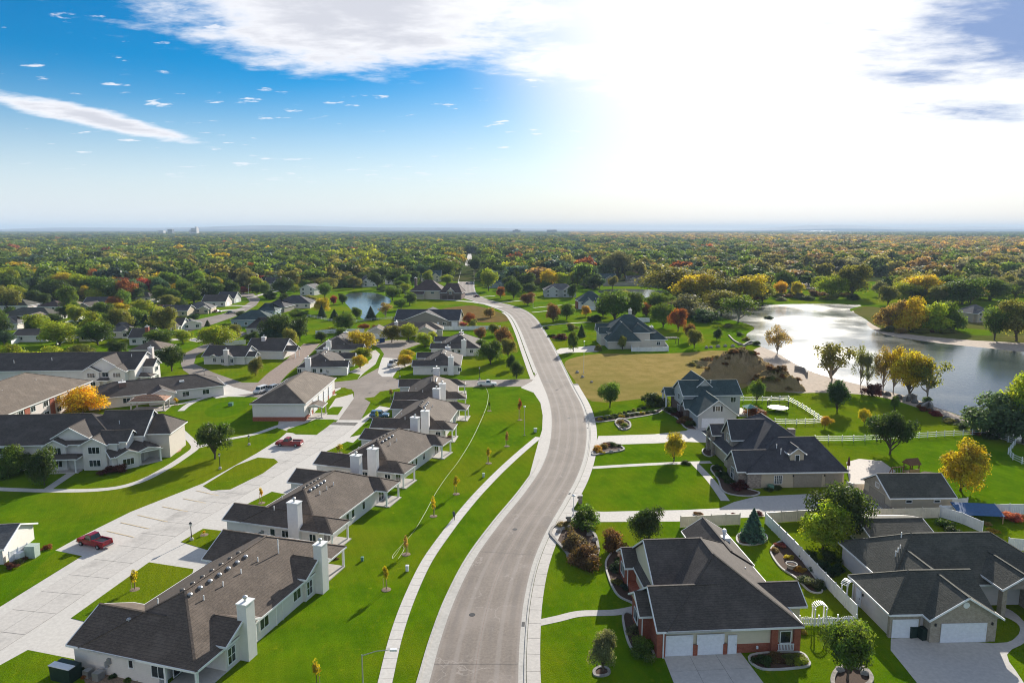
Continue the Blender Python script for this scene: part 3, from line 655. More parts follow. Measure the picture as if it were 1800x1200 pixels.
    def w2(s, x, y):
        c, q = math.cos(R(s.deg)), math.sin(R(s.deg)); return Vector((s.loc.x + x * c - y * q, s.loc.y + x * q + y * c, 0))
def in_house(p, m):
    for h in HOUSES:
        d = p - h.loc
        if abs(d.x) > 90 or abs(d.y) > 90: continue
        c, s = math.cos(R(h.deg)), math.sin(R(h.deg)); x, y = d.x * c + d.y * s, -d.x * s + d.y * c; e = h.ext
        if e[0] - m < x < e[1] + m and e[2] - m < y < e[3] + m: return True
    return False
BOX = []
def paved(p, m=1.5):
    if not BOX: BOX.extend([(min(a for a, b in P), max(a for a, b in P), min(b for a, b in P), max(b for a, b in P), P) for P in PAVED])
    for x0, x1, y0, y1, P in BOX:
        if not (x0 - m < p.x < x1 + m and y0 - m < p.y < y1 + m): continue
        for ox, oy in ((0, 0), (m, 0), (-m, 0), (0, m), (0, -m)):
            X, Y = p.x + ox, p.y + oy; c = False
            for (ax, ay), (bx, by) in zip(P, P[1:] + P[:1]):
                if (ay > Y) != (by > Y) and X < (bx - ax) * (Y - ay) / (by - ay) + ax: c = not c
            if c: return True
    return False
# ------------------------------------------------------------------ the row of single-storey houses left of the road
def vents(h, xr, zr, y0, y1, n, slope):
    for i in range(n):
        y = y0 + (y1 - y0) * i / max(1, n - 1)
        h.louver(xr + .75, y, zr - .75 * slope + .05); h.louver(xr - .55, y + .4, zr - .55 * slope + .05)
        if i % 2 == 0: h.vent(xr + 2.0, y + .6, zr - 2 * slope, .55)
def row_house(loc, deg, label, W=18.3, Lt=22.2, mirror=False, patio=True, roof='shingle_brown', group='single-storey row houses with brown roofs', brickch=False, nv=4, far=False):
    h = House('row_house', loc, deg, label, 'house', group, 'siding_white', roof)
    X = (lambda a, b: (W - b, W - a)) if mirror else (lambda a, b: (a, b)); XP = (lambda x: W - x) if mirror else (lambda x: x)
    E_, W_ = ('W', 'E') if mirror else ('E', 'W'); ends = (lambda s: s[::-1]) if mirror else (lambda s: s)
    ze, sl, mx0, mx1 = 2.8, .5, 3.1, W - 2.0; half = (mx1 - mx0) / 2; xr = XP((mx0 + mx1) / 2); zr = ze + sl * half
    h.roof(*X(mx0, mx1), 0, Lt, ze, sl, 'y', 'hh'); h.block(*X(mx0, mx1), 0, Lt, ze - .03)
    for y0, y1 in ((0, 5.8), (Lt - 5.8, Lt)):
        h.roof(*X(0, (mx0 + mx1) / 2), y0, y1, ze, sl, 'x', ends('go')); h.block(*X(0, mx0 + 1.2), y0, y1, ze - .03)
        h.garage(W_, XP(.43), (y0 + y1) / 2, 4.4, 2.1)
    if patio:
        for y0, y1 in ((0, 5.1), (Lt - 5.1, Lt)):
            r = (None, 2.55)
            h.roof(*X((mx0 + mx1) / 2, W), y0, y1, ze - .01, sl, 'x', ends('oh'), r if not mirror else r[::-1])
            h.slab(*X(mx1 - .4, W + .2), y0 + .3, y1 - .2, .14); h.post(XP(W - .3), y0 + .35, ze - .1, .24); h.post(XP(W - .3), y1 - .35, ze - .1, .24)
            h.win(E_, XP(mx1 - .45), (y0 + y1) / 2, 1.2, 1.8, 2.0, 2)
    cw = 'brick_red' if brickch else 'siding_pink'
    for y, s in ((.0, -1), (Lt, 1)):
        h.chimney(XP(12.2 if y == 0 else 10.2), y - .35 * s, 1.7, 1.15, 6.7 if not brickch else 5.6, 'chimney_white')
    ys = .44
    for x in (8.3, 10.4, 14.9): h.win('S', XP(x), ys, 1.65, .75 if x < 10 else 1.0, 1.1, 1 if x < 10 else 2)
    for y in (8.5, 10.2, 13.6): h.win(E_, XP(mx1 - .45), y, 1.55, .8, 1.2, 1)
    for x, z in ((6.2, 1.2), (6.6, 1.5)): h.part('meter_box', MB().box(XP(x) - .18, XP(x) + .18, .25, .46, z - .3, z + .3), 'metal_grey')
    h.part('air_conditioner', MB().box(XP(7.2) - .4, XP(7.2) + .4, -.55, .2, .02, .8), 'metal_grey')
    vents(h, xr, zr, half + .6, half + 4.6, nv, sl)
    h.vent(XP(7.2), 2.6, ze + 1.2, .7); h.vent(XP(5.2), 7.5, ze + 1.0, .5)
    return h
def house_a():
    W, Lt = 16.3, 28.8; h = House('row_house', (-45.93, 67.43), -16.5, 'nearest and longest brown-roofed row house, with a planted gravel bed on its south side', 'house', 'single-storey row houses with brown roofs', 'siding_white', 'shingle_brown')
    ze, sl = 2.8, .5; mx0, mx1 = 1.6, 16.1; half = (mx1 - mx0) / 2; xr = (mx0 + mx1) / 2; zr = ze + sl * half
    h.roof(mx0, mx1, 0, Lt, ze, sl, 'y', 'hh')
    h.block(mx0, mx1, 5.2, Lt - 4.6, ze - .03); h.block(mx0, mx1 - 4.5, 0, 6, ze - .035); h.block(mx0, mx1 - 4.5, Lt - 5.4, Lt, ze - .04)
    for y0, y1 in ((0, 8.8), (Lt - 8.8, Lt)):
        h.roof(0, xr, y0, y1, ze, sl, 'x', 'go'); h.block(0, 3.4, y0, y1, ze - .03); h.garage('W', .44, (y0 + y1) / 2, 5.0, 2.1)
    for y, s in ((.4, 1), (Lt - .4, -1)):
        h.slab(11.8, 16.0, min(y, y + 4.6 * s), max(y, y + 4.6 * s), .14); h.post(15.75, y, ze - .1, .26); h.post(12.0, y, ze - .1, .22)
        h.win('E', 11.56, y + 2.4 * s, 1.2, 1.8, 2.0, 2)
    for yc in (7.0, 21.6):      # gabled bays with the chimneys
        h.roof(11.8, 16.55, yc - 3.2, yc + 2.6, 3.15, .5, 'x', 'hg', (1.2, None)); h.block(12.0, 16.5, yc - 3.2, yc + 2.6, 3.1)
        h.chimney(16.5, yc + .2, 1.15, 1.4, 6.3, 'chimney_white'); h.win('E', 16.06, yc - 1.9, 1.5, 1.1, 1.7, 2, 2); h.win('E', 16.06, yc + 1.75, 1.5, .8, 1.7, 1, 2)
    for y, w in ((11.2, 1.5), (17.6, 1.5)): h.win('E', 15.66, y, 1.6, w, 1.2, 2)
    for y in (13.4, 14.6): h.part('downpipe', MB().beam((15.7, y, 0), (15.7, y, 2.7), .09), 'trim')
    h.win('S', 7.8, .44, 1.9, .5, .9, 1); h.win('S', 11.1, .44, 1.6, 1.5, 1.2, 2)
    for x, z in ((4.8, 1.3), (5.1, 1.7)): h.part('meter_box', MB().box(x - .18, x + .18, .2, .47, z - .3, z + .3), 'metal_grey')
    h.part('air_conditioner', MB().box(3.9, 4.7, -.75, .1, .02, .85), 'metal_grey')
    h.part('air_conditioner', MB().box(2.6, 3.3, -.65, .1, .02, .8), 'metal_grey')
    vents(h, xr, zr, half - .2, half + 9.2, 7, sl); h.vent(6.8, 5.5, ze + 2.7, .6); h.louver(4.9, 3.4, ze + 1.65); h.vent(11.5, half + 13, zr - 1.4, 1.9)
    return h
house_a()
row_house((-42.75, 99.4), -16.5, 'second row house from the front, between the yellow street-side sapling and the long nearest house', nv=5)
row_house((-36.33, 124.59), -17.6, 'third row house from the front, beside the blue parked car')
row_house((-30.71, 148.42), -5.7, 'fourth row house from the front, just south of the last one before the side street')
row_house((-29.64, 173.4), 4.6, 'last row house before the side street, beside the white pickup', Lt=21.0)
# houses round the cul-de-sac
row_house((-68.6, 216.0), 4, 'white house with dark hip roof at the cul-de-sac mouth, left side', W=17.6, Lt=20, mirror=True, patio=False, roof='shingle_dark', group='houses round the cul-de-sac', brickch=True, nv=2)
row_house((-72.0, 249.0), 3, 'second house on the left of the cul-de-sac, behind the round yellow tree', W=19, Lt=24, mirror=True, patio=False, roof='shingle_dark', group='houses round the cul-de-sac', brickch=True, nv=2)
row_house((-31.3, 217.9), 2, 'white house with dark hip roof at the cul-de-sac mouth, right side', W=17.3, Lt=20, patio=False, roof='shingle_dark', group='houses round the cul-de-sac', brickch=True, nv=2)
row_house((-29.5, 251.5), 1, 'second house on the right of the cul-de-sac, beside the clipped yellow-green trees', W=20, Lt=22, patio=False, roof='shingle_dark', group='houses round the cul-de-sac', brickch=True, nv=2)
h = House('court_house', (-60.5, 291), 5, 'pale garage-fronted house at the closed end of the cul-de-sac', 'house', 'houses round the cul-de-sac', 'siding_beige', 'shingle_taupe')
h.roof(0, 9, 0, 10, 2.7, .5, 'y', 'go'); h.block(0, 9, 0, 10, 2.7); h.garage('S', 4.5, .4, 4.8, 2.1); h.roof(5, 32, 6, 17, 2.8, .5, 'x', 'hh', walls=True); h.roof(20, 29, -1, 10, 2.75, .5, 'y', 'go'); h.block(20, 29, -1, 10, 2.7); h.win('S', 24.5, -.58, 1.5, 1.5, 1.2); h.chimney(12, 8, 1.4, 1.4, 6)

# ------------------------------------------------------------------ garage building beside the drive
h = House('garage_building', (-62.0, 163.6), 0, 'large pale storage garage with hip roof and brick base beside the drive', 'garage', None, 'siding_white', 'shingle_taupe')
h.roof(0, 13.2, 0, 30, 4.3, .5, 'y', 'hh'); h.block(0, 13.2, 0, 30, 4.25); h.band(0, 13.2, 0, 30, 1.0, 'brick_red')
for y in (9.5, 14.5, 19.5, 24.5): h.garage('E', 12.83, y, 3.4, 3.2)
h.roof(12.2, 16.4, 3.0, 7.6, 2.7, .35, 'y', 'gg'); h.slab(12.8, 16.4, 3.2, 7.4); h.door('E', 12.86, 5.3); h.win('E', 12.84, 3.9, 1.4, .8, 1.2, 1)
for y in (3.4, 7.2): h.post(16.0, y, 2.6, .22, 'siding_beige')
for i in range(4): h.vent(2.4 + .5 * i, 16 + 1.2 * i, 5.7, .4)

# ------------------------------------------------------------------ two-storey apartment complex on the left
h = House('apartment_wing', (-85.5, 129.5), 4.3, 'two-storey pale apartment wing with cross gables behind the curved footpath', 'apartment building', 'two-storey apartment wings', 'siding_white', 'shingle_dark')
e = 5.0
h.roof(-46, 11, -.5, 16.5, e, .45, 'x', 'hh', (None, 8.5)); h.block(-46, 11, -.5, 16.5, e)
h.roof(-2.6, 2.0, -1.2, 6, e - .1, .55, 'y', 'go'); h.block(-2.6, 2.0, -1.2, 4, e - .1)
h.roof(-1.6, 5.4, .2, 9, 6.0, .6, 'y', 'go'); h.block(-1.6, 5.4, .2, 9, 6.0)
h.roof(4.1, 9.3, -1.3, 6, e - .05, .55, 'y', 'go'); h.block(4.1, 9.3, -1.3, 4, e - .1)
h.roof(4.5, 14.0, 3.6, 14.4, e + .2, .72, 'x', 'og', mat='shingle_dark'); h.block(4.5, 14, 3.6, 14.4, e + .2)
h.roof(11.6, 18.2, 5.6, 14.8, e, .62, 'x', 'oh', (0, 3.0)); h.block(11.6, 18.2, 5.6, 14.8, e, 'siding_beige')
h.roof(6.5, 12.4, .2, 5.4, e + .1, .62, 'x', 'og'); h.block(6.5, 12.4, .2, 5.4, e)
h.roof(-15, 20 - 18, -2.2, .6, 2.9, .3, 'x', 'hh', (1, 1)) if False else None
h.roof(-1.2, 4.3, -2.6, .4, 2.75, .35, 'x', 'hh', (.8, .8)); h.slab(-1, 4.2, -2.4, -.6); h.post(-.7, -2.2, 2.6, .2); h.post(3.8, -2.2, 2.6, .2)
for x in (-28, -22, -16, -10, -.3, 2.9, 6.7):
    for z in (1.4, 3.9):
        if x == 2.9 and z < 2: continue
        h.win('S', x, (-.07 if x < -3 else -.78 if x < 1 else -.89 if x > 5 else .62) - .01, z, 2.0 if x > -3 else 1.6, 1.2, 3 if x > -3 else 2)
h.door('S', 3.6, .6); h.win('S', 1.6, .62, 1.4, 1.3, 1.2); h.win('E', 13.57, 6.2, 6.0, .8, 1.3, 1)
h.vent(8.5, 6, 7.4, .4); h.vent(-20, 5, 7.4, .5)
c45 = House('pavilion_wing', tuple(h.w2(10.2, -2.4))[:2], 46, 'one-storey pavilion with covered corner porch on the apartment wing', 'pavilion', None, 'siding_white', 'shingle_dark')
c45.roof(0, 9.5, 0, 8.5, 2.75, .42, 'x', 'gh', (0, 3.5)); c45.block(0, 6, 0, 8.5, 2.7); c45.roof(.8, 5.4, -.5, 4.5, 2.8, .42, 'y', 'go'); c45.block(.8, 5.4, -.5, 3, 2.7); c45.roof(4.6, 9.0, -.3, 4, 2.9, .3, 'y', 'go')
c45.win('S', 3.1, -.08, 1.4, 1.9, 1.2, 3); c45.slab(5.6, 9.3, .2, 8, .12); c45.post(9.1, .5, 2.7, .3); c45.post(9.1, 4.2, 2.7, .3); c45.post(9.1, 7.9, 2.7, .3)
h = House('apartment_wing', (-128.8, 150.0), 3, 'two-storey apartment wing at left edge with long sunlit taupe roof behind the orange tree', 'apartment building', 'two-storey apartment wings', 'siding_pink', 'shingle_taupe')
h.roof(-2, 19.0, -12, 34.5, 5.2, .42, 'y', 'hh'); h.block(-2, 19, -12, 34.5, 5.2)
for y in (0, 4.5, 9, 14, 19, 24, 29):
    for z in (1.5, 4.0): h.win('E', 18.56, y, z, 1.7, 1.2, 2)
for y in (6.8, 16.5, 26.5): h.part('brick_panel', MB().box(18.5, 18.66, y - .9, y + .9, 0, 5.0), 'brick_red')
for p in ((11, 8), (11.5, 10), (11, 20), (12, 22)): h.vent(*p, 8.0, .4)
h = House('apartment_wing', (-121.4, 199.2), 4, 'two-storey apartment wing with tall front gable behind the sunlit taupe roof', 'apartment building', 'two-storey apartment wings', 'siding_white', 'shingle_dark')
h.roof(-42, 13.2, .5, 17.5, 5.2, .45, 'x', 'gg'); h.block(-42, 13.2, .5, 17.5, 5.2)
h.roof(-.8, 10.2, -.6, 9, 5.4, .62, 'y', 'go'); h.block(-.8, 10.2, -.6, 9, 5.3); h.roof(-1, 4.2, -1.4, 5, 5.0, .55, 'y', 'go'); h.block(-1, 4.2, -1.4, 5, 5.0); h.roof(6, 11.4, -1.5, 5, 5.05, .55, 'y', 'go'); h.block(6, 11.4, -1.5, 5, 5.0)
h.roof(10, 16, 6, 12, 5.0, .6, 'x', 'og'); h.block(10, 16, 6, 12, 5); h.roof(13, 16.8, 2, 6, 2.7, .4, 'x', 'gh'); h.block(13, 16, 2, 6, 2.6)
for x in (1.6, 8.7):
    for z in (1.5, 4.0): h.win('S', x, -1.0 - .05, z, 2.0, 1.2, 3, 1)
h.win('S', 5.1, -.2, 4.0, 1.6, 1.2); h.door('S', 4.9, -.2); h.roof(3.6, 6.8, -2.6, 0, 2.7, .35, 'x', 'hh', (.6, .6)); h.chimney(12.8, 12.5, 1.3, 1.3, 9.6); h.win('E', 15.6, 9, 3.9, 1.5, 1.2); h.win('E', 15.6, 9, 1.4, 1.5, 1.2); h.vent(-12, 5, 7.6, .6); h.vent(-22, 4, 7.2, .6); h.vent(10, 6, 8.3, .5)
h = House('community_hall', (-101.5, 176.5), 32, 'one-storey community hall with grey roof and window bay beside the footpath', 'hall', None, 'siding_white', 'shingle_dark')
h.roof(-6, 27, 0, 13, 2.8, .42, 'x', 'hh'); h.block(-6, 27, 0, 13, 2.8); h.roof(7.5, 14.5, -3.0, 5, 2.75, .42, 'y', 'go'); h.block(7.5, 14.5, -3.0, 5, 2.7)
h.win('S', 11, -2.58, 1.5, 2.6, 1.3, 4); h.win('S', 17, .42, 1.5, 1.6, 1.2); h.win('S', 22, .42, 1.5, 1.6, 1.2, 2); h.win('S', 3, .42, 1.5, 1.6, 1.2); h.chimney(2.5, 4.5, 1.6, 1.6, 5.6, 'brick_dark'); h.part('skylight', MB().box(16, 17.2, 3.4, 4.6, 4.1, 4.6), 'metal_white')
kp = at(262, 722)
h = House('garden_shelter', (kp.x - 4.2, kp.y - 2), 10, 'open garden shelter with patterned tan tile roof beside the community hall', 'shelter', None, 'siding_beige', 'shingle_tan')
h.roof(0, 8.8, 0, 5.5, 2.7, .4, 'x', 'hh', mat='terracotta'); [h.post(x, y, 2.6, .3, 'siding_beige') for x in (.6, 8.2) for y in (.6, 4.9)]; h.slab(.2, 8.6, .2, 5.3)
b = MB()
for i in range(11):
    for j in range(4): b.box(.45 + i * .74 + (.2 if j % 2 else 0), .85 + i * .74 + (.2 if j % 2 else 0), .25 + j * .62, .55 + j * .62, 2.76 + .4 * (.4 + j * .62), 2.83 + .4 * (.4 + j * .62))
o = h.part('roof_tiles', b, 'shingle_tan'); o['kind'] = 'stuff'

# ------------------------------------------------------------------ red brick house, right foreground
h = House('brick_house', (15.3, 69.4), 4.0, 'red brick and cream house with big dark hip roof and two white garage doors', 'house', None, 'siding_cream', 'shingle_dark')
e, s = 3.0, .65
h.roof(1, 16.1, 0, 19.6, e, s, 'y', 'hh'); h.block(1, 16.1, 0, 19.6, e - .03)
h.roof(1.4, 8.6, 4.4, 19.4, e, s, 'x', 'go'); h.block(1.4, 8, 4.4, 19.4, e - .04)
h.roof(0, 8, 0, 8.8, e, s, 'x', 'go'); h.block(0, 8, 0, 8.8, e - .03); h.band(0, 16.1, 0, 19.6, 1.0, 'brick_red')
h.roof(10.3, 16.4, 14, 24.8, e, s, 'y', 'og'); h.block(10.3, 16.4, 14, 24.8, e - .03)
h.roof(12, 18.4, 4.0, 9.2, e - .05, s, 'x', 'og'); h.block(12, 18.3, 4.0, 9.2, e - .06)
for x, y0, y1 in ((-.1, 14.5, 19.6), (-1.1, 3.2, 8.4)):
    h.roof(x, x + 4, y0, y1, e - .1, .62, 'x', 'go'); h.block(x, x + 3.4, y0, y1, e - .1, 'brick_red', oh=.35); h.win('W', x + .34, (y0 + y1) / 2, 1.6, 1.6, 1.3); h.part('downpipe', MB().beam((x + .4, y0 + .1, 0), (x + .4, y0 + .1, 2.9), .1), 'trim'); h.win('W', x + .38, (y0 + y1) / 2, 3.7, .9, .7, 1)
h.part('brick_pier', MB().box(.1, 1.0, .1, 1.2, 0, 2.7), 'brick_red'); h.part('brick_pier', MB().box(4.05, 4.55, .18, .6, 0, 1.25), 'brick_red'); h.part('brick_pier', MB().box(7.35, 7.75, .17, .6, 0, 1.25), 'brick_red')
h.garage('S', 2.55, .28, 2.75, 2.25); h.garage('S', 5.95, .27, 2.75, 2.25); h.door('S', 8.35, .30, 'door_white', 1.0, 2.15); h.block(.3, 2.2, 1.5, 3.6, 2.8, 'brick_red', oh=.02)
h.part('downpipe', MB().beam((.75, .02, 0), (.75, .02, 2.9), .12), 'trim'); h.part('brick_pier', MB().box(12.6, 13.3, .1, .7, 0, 2.85), 'brick_red'); h.part('brick_pier', MB().box(15.1, 15.8, .1, .7, 0, 2.85), 'brick_red'); h.win('S', 14.2, .3, 1.7, 1.1, 1.3, 1)
b = MB(); b.box(13.3, 15.1, .05, .1, .95, 1.02).box(13.3, 15.1, .05, .1, .25, .32)
for i in range(11): b.box(13.36 + i * .165, 13.44 + i * .165, .05, .1, .3, .98)
h.part('railing', b, 'trim'); h.part('chimney_flue', MB().box(13.6, 15.0, 18.6, 19.6, 3.8, 4.6).lathe([(.22, 4.6), (.22, 5.4), (.35, 5.4), (.2, 5.7)], 8, (14.3, 19.1, 0)), 'metal_white'); h.vent(13.5, 10, 4.6, .3); h.part('wall_lamp', MB().box(11.0, 11.2, .15, .3, .5, .8), 'metal_white')

def drive_slabs(h, x0, x1, y0, y1, nx, ny, flare=0.0):
    def P(u, v): x = x0 + (x1 - x0) * u; y = y0 + (y1 - y0) * v; return h.w2(x + flare * (u - .5) * v, y)
    bed = sheet('driveway', [P(0, 0), P(1, 0), P(1, 1), P(0, 1)], .010, 'rock_dark')
    for i in range(nx):
        for j in range(ny):
            q = [P(i / nx, j / ny), P(i / nx, (j + 1) / ny), P((i + 1) / nx, (j + 1) / ny), P((i + 1) / nx, j / ny)]; m = sum(q, Vector()) / 4
            MB().prism([tuple((p - m) * .988)[:2] for p in q], -.02, .03 + rnd.uniform(-.004, .004)).build('slab', 'concrete', bed, (m.x, m.y, 0))
drive_slabs(h, .9, 9.4, .55, -14, 3, 5, 1.5)
# ------------------------------------------------------------------ grey roofed house in the bottom right corner
h = House('stone_front_house', (41.8, 73.0), 2.1, 'dark-roofed house with stone gable over a wide white garage door, bottom right', 'house', None, 'siding_pink', 'shingle_green')
e, s = 2.9, .62
h.roof(0, 12, 0, 9.2, e, s, 'x', 'ho'); h.block(0, 12, 0, 9.2, e - .03); h.roof(3.7, 12.1, -1.3, 12, e - .02, s, 'y', 'go', wall='brick_tan'); h.block(3.7, 12.1, -1.3, 9, e - .03, 'brick_tan')
h.roof(3.4, 26, 6.2, 18.6, e, s, 'x', 'hh'); h.block(3.4, 26, 6.2, 18.6, e - .04); h.band(0, 3.9, 0, .9, 2.75, 'brick_tan', .3)
h.garage('S', 1.95, .18, 2.7, 2.1); h.garage('S', 7.9, -.9, 4.9, 2.15, nx=8); h.part('gable_vent', MB().lathe([(.36, 0), (.36, .08)], 16).add([], []), 'trim').matrix_local = Matrix.Translation((7.9, -.88, 4.4)) @ Matrix.Rotation(R(90), 4, 'X')
h.door('W', .42, 7.2, 'door_white', 1.1, 2.1); h.part('wall_lamp', MB().box(.3, .42, 6.2, 6.35, 1.7, 2.0), 'metal_dark'); h.roof(15.4, 20.8, 3.6, 10, 3.6, s, 'y', 'go', wall='stone_mix'); h.block(15.4, 16.6, 3.6, 5, 3.5, 'brick_tan', oh=.3); h.block(19.6, 20.8, 3.6, 5, 3.5, 'brick_tan', oh=.3)
h.roof(19.5, 26.5, .2, 9, e, s, 'y', 'go', wall='stone_mix'); h.block(19.5, 26.5, .2, 9, e - .03, 'stone_mix'); h.win('S', 22.8, .6, 1.6, 2.2, 1.5, 3, 2); h.part('wall_lamp', MB().box(4.6, 4.75, -.98, -.82, 2.0, 2.3), 'metal_dark'); h.part('wall_lamp', MB().box(11.0, 11.15, -.98, -.82, 2.0, 2.3), 'metal_dark')
h.win('W', 3.8, 9.9, 1.5, .8, .9, 1); [h.vent(6.4 + .5 * i, 10.2 + .4 * i, 4.7 + .2 * i, .8) for i in range(3)]; h.vent(8.3, 12.4, 6.5, .4)
h = House('garden_shed', tuple(h.w2(8.9, 19.8))[:2], 2.1, 'low dark-roofed outbuilding between the grey roofed house and the cream fence', 'outbuilding', None, 'siding_pink', 'shingle_green')
h.roof(0, 9.6, 0, 8.6, 2.4, .32, 'x', 'gg', walls=True); h.door('S', 3, .42)

# ------------------------------------------------------------------ dark roofed stone house with garage wing
h = House('stone_house', (41.5, 119.3), 2.4, 'large tan and stone house with steep slate-blue roof, dormer and two garage doors', 'house', None, 'stucco_tan', 'shingle_slate')
e, s = 2.9, .66
h.roof(-.4, 17.7, 0, 13.4, e, s, 'x', 'hh', (8.0, 3.3)); h.block(-.4, 17.7, 0, 13.4, e - .03)
h.roof(-.4, 17.4, 1.5, 26, e + .05, .69, 'y', 'hh'); h.block(0, 17.4, 6, 26, e); h.block(3, 14, 8, 20, 5.5)
h.roof(-1.9, 6, .7, 7.4, e, .86, 'x', 'go', wall='stone_mix'); h.block(-1.9, 4, .7, 7.4, e - .05, 'stone_mix'); h.roof(.6, 9, 11.2, 17.0, 5.4, 1.15, 'x', 'go', wall='stone_mix'); h.block(.6, 8, 11.2, 17, 5.4, 'stone_mix')
h.roof(-.6, 5, 18.6, 22.6, 4.2, .9, 'x', 'go', wall='stone_mix'); h.block(.6, 5, 18.8, 22.4, 4.0, 'stone_mix'); h.post(-.2, 19.0, 4.2, .6, 'stone_mix'); h.post(-.2, 22.2, 4.2, .6, 'stone_mix'); h.band(-.4, 2.6, 0, 1.0, 2.8, 'stone_mix', .35)
h.roof(3.4, 8, 8.2, 10.4, 4.6, .7, 'x', 'go'); h.block(3.4, 7, 8.2, 10.4, 4.5, oh=.2)
h.garage('S', 10.7, .41, 4.8, 2.15, 'door_tan'); h.garage('S', 15.4, .41, 2.8, 2.15, 'door_tan'); h.win('S', 5.4, .42, 1.5, 1.3, 1.4, 4, 4); h.win('W', -1.47, 4, 1.6, 1.4, 1.9, 2, 2); h.win('W', 1.03, 14, 2.0, 1.5, 1.6, 2, 2); h.win('W', 1.03, 14, 5.2, 1.3, 1.5, 2, 1)
h.roof(7.8, 11.0, 1.9, 9, 5.5, .75, 'y', 'go'); h.block(7.8, 11.0, 1.9, 9, 5.5, 'stucco_tan', z0=3.4, oh=.3); h.win('S', 9.4, 2.18, 4.75, .7, 1.1, 1); h.vent(6.6, 4.6, 6.0, .6); h.vent(6.9, 3.4, 5.2, 1.0); h.part('air_conditioner', MB().box(3.4, 4.3, -.7, .1, .02, .85), 'utility_green')
for x in (8.0, 13.6): h.part('wall_lamp', MB().box(x, x + .16, .26, .42, 2.0, 2.35), 'metal_dark')
h.part('rear_chimney', MB().box(15.6, 17.0, 20, 21, 3, 4.9), 'stone_mix')
h = House('detached_garage', (60.3, 108.2), 1.8, 'detached tan garage with speckled grey gable roof beside the patio', 'garage', None, 'stucco_tan', 'shingle_green')
h.roof(0, 11.0, 0, 9.0, 2.6, .56, 'x', 'gg', wall='brick_tan'); h.block(0, 11, 0, 9, 2.57); h.band(0, 1.2, 0, 9, 1.0, 'stone_mix'); [h.win('S', x, .43, 1.9, .9, .35, 1) for x in (3.4, 8.0)]; h.win('W', .43, 4.5, 3.2, 1.0, .7, 3); h.garage('W', .43, 4.5, 4.6, 2.1, 'door_tan')

# ------------------------------------------------------------------ teal roofed house
h = House('teal_roof_house', (42.2, 157.6), 3, 'two-storey grey house with blue-green roof and white garage gable', 'house', None, 'siding_grey', 'shingle_teal')
h.roof(0, 9.8, 0, 14, 2.9, .76, 'y', 'go'); h.block(0, 9.8, 0, 14, 2.85); h.garage('S', 3.9, .41, 5.0, 2.15); h.win('S', 4.9, .41, 4.5, 1.0, 1.1, 2)
for x in (4.0, 5.8): h.part('shutter', MB().box(x - .18, x + .18, .33, .4, 3.9, 5.1), 'metal_dark')
h.roof(-.6, 14.2, 9.6, 18.8, 5.4, .62, 'x', 'gg'); h.block(-.6, 14.2, 9.6, 18.8, 5.35); h.roof(2, 9, 12, 23.5, 5.5, .95, 'y', 'go'); h.block(2, 9, 12, 23.5, 5.4)
h.roof(-.9, 4, 6.6, 10.6, 2.9, .9, 'x', 'go'); h.block(-.9, 4, 6.6, 10.6, 2.8, 'brick_dark'); h.roof(-2.6, 1.6, 17.6, 21.8, 3.6, .8, 'x', 'go'); h.block(-.6, 1.6, 17.6, 21.8, 3.5, 'brick_dark'); h.post(-2.2, 18.1, 3.6, .35); h.post(-2.2, 21.3, 3.6, .35); h.band(-.6, 3, 9.6, 18.8, 2.6, 'brick_dark')
h.win('W', -.18, 14, 4.2, 1.4, 1.4); h.win('W', -.22, 14, 1.4, 1.4, 1.4); h.win('S', 12, 10.02, 4.2, 1.2, 1.2); h.slab(10.5, 16.5, 10, 16, .6, 'patio', 'deck'); h.door('S', 8.2, .42, 'door_white'); h.vent(7, 12, 8.2, .5)

# ------------------------------------------------------------------ other houses: base middle px, front width px, depth m, heading, eave m, slope, plan, roof, wall, label
def gen(px, py, wpx, d, deg, e, s, plan, roof, wall, label, group='houses among the trees', extra=''):
    c = at(px, py); w = wpx * mpp(c); r = R(deg)
    o = (c.x - w / 2 * math.cos(r), c.y - w / 2 * math.sin(r))
    h = House('house', o, deg, label, 'house', group, wall, roof)
    W = w
    if plan[0] in 'hg': h.roof(0, W, -.4, d, e, s, 'x', plan[0] * 2, walls=True)
    elif plan[0] == 'y': h.roof(0, W, -.4, d, e, s, 'y', 'gg', walls=True)
    elif plan[0] == 'H': h.roof(0, W, -.4, d, e, s, 'y', 'hh', walls=True)
    if 'f' in plan: h.roof(W * .08, W * .46, -2.2, d * .6, e - .05, s * 1.1, 'y', 'go'); h.block(W * .08, W * .46, -2.2, d * .5, e - .05)
    if 'r' in plan: h.roof(W * .56, W * .95, -2.8, d * .6, e - .05, s * 1.1, 'y', 'go'); h.block(W * .56, W * .95, -2.8, d * .5, e - .05)
    if 'c' in plan: h.chimney(W * .7, d * .3, 1.3, 1.3, e + s * d / 2 + .9, 'brick_red')
    if 'd' in plan: h.roof(W * .4, W * .6, 0, d * .45, e + .9, .7, 'y', 'go'); h.block(W * .4, W * .6, 0, d * .45, e + .9, oh=.25); h.win('S', W * .5, .22, e + .5, .9, .8)
    n = max(2, int(W / 4.5)); y = .02
    for z in ((1.5,) if e < 4 else (1.5, 4.1)):
        for i in range(n):
            x = W * (i + .5) / n
            yy = -1.78 if ('f' in plan and W * .08 < x < W * .46) else -2.38 if ('r' in plan and W * .56 < x < W * .95) else y
            h.win('S', x, yy, z, 1.3, 1.2)
    if 'G' in plan: h.garage('S', W * .75, (-2.42 if 'r' in plan else .0), 4.4, 2.1)
    if 'E' in plan: h.garage('E', W - .44, d * .4, 4.4, 2.1)
    return h
G_ = 'houses among the trees'
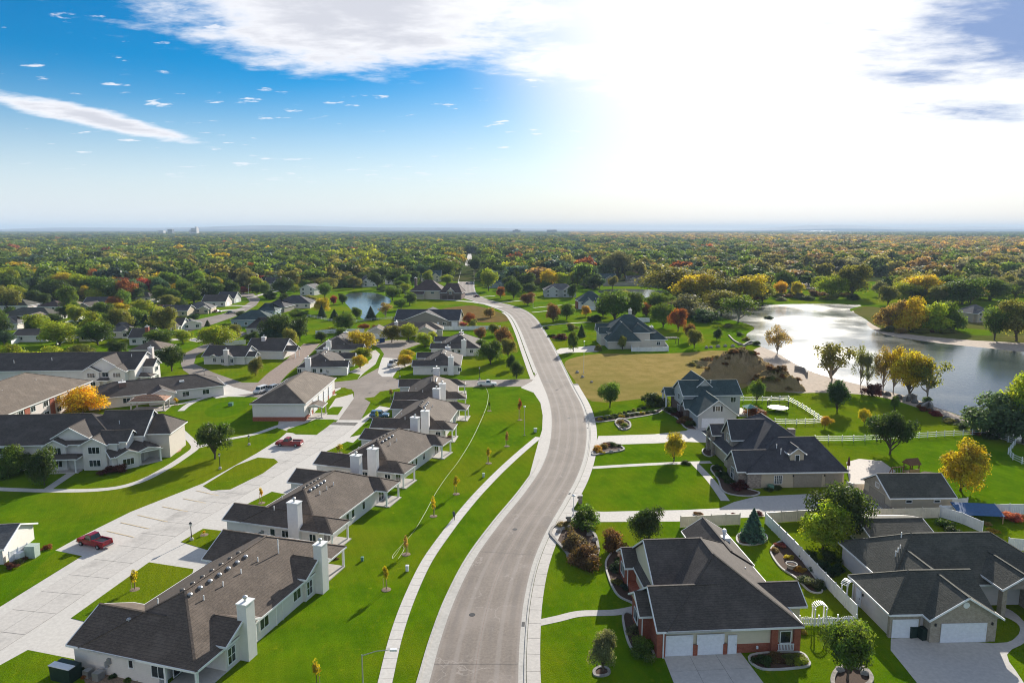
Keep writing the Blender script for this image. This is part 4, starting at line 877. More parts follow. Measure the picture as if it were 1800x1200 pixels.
for a in [
 (18, 546, 62, 14, 4, 2.8, .45, 'h', 'shingle_green', 'siding_pink', 'low pink-walled house with green hip roof at the left edge, furthest back of three'),
 (84, 547, 42, 13, -6, 2.7, .42, 'h', 'shingle_maroon', 'siding_beige', 'brown hip-roofed house left of the tan-roofed one by the white fence'),
 (121, 547, 40, 13, 8, 2.7, .42, 'hE', 'shingle_tan', 'siding_beige', 'tan-roofed house with white garage side beside the long white fence'),
 (147, 547, 26, 11, -8, 2.7, .5, 'y', 'shingle_dark', 'siding_taupe', 'small black-roofed house right of the tan-roofed house'),
 (172, 541, 48, 12, 8, 2.9, .48, 'g', 'shingle_slate', 'siding_beige', 'dark slate-roofed house left of the round red-brown tree'),
 (44, 565, 92, 15, 3, 2.8, .45, 'h', 'shingle_green', 'siding_white', 'long house with dark green hip roof at the left edge'),
 (58, 570, 34, 10, 14, 2.7, .5, 'y', 'shingle_taupe', 'siding_pink', 'small tan gabled house in front of the long dark green roof'),
 (12, 580, 38, 13, 10, 2.7, .45, 'h', 'shingle_grey', 'siding_pink', 'grey-roofed house cut by the left edge below the green roofs'),
 (45, 513, 26, 12, -12, 3.6, .55, 'yd', 'shingle_slate', 'siding_white', 'white gabled house far left among the trees'),
 (78, 526, 19, 10, 20, 3.0, .6, 'y', 'shingle_red', 'siding_cream', 'small cream house with red roof far left'),
 (273, 556, 44, 12, 6, 2.7, .45, 'g', 'shingle_red', 'siding_pink', 'red-brown roofed house left of the dark conifers'),
 (306, 556, 48, 12, 4, 2.8, .42, 'g', 'shingle_slate', 'stucco_tan', 'tan house with long slate roof between the red roof and the porch gable'),
 (348, 551, 46, 12, 8, 2.8, .5, 'hr', 'shingle_grey', 'stucco_tan', 'grey-roofed house with small white porch gable by the curved street', G_, ''),
 (376, 539, 42, 13, 4, 2.9, .55, 'gE', 'shingle_dark', 'siding_pink', 'dark-roofed house with pale gable end beside the curved street'),
 (397, 533, 32, 12, 0, 2.9, .6, 'gE', 'shingle_slate', 'siding_grey', 'slate-roofed house furthest along the curved street'),
 (442, 574, 72, 15, 4, 3.2, .5, 'hG', 'shingle_teal', 'siding_blue', 'blue-grey house with teal roof behind the big dark maples'),
 (468, 566, 34, 13, 4, 5.4, .5, 'h', 'shingle_teal', 'siding_blue', 'tall two-storey blue-grey block beside the teal roof'),
 (515, 542, 62, 16, 2, 2.9, .5, 'h', 'shingle_slate', 'siding_beige', 'wide slate hip-roofed house left of the orange tree by the pond'),
 (482, 549, 40, 14, -6, 2.9, .5, 'hf', 'shingle_slate', 'siding_taupe', 'slate-roofed house left of the wide slate hip roof'),
 (540, 519, 30, 12, -14, 4.6, .5, 'y', 'shingle_grey', 'siding_white', 'white gabled house near the left shore of the pond'),
 (484, 510, 40, 14, 2, 5.0, .55, 'gdc', 'shingle_slate', 'siding_pink', 'two-storey house with blue-black roof and pale gable beside the red tree'),
 (548, 492, 34, 13, 2, 4.8, .55, 'gd', 'shingle_slate', 'siding_white', 'white dormered house far behind the pond, left side'),
 (455, 588, 46, 15, 2, 2.8, .5, 'h', 'shingle_dark', 'siding_beige', 'dark hip-roofed house behind the chimneyed white bungalow'),
 (212, 594, 38, 12, 16, 2.8, .5, 'hr', 'shingle_grey', 'siding_white', 'white bungalow with grey roof left of the white fence, among trees'),
 (247, 606, 40, 12, 10, 2.8, .5, 'grc', 'shingle_dark', 'siding_white', 'white chimneyed bungalow left of the round green street tree'),
 (258, 628, 58, 12, 4, 2.7, .45, 'h', 'shingle_taupe', 'siding_pink', 'tan hip roof just behind the rear apartment wing'),
 (52, 601, 56, 10, 6, 2.7, .4, 'g', 'shingle_dark', 'siding_white', 'black-roofed shed-like house behind the yellow shrubs'),
 (158, 600, 40, 11, 6, 2.7, .4, 'g', 'shingle_dark', 'siding_white', 'white-walled house half hidden by the dark green tree'),
 (297, 583, 46, 11, 6, 2.7, .5, 'gr', 'shingle_dark', 'siding_white', 'black-roofed house behind the white fence by the street trees'),
 (338, 579, 34, 9, 30, 2.6, .35, 'y', 'shingle_grey', 'siding_white', 'white garage with flat grey roof by the left street'),
 (690, 500, 28, 12, 2, 5.0, .5, 'hd', 'shingle_slate', 'siding_white', 'white two-storey house above the far shore of the pond'),
 (757, 495, 36, 13, 0, 5.0, .7, 'gfr', 'shingle_teal', 'siding_cream', 'twin-gabled cream house with teal roof behind the brown house'),
 (650, 504, 28, 12, 24, 4.2, .7, 'y', 'shingle_dark', 'siding_white', 'dark steep-roofed house with white rake right of the pond willows'),
 (871, 506, 30, 12, 0, 3.0, .45, 'gr', 'shingle_teal', 'siding_blue', 'blue-green house right of the distant road'),
 (1058, 497, 52, 15, 2, 3.2, .55, 'gfr', 'shingle_teal', 'brick_tan', 'stone house with twin gables on the far bank of the lake arm'),
 (1123, 497, 42, 13, 0, 3.0, .4, 'gf', 'shingle_dark', 'brick_tan', 'low dark-roofed house on the far bank beside the willow'),
 (1156, 470, 34, 14, 4, 4.0, .5, 'hf', 'shingle_red', 'siding_pink', 'red-roofed house among the far trees right of the road'),
 (1182, 474, 32, 14, -8, 3.6, .5, 'gf', 'shingle_slate', 'brick_dark', 'slate-roofed house beside the far red roof'),
 (1728, 566, 46, 12, 10, 4.4, .6, 'hf', 'shingle_grey', 'stucco_tan', 'tan lakeside house half hidden by trees at the right edge'),
 (985, 522, 58, 14, 2, 4.6, .55, 'hfr', 'shingle_grey', 'siding_grey', 'grey two-storey house with columned porch on the right of the distant bend'),
 (470, 480, 30, 14, 0, 4.8, .5, 'gd', 'shingle_slate', 'siding_white', 'white house far up the hill road, left'),
 (120, 500, 30, 12, 8, 3.0, .5, 'g', 'shingle_slate', 'siding_white', 'slate-roofed house in the trees far left'),
 (250, 530, 34, 11, -10, 2.8, .45, 'h', 'shingle_dark', 'siding_beige', 'dark-roofed house under the red trees'),
 (300, 505, 26, 11, 5, 3, .5, 'g', 'shingle_grey', 'siding_white', 'grey-roofed house behind the dark red trees'),
 (610, 478, 26, 12, -5, 3.4, .5, 'g', 'shingle_slate', 'siding_white', 'small slate-roofed house far behind the pond, right side'),
 *[(x, y, w, 13, d_, e_, .5, pl, rf, wl, lb) for x, y, w, d_, e_, pl, rf, wl, lb in ((60, 482, 26, 4, 3, 'g', 'shingle_grey', 'siding_white', 'grey roof showing through the wood far left, lower'), (20, 474, 24, -5, 3, 'h', 'shingle_tan', 'siding_beige', 'tan roof at the left edge of the wood'), (150, 470, 22, 6, 3, 'g', 'shingle_grey', 'siding_white', 'pale grey roof in the wood above the dark red trees'), (235, 472, 22, 0, 3, 'h', 'shingle_taupe', 'siding_white', 'taupe roof in the wood above the pale yellow tree'), (320, 462, 20, 8, 3, 'g', 'shingle_grey', 'siding_white', 'grey roof deep in the left wood'), (395, 476, 24, -6, 3, 'gf', 'shingle_slate', 'siding_white', 'slate roof by the bright gold tree'), (505, 470, 22, 0, 4, 'g', 'shingle_slate', 'siding_white', 'slate roof between the orange trees'), (585, 466, 20, 5, 4, 'g', 'shingle_grey', 'siding_white', 'grey roof beyond the pond willows'), (655, 472, 22, -4, 4, 'gd', 'shingle_dark', 'siding_white', 'dark dormered roof beyond the pond'), (735, 468, 20, 4, 4, 'g', 'shingle_grey', 'siding_white', 'grey roof in the wood left of the far road'), (935, 466, 20, 0, 4, 'g', 'shingle_grey', 'siding_white', 'grey roof in the wood right of the far road'), (1080, 462, 22, 6, 3, 'h', 'shingle_tan', 'siding_beige', 'tan roof deep in the right wood'), (1255, 478, 26, 4, 3, 'g', 'shingle_maroon', 'siding_beige', 'brown roof above the headland trees'), (1325, 470, 24, -6, 3, 'g', 'shingle_dark', 'siding_taupe', 'dark roof among russet trees right of the headland'), (1395, 462, 24, 0, 3, 'g', 'shingle_grey', 'siding_white', 'grey roof above the ploughed strip'), (90, 455, 18, 0, 3, 'g', 'shingle_grey', 'siding_white', 'small grey roof high in the left wood'), (440, 452, 18, 0, 3, 'g', 'shingle_grey', 'siding_white', 'small grey roof high in the middle wood'), (1010, 450, 18, 0, 3, 'g', 'shingle_grey', 'siding_white', 'small grey roof high in the right wood'))],
 (905, 478, 24, 12, 5, 3.2, .5, 'g', 'shingle_slate', 'siding_beige', 'small beige house far right of the road')]:
    gen(*a)
# teal roofed house by the side of the bend
c = at(1020, 540); h = House('house', (c.x - 2, c.y - 14), 3, 'teal-roofed house with white garage gable on the right of the distant bend', 'house', G_, 'siding_white', 'shingle_teal')
h.roof(0, 16, 4, 18, 4.4, .75, 'x', 'hh'); h.block(0, 16, 4, 18, 4.4); h.roof(1.5, 9.5, -3, 8, 3.2, .8, 'y', 'go'); h.block(1.5, 9.5, -3, 8, 3.1); h.roof(10, 20, -1, 9, 3, .7, 'x', 'gh'); h.block(10, 19.5, -1, 9, 3); h.garage('S', 5.5, -2.6, 4.6, 2.1); h.block(-.8, 3, 6, 14, 3.8, 'brick_red'); h.win('S', 14, -.6, 1.6); h.win('S', 12, 4.4, 3.6)
# bungalow with the chimney by the left street
h = House('bungalow', (-104.5, 236.1), -3, 'white chimneyed bungalow on the corner lawn left of the dirt track', 'house', G_, 'siding_white', 'shingle_dark')
h.roof(0, 15, -.4, 11, 2.8, .5, 'x', 'gg'); h.block(0, 15, -.4, 11, 2.8); h.roof(6.6, 11.6, -1.6, 5, 2.8, .5, 'y', 'go'); h.block(6.6, 11.6, -1.6, 5, 2.8); h.roof(3, 5.4, -.9, 4, 2.9, .5, 'y', 'go'); h.chimney(9.1, -1.5, 1.5, 1.2, 5.2); h.win('S', 7.5, -1.18, 1.5, .9, 1.3); h.win('S', 10.7, -1.18, 1.5, .9, 1.3); h.win('S', 4.2, .02, 1.5, .9, 1.3)
h.roof(14, 18, .5, 5, 2.7, .6, 'x', 'og'); h.block(14, 17.6, .5, 5, 2.7); h.roof(10, 24, 10, 24, 2.9, .5, 'x', 'gg'); h.block(10, 24, 10, 24, 2.9); h.roof(22, 28, 12, 17, 2.7, .6, 'x', 'og'); h.post(27.4, 12.5, 2.6); h.post(27.4, 16.5, 2.6); h.chimney(15, 16, 1.4, 1.4, 7)
# slate roofed house with wide taupe gable
h = House('house', (-55.5, 331.5), -3, 'wide taupe house with blue-black roof and one big front gable', 'house', G_, 'siding_taupe', 'shingle_slate')
h.roof(0, 31, 0, 17, 2.9, .5, 'x', 'gg'); h.block(0, 31, 0, 17, 2.9); h.roof(4, 26.5, -1.2, 20, 2.8, .38, 'y', 'go'); h.block(4, 26.5, -1.2, 16, 2.8)
for x in (7.5, 16.5, 24): h.win('S', x, -.78, 1.5, 1.5, 1.3)
h.door('S', 21, -.78); h.garage('S', 28.6, .42, 2.6, 2.1)
# big brown house above the pond
h = House('brown_house', (-67, 465), -6, 'big brown two-storey house with dormer above the pond', 'house', G_, 'stucco_tan', 'shingle_maroon')
h.roof(0, 22, 0, 18, 5.4, .72, 'x', 'hh'); h.block(0, 22, 0, 18, 5.4); h.roof(-3, 10, -3, 9, 3.2, .5, 'x', 'hg'); h.block(-2, 10, -2, 9, 3.1); h.roof(20, 35, -2, 13, 4.2, .8, 'x', 'hh', (4, 4)); h.block(20, 35, -2, 13, 4.2, 'brick_dark'); h.roof(25, 30, -2.6, 5, 5.2, .9, 'y', 'go'); h.block(25, 30, -2.6, 5, 5.2, 'brick_dark'); h.win('S', 27.5, -2.2, 4.4, 1.4, 1.6); h.win('S', 15, .42, 4, 2, 1.2, 3)
for x in (23.4, 27.5, 32): h.garage('S', x, -1.6 if abs(x - 27.5) > 3 else -2.2, 2.8, 2.4, 'door_dark')
h.chimney(2, 9, 1.6, 1.6, 13, 'brick_dark')
# dark teal roofed house beyond the vacant lot
h = House('manor_house', (37.2, 266.6), 2, 'tall pale house with steep dark teal roof behind the vacant lot', 'house', G_, 'siding_beige', 'shingle_teal')
h.roof(-1, 12, 0, 26, 3.0, 1.0, 'y', 'hh', (5, 9)); h.block(-1, 12, 0, 26, 3.0); h.roof(0, 19, 6, 22, 5.6, .75, 'x', 'hh'); h.block(0, 19, 6, 22, 5.6); h.roof(8, 16.5, 3, 14, 5.8, .7, 'y', 'hh', (4, 4)); h.block(8, 16.5, 3, 14, 5.8); h.roof(14, 23, 3.5, 14, 3.0, .7, 'x', 'hh', (2, 4.5)); h.block(14, 22.6, 3.5, 14, 3.0); h.roof(-3, 4, 8, 12, 4.6, 1.2, 'x', 'go'); h.roof(-3, 4, 15, 20, 4.6, 1.2, 'x', 'go'); h.block(-2.6, 3, 8, 20, 4.4)
h.win('S', 19.5, 3.92, 1.5, 1.3, 1.2); h.win('S', 5, .42, 1.6, .7, 1.1, 1); h.chimney(18, 10, 1.3, 1.3, 7.2, 'siding_beige'); h.chimney(11, 18, 1.2, 1.2, 13, 'siding_beige')
# buildings on the skyline
def tower(px, py, wpx, ytop, mat, label, d=1.0, steps=()):
    c = at(px, py); w = wpx * mpp(c); h = hgt(c, ytop); o = empty('tower_building', c); tag(o, label, 'building', 'buildings on the skyline')
    MB().box(-w / 2, w / 2, 0, w * d, 0, h).build('wall', mat, o); MB().box(-w / 2 - .6, w / 2 + .6, -.6, w * d + .6, h, h + 1.2).build('parapet', 'tower_pale', o)
    for x0, x1, hh in steps: MB().box(w * x0, w * x1, w * .2, w * .8, 0, h * hh).build('wall', mat, o)
    for i in range(max(2, int(h / 9))):
        MB().box(-w * .44, w * .44, -.5, .1, 4 + i * h / max(2, int(h / 9)), 6.5 + i * h / max(2, int(h / 9))).build('window_band', 'glass', o)
tower(341, 414.5, 10, 401.5, 'tower_pale', 'pale grain elevator tower on the left skyline', 1, ((-.9, -.5, .75), (.15, .45, 1.22))); tower(299, 413.5, 8, 403, 'tower_dark', 'grey tower block left of the grain elevator on the skyline'); tower(283, 413, 9, 405.5, 'tower_pale', 'lower pale block furthest left on the skyline')
tower(908, 412, 14, 404.5, 'tower_dark', 'dark slab block just right of the road on the skyline', .5, ((-.2, .2, 1.2),)); tower(970, 411.5, 17, 404.2, 'tower_dark', 'widest dark block right of the road on the skyline', .5)
for px, py, w, yt, lb in ((722, 442, 40, 436, 'long white flat-roofed commercial building in the far wood left of the road'), (665, 443, 26, 438.5, 'shorter white flat-roofed building left of the long one in the far wood'), (1440, 409.5, 60, 406.5, 'long white warehouse far off on the right'), (1600, 421, 8, 418.5, 'tiny white shed far off on the right')):
    c = at(px, py); wd = w * mpp(c); hh = hgt(c, yt); o = empty('flat_roof_building', c); tag(o, lb, 'building', 'buildings on the skyline'); MB().box(-wd / 2, wd / 2, 0, wd * .4, 0, hh).build('wall', 'siding_white', o); MB().box(-wd / 2 - .5, wd / 2 + .5, -.5, wd * .4 + .5, hh, hh + .6).build('roof', 'metal_white', o)
# ------------------------------------------------------------------ trees and shrubs: canonical crowns 1 wide (x,y in -.5..+.5) and 1 high
def leaf_cloud(name, P, Nn, S, mat, seed, V=None):
    r = np.random.default_rng(seed); n = len(P)
    t = r.normal(size=(n, 3)); Nn = Nn / (np.linalg.norm(Nn, axis=1, keepdims=True) + 1e-9)
    a = np.cross(Nn, t); a /= np.linalg.norm(a, axis=1, keepdims=True) + 1e-9; b = np.cross(Nn, a)
    S = S[:, None]; bend = Nn * S * .25
    v = np.stack([P - a * S, P - b * S * .62 + bend, P + a * S, P + b * S * .62 + bend], 1).reshape(-1, 3)
    me = bpy.data.meshes.new(name); me.vertices.add(4 * n); me.vertices.foreach_set('co', v.astype(np.float32).ravel())
    me.loops.add(4 * n); me.loops.foreach_set('vertex_index', np.arange(4 * n, dtype=np.int32)); me.polygons.add(n)
    me.polygons.foreach_set('loop_start', np.arange(0, 4 * n, 4, dtype=np.int32))
    if V is None: V = r.random(n)
    at_ = me.attributes.new('v', 'FLOAT', 'FACE'); at_.data.foreach_set('value', V.astype(np.float32))
    me.materials.append(M[mat]); me.update(calc_edges=True); return me
def crown_lobes(seed, kind):
    r = np.random.default_rng(seed); lo = {'round': .08, 'oval': .07, 'wide': .13, 'airy': .16, 'shrub': -.05, 'low': .02}.get(kind, .1)
    k = {'round': 26, 'oval': 26, 'wide': 30, 'airy': 24, 'shrub': 16, 'low': 24}.get(kind, 26)
    u = r.normal(size=(k, 3)); u /= np.linalg.norm(u, axis=1, keepdims=True); rad = r.random((k, 1)) ** .5 * .78
    c = u * rad * np.array([.5, .5, (1 - lo) / 2]); c[:, 2] += (1 + lo) / 2
    if kind == 'wide': c[:, 2] = lo + .1 + (c[:, 2] - lo) * .86; c[:, :2] *= 1.08
    if kind == 'airy': c[:, :2] *= 1.0
    if kind in ('shrub', 'low'): c[:, 2] = .12 + np.abs(c[:, 2] - .5) * 1.5; c[:, :2] *= 1.0 + .25 * (1 - np.clip(c[:, 2:3], 0, 1))
    az = np.arctan2(c[:, 1], c[:, 0]); c[:, :2] *= (1 + .2 * np.sin(az * 2 + seed) + .12 * np.sin(az * 3 + 2 * seed))[:, None]
    sr = r.uniform(.10, .25, k) * {'airy': .66, 'shrub': 1.15}.get(kind, 1.0)
    c[:, :2] *= (1 + r.uniform(-.08, .14, (k, 1)))
    return c, sr, lo
def m_crown(kind, seed, n, ls, mat='leaf'):
    r = np.random.default_rng(seed + 100)
    if kind == 'cone' or kind == 'column':
        t = r.random(n) ** (1.35 if kind == 'cone' else 1.0); az = r.random(n) * 6.283; tier = .82 + .18 * np.sin(t * 62 + 2 * np.sin(az * 3)) + .1 * np.sin(az * 7 + t * 20)
        rad = ((1 - t) ** .85 if kind == 'cone' else np.sqrt(np.clip(1 - (2 * t - 1) ** 2, 0, 1)) * (1 - .25 * t)) * .5 * tier * (1 - .3 * r.random(n) ** 2)
        P = np.stack([rad * np.cos(az), rad * np.sin(az), .04 + .96 * t], 1); Nn = np.stack([np.cos(az), np.sin(az), np.full(n, .9)], 1) + r.normal(size=(n, 3)) * .5
        return leaf_cloud('crown', P, Nn, ls * r.uniform(.6, 1.2, n) * (1.1 - .5 * t), mat, seed, np.clip(.25 + .5 * r.random(n) + .2 * np.sin(az * 5 + t * 30), 0, 1))
    c, sr, lo = crown_lobes(seed, kind); k = len(c)
    w = sr ** 2; idx = r.choice(k, n, p=w / w.sum()); d = r.normal(size=(n, 3)); d /= np.linalg.norm(d, axis=1, keepdims=True); d[:, 2] = np.where(d[:, 2] < -.75, -d[:, 2] * .6, d[:, 2])
    rr = sr[idx] * (1 - .55 * r.random(n) ** 2.2); sh = .24 if kind == 'airy' else .12
    P = c[idx] + d * rr[:, None] * np.array([1, 1, .82]); P += r.normal(size=(n, 3)) * sh * sr[idx][:, None]
    P[:, 2] = np.clip(P[:, 2], .02 if kind in ('shrub', 'low') else lo * .6, 1.05); Nn = d + r.normal(size=(n, 3)) * .55 + np.array([0, 0, .35])
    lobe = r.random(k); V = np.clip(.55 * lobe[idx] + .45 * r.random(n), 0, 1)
    return leaf_cloud('crown', P, Nn, ls * r.uniform(.55, 1.2, n), mat, seed, V)
def m_trunk(kind, seed, mat='bark'):
    r = random.Random(seed); b = MB()
    if kind in ('cone', 'column'): return b.tube([(0, 0, -.02), (0, 0, .5), (0, 0, .95)], [.035, .022, .004], 6).mesh('trunk', mat)
    c, sr, lo = crown_lobes(seed, kind)
    if kind in ('shrub', 'low'):
        for i in range(7): p = c[i]; b.tube([(p[0] * .15, p[1] * .15, -.02), (p[0] * .6, p[1] * .6, p[2] * .6), tuple(p)], [.02, .013, .004], 5)
        return b.mesh('trunk', mat)
    tz = lo + .22; j = r.uniform(-.02, .02)
    b.tube([(0, 0, -.02), (j, j, lo * .5), (-j, j, tz), (0, 0, .72)], [.034, .023, .017, .005] if kind != 'airy' else [.022, .015, .011, .004], 7)
    for i in range(12 if kind == 'airy' else 8):
        p = c[i]; s = Vector((0, 0, lo * .55 + r.random() * .2)); e = Vector(p); m = s.lerp(e, .55) + Vector((0, 0, -.04)); b.tube([s, m, e], [.021, .012, .003], 5)
    return b.mesh('trunk', mat)
TK = {}
for kind, n, ls, k in (('round', 9000, .027, 6), ('oval', 8500, .027, 4), ('wide', 9000, .026, 4), ('airy', 2300, .027, 4), ('shrub', 3600, .044, 3), ('low', 8500, .028, 2), ('cone', 4600, .042, 3), ('column', 3200, .05, 2)):
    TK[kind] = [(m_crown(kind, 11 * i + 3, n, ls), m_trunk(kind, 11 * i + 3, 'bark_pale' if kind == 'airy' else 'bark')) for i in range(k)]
SAP = [m_crown('oval', 77 + i, 420, .085) for i in range(3)]
C = dict(green=(.105, .175, .024), dark=(.060, .102, .022), deep=(.036, .082, .028), yg=(.25, .31, .02), lime=(.32, .38, .025), gold=(.42, .35, .02), yellow=(.60, .43, .015), orange=(.46, .29, .03), rust=(.26, .10, .03), red=(.26, .035, .03), maroon=(.125, .035, .03),
         olive=(.19, .20, .045), teal=(.055, .105, .068), blue=(.075, .16, .13), grey=(.17, .19, .10), tan=(.30, .225, .075), brownred=(.20, .115, .045), pink=(.46, .13, .10))
tree_n = 0
def plant(p, h, w, kind, col, label, group, cat='tree', name=None, var=None):
    """trunk and crown under one root; p on the ground"""
    global tree_n
    tree_n += 1; r = random.Random(tree_n); vs = TK[kind]; cr, tr = vs[(tree_n if var is None else var) % len(vs)]
    o = empty(name or {'shrub': 'shrub', 'low': 'shrub', 'cone': 'conifer', 'column': 'columnar_tree'}.get(kind, 'tree'), p, r.uniform(0, 6.28)); tag(o, label, cat, group)
    o.scale = (w * r.uniform(.95, 1.05), w * r.uniform(.95, 1.05), h)
    obj('trunk', tr, o); c = obj('crown', cr, o); q = C[col] if isinstance(col, str) else col; j = r.uniform(.88, 1.14)
    c.color = (q[0] * j * r.uniform(.93, 1.07), q[1] * j, q[2] * j, 1); return o
def T(px, py, yt, wpx, kind, col, label, group=None, **k):
    p = at(px, py); return plant(p, max(.3, hgt(p, yt)), (1.32 if kind == 'airy' else 1.08) * wpx * mpp(p), kind, col, label, group, **k)
def S(px, py, yt, wpx, col, label, group=None, kind='shrub'):
    return T(px, py, yt, wpx, kind, col, label, group, cat='shrub')
# ---- right foreground
T(1060, 1180, 1102, 48, 'oval', 'grey', 'young pale-leaved tree in a ring of stones on the front lawn', 'garden trees on the right')
T(1490, 1195, 1085, 86, 'oval', 'green', 'dense green young tree before the picket fence', 'garden trees on the right')
T(1139, 952, 882, 62, 'oval', 'dark', 'dark pine at the edge of the brick house drive', 'garden trees on the right'); S(1028, 928, 886, 46, 'green', 'bright round bush beside the lamp at the drive mouth'); S(1012, 962, 922, 44, (.15, .12, .06), 'upper russet bush in the rocky corner bed'); S(1028, 990, 945, 50, 'brownred', 'lower russet bush in the rocky corner bed')
S(1078, 968, 927, 40, 'brownred', 'red-brown bush between the corner bed and the brick house'); T(1323, 948, 893, 46, 'cone', 'blue', 'small blue spruce in a stone ring behind the brick house', 'garden trees on the right')
T(1446, 965, 880, 92, 'round', 'yg', 'round yellow-green tree behind the long white fence', 'garden trees on the right'); T(1478, 948, 846, 96, 'round', 'dark', 'large dark glossy tree before the detached garage', 'garden trees on the right')
T(1688, 862, 768, 76, 'oval', 'gold', 'golden tree on the right lawn beside the detached garage', 'garden trees on the right'); T(1564, 798, 722, 66, 'wide', 'dark', 'dark leaning tree beyond the white rail fence', 'garden trees on the right'); T(1184, 810, 757, 40, 'round', 'gold', 'small golden tree on the lawn beside the long footpath', 'garden trees on the right')
T(1072, 716, 670, 42, 'round', 'green', 'clipped round green tree at the corner of the vacant lot', 'garden trees on the right'); S(1150, 712, 680, 38, 'dark', 'dark rounded bush left of the teal-roofed house'); T(1330, 706, 665, 26, 'oval', 'green', 'upright green tree behind the teal-roofed house', 'garden trees on the right'); S(1330, 730, 708, 36, 'rust', 'dark russet bush behind the teal-roofed house')
T(1471, 722, 664, 40, 'round', 'deep', 'dark round-headed tree on the back lawn', 'garden trees on the right'); T(1450, 752, 731, 22, 'wide', 'orange', 'small orange tree at the corner of the rail fence', 'garden trees on the right'); T(1519, 745, 716, 18, 'oval', 'gold', 'thin yellow sapling on the back lawn', 'garden trees on the right'); T(1572, 720, 694, 18, 'oval', 'green', 'slim green sapling near the lake wall', 'garden trees on the right'); S(1533, 696, 669, 26, 'maroon', 'dark red bush on the lake bank')
T(1758, 768, 668, 110, 'low', (.10, .165, .075), 'grey-green willow at the lakeside fence corner', 'lakeside trees'); T(1800, 765, 650, 80, 'round', 'yg', 'yellow-green tree at the right edge above the willow', 'lakeside trees')
for a in ((1460, 674, 598, 66, 'airy', 'olive', 'loose green cottonwood on the near shore, leftmost of the row'), (1512, 684, 600, 24, 'airy', 'olive', 'thin bare-stemmed cottonwood left of centre in the shore row'), (1524, 686, 606, 20, 'airy', 'grey', 'thinnest cottonwood in the shore row'), (1552, 688, 606, 34, 'airy', 'tan', 'slender gold cottonwood in the middle of the shore row'), (1570, 691, 604, 40, 'airy', 'gold', 'taller gold cottonwood in the shore row'), (1598, 698, 612, 62, 'round', 'gold', 'dense leaning gold cottonwood at the right of the shore row'), (1630, 700, 620, 60, 'airy', 'olive', 'olive-gold cottonwood furthest right in the shore row'), (1366, 622, 570, 38, 'airy', 'tan', 'sparse tan tree alone at the lake edge')):
    T(*a, 'lakeside trees')
# far shore
for a in ((1572, 578, 512, 52, 'low', 'tan', 'orange tree at the tip of the peninsula'), (1600, 582, 510, 50, 'low', 'gold', 'gold tree behind the orange one on the peninsula'), (1632, 582, 516, 64, 'low', 'yg', 'yellow-green tree in the middle of the peninsula'), (1662, 580, 522, 48, 'low', 'green', 'green tree at the inner end of the peninsula wood'), (1620, 530, 484, 66, 'wide', 'gold', 'golden tree behind the peninsula wood'), (1590, 532, 498, 44, 'round', 'lime', 'bright yellow tree behind the orange peninsula tree'), (1690, 535, 488, 80, 'round', 'green', 'large green tree right of the peninsula'), (1740, 528, 490, 64, 'round', 'green', 'green tree left of the lakeside house'), (1785, 600, 524, 70, 'oval', 'olive', 'tall olive tree at the right edge of the far shore'), (1748, 598, 542, 44, 'oval', 'green', 'green tree before the lakeside house'), (1498, 522, 462, 56, 'round', 'olive', 'tall olive tree standing alone on the far bank'), (1462, 524, 484, 40, 'oval', 'yg', 'yellow tree left of the lone olive tree'), (1400, 522, 495, 24, 'oval', 'gold', 'small gold tree on the far bank'), (1372, 522, 496, 22, 'oval', 'orange', 'small orange tree on the far bank'), (1440, 512, 486, 28, 'round', 'yg', 'pale yellow tree beside the ploughed strip')):
    T(a[0], a[1], a[2] - 3, a[3] * 1.12, *a[4:], 'trees on the far shore')
# wood at the head of the lake
for a in ((1185, 524, 472, 88, 'round', 'olive', 'big olive willow at the head of the lake'), (1222, 532, 482, 60, 'round', 'gold', 'golden tree beside the big olive willow'), (1262, 532, 484, 66, 'airy', 'olive', 'loose olive tree right of the golden one'), (1312, 532, 484, 66, 'round', 'gold', 'broad gold and green tree on the headland'), (1214, 556, 514, 74, 'low', 'grey', 'grey-green willow mass on the near shore of the lake head'), (1268, 552, 512, 50, 'round', 'olive', 'olive shore tree with bare trunks'), (1298, 566, 518, 56, 'airy', 'green', 'leaning green tree over the water'), (1240, 566, 540, 40, 'low', 'deep', 'dark rounded shrub mass below the willow'), (1166, 575, 535, 34, 'oval', 'green', 'green tree on the lawn below the willows'), (1192, 582, 543, 28, 'oval', 'rust', 'red and orange maple on the lawn'), (1136, 560, 536, 18, 'oval', 'rust', 'small red-brown tree behind the manor house'), (1112, 560, 514, 40, 'round', 'green', 'green tree right behind the manor house'), (1080, 562, 512, 56, 'round', 'green', 'large green tree behind the manor house'), (1220, 612, 580, 22, 'oval', 'olive', 'thin young tree on the back lawn by the lake'), (1212, 600, 572, 18, 'round', 'brownred', 'small reddish bush-tree on the back lawn'), (1260, 598, 580, 14, 'round', 'dark', 'small dark bush on the back lawn')):
    T(a[0], a[1], a[2] - 5, a[3] * 1.22, *a[4:], 'trees at the head of the lake')
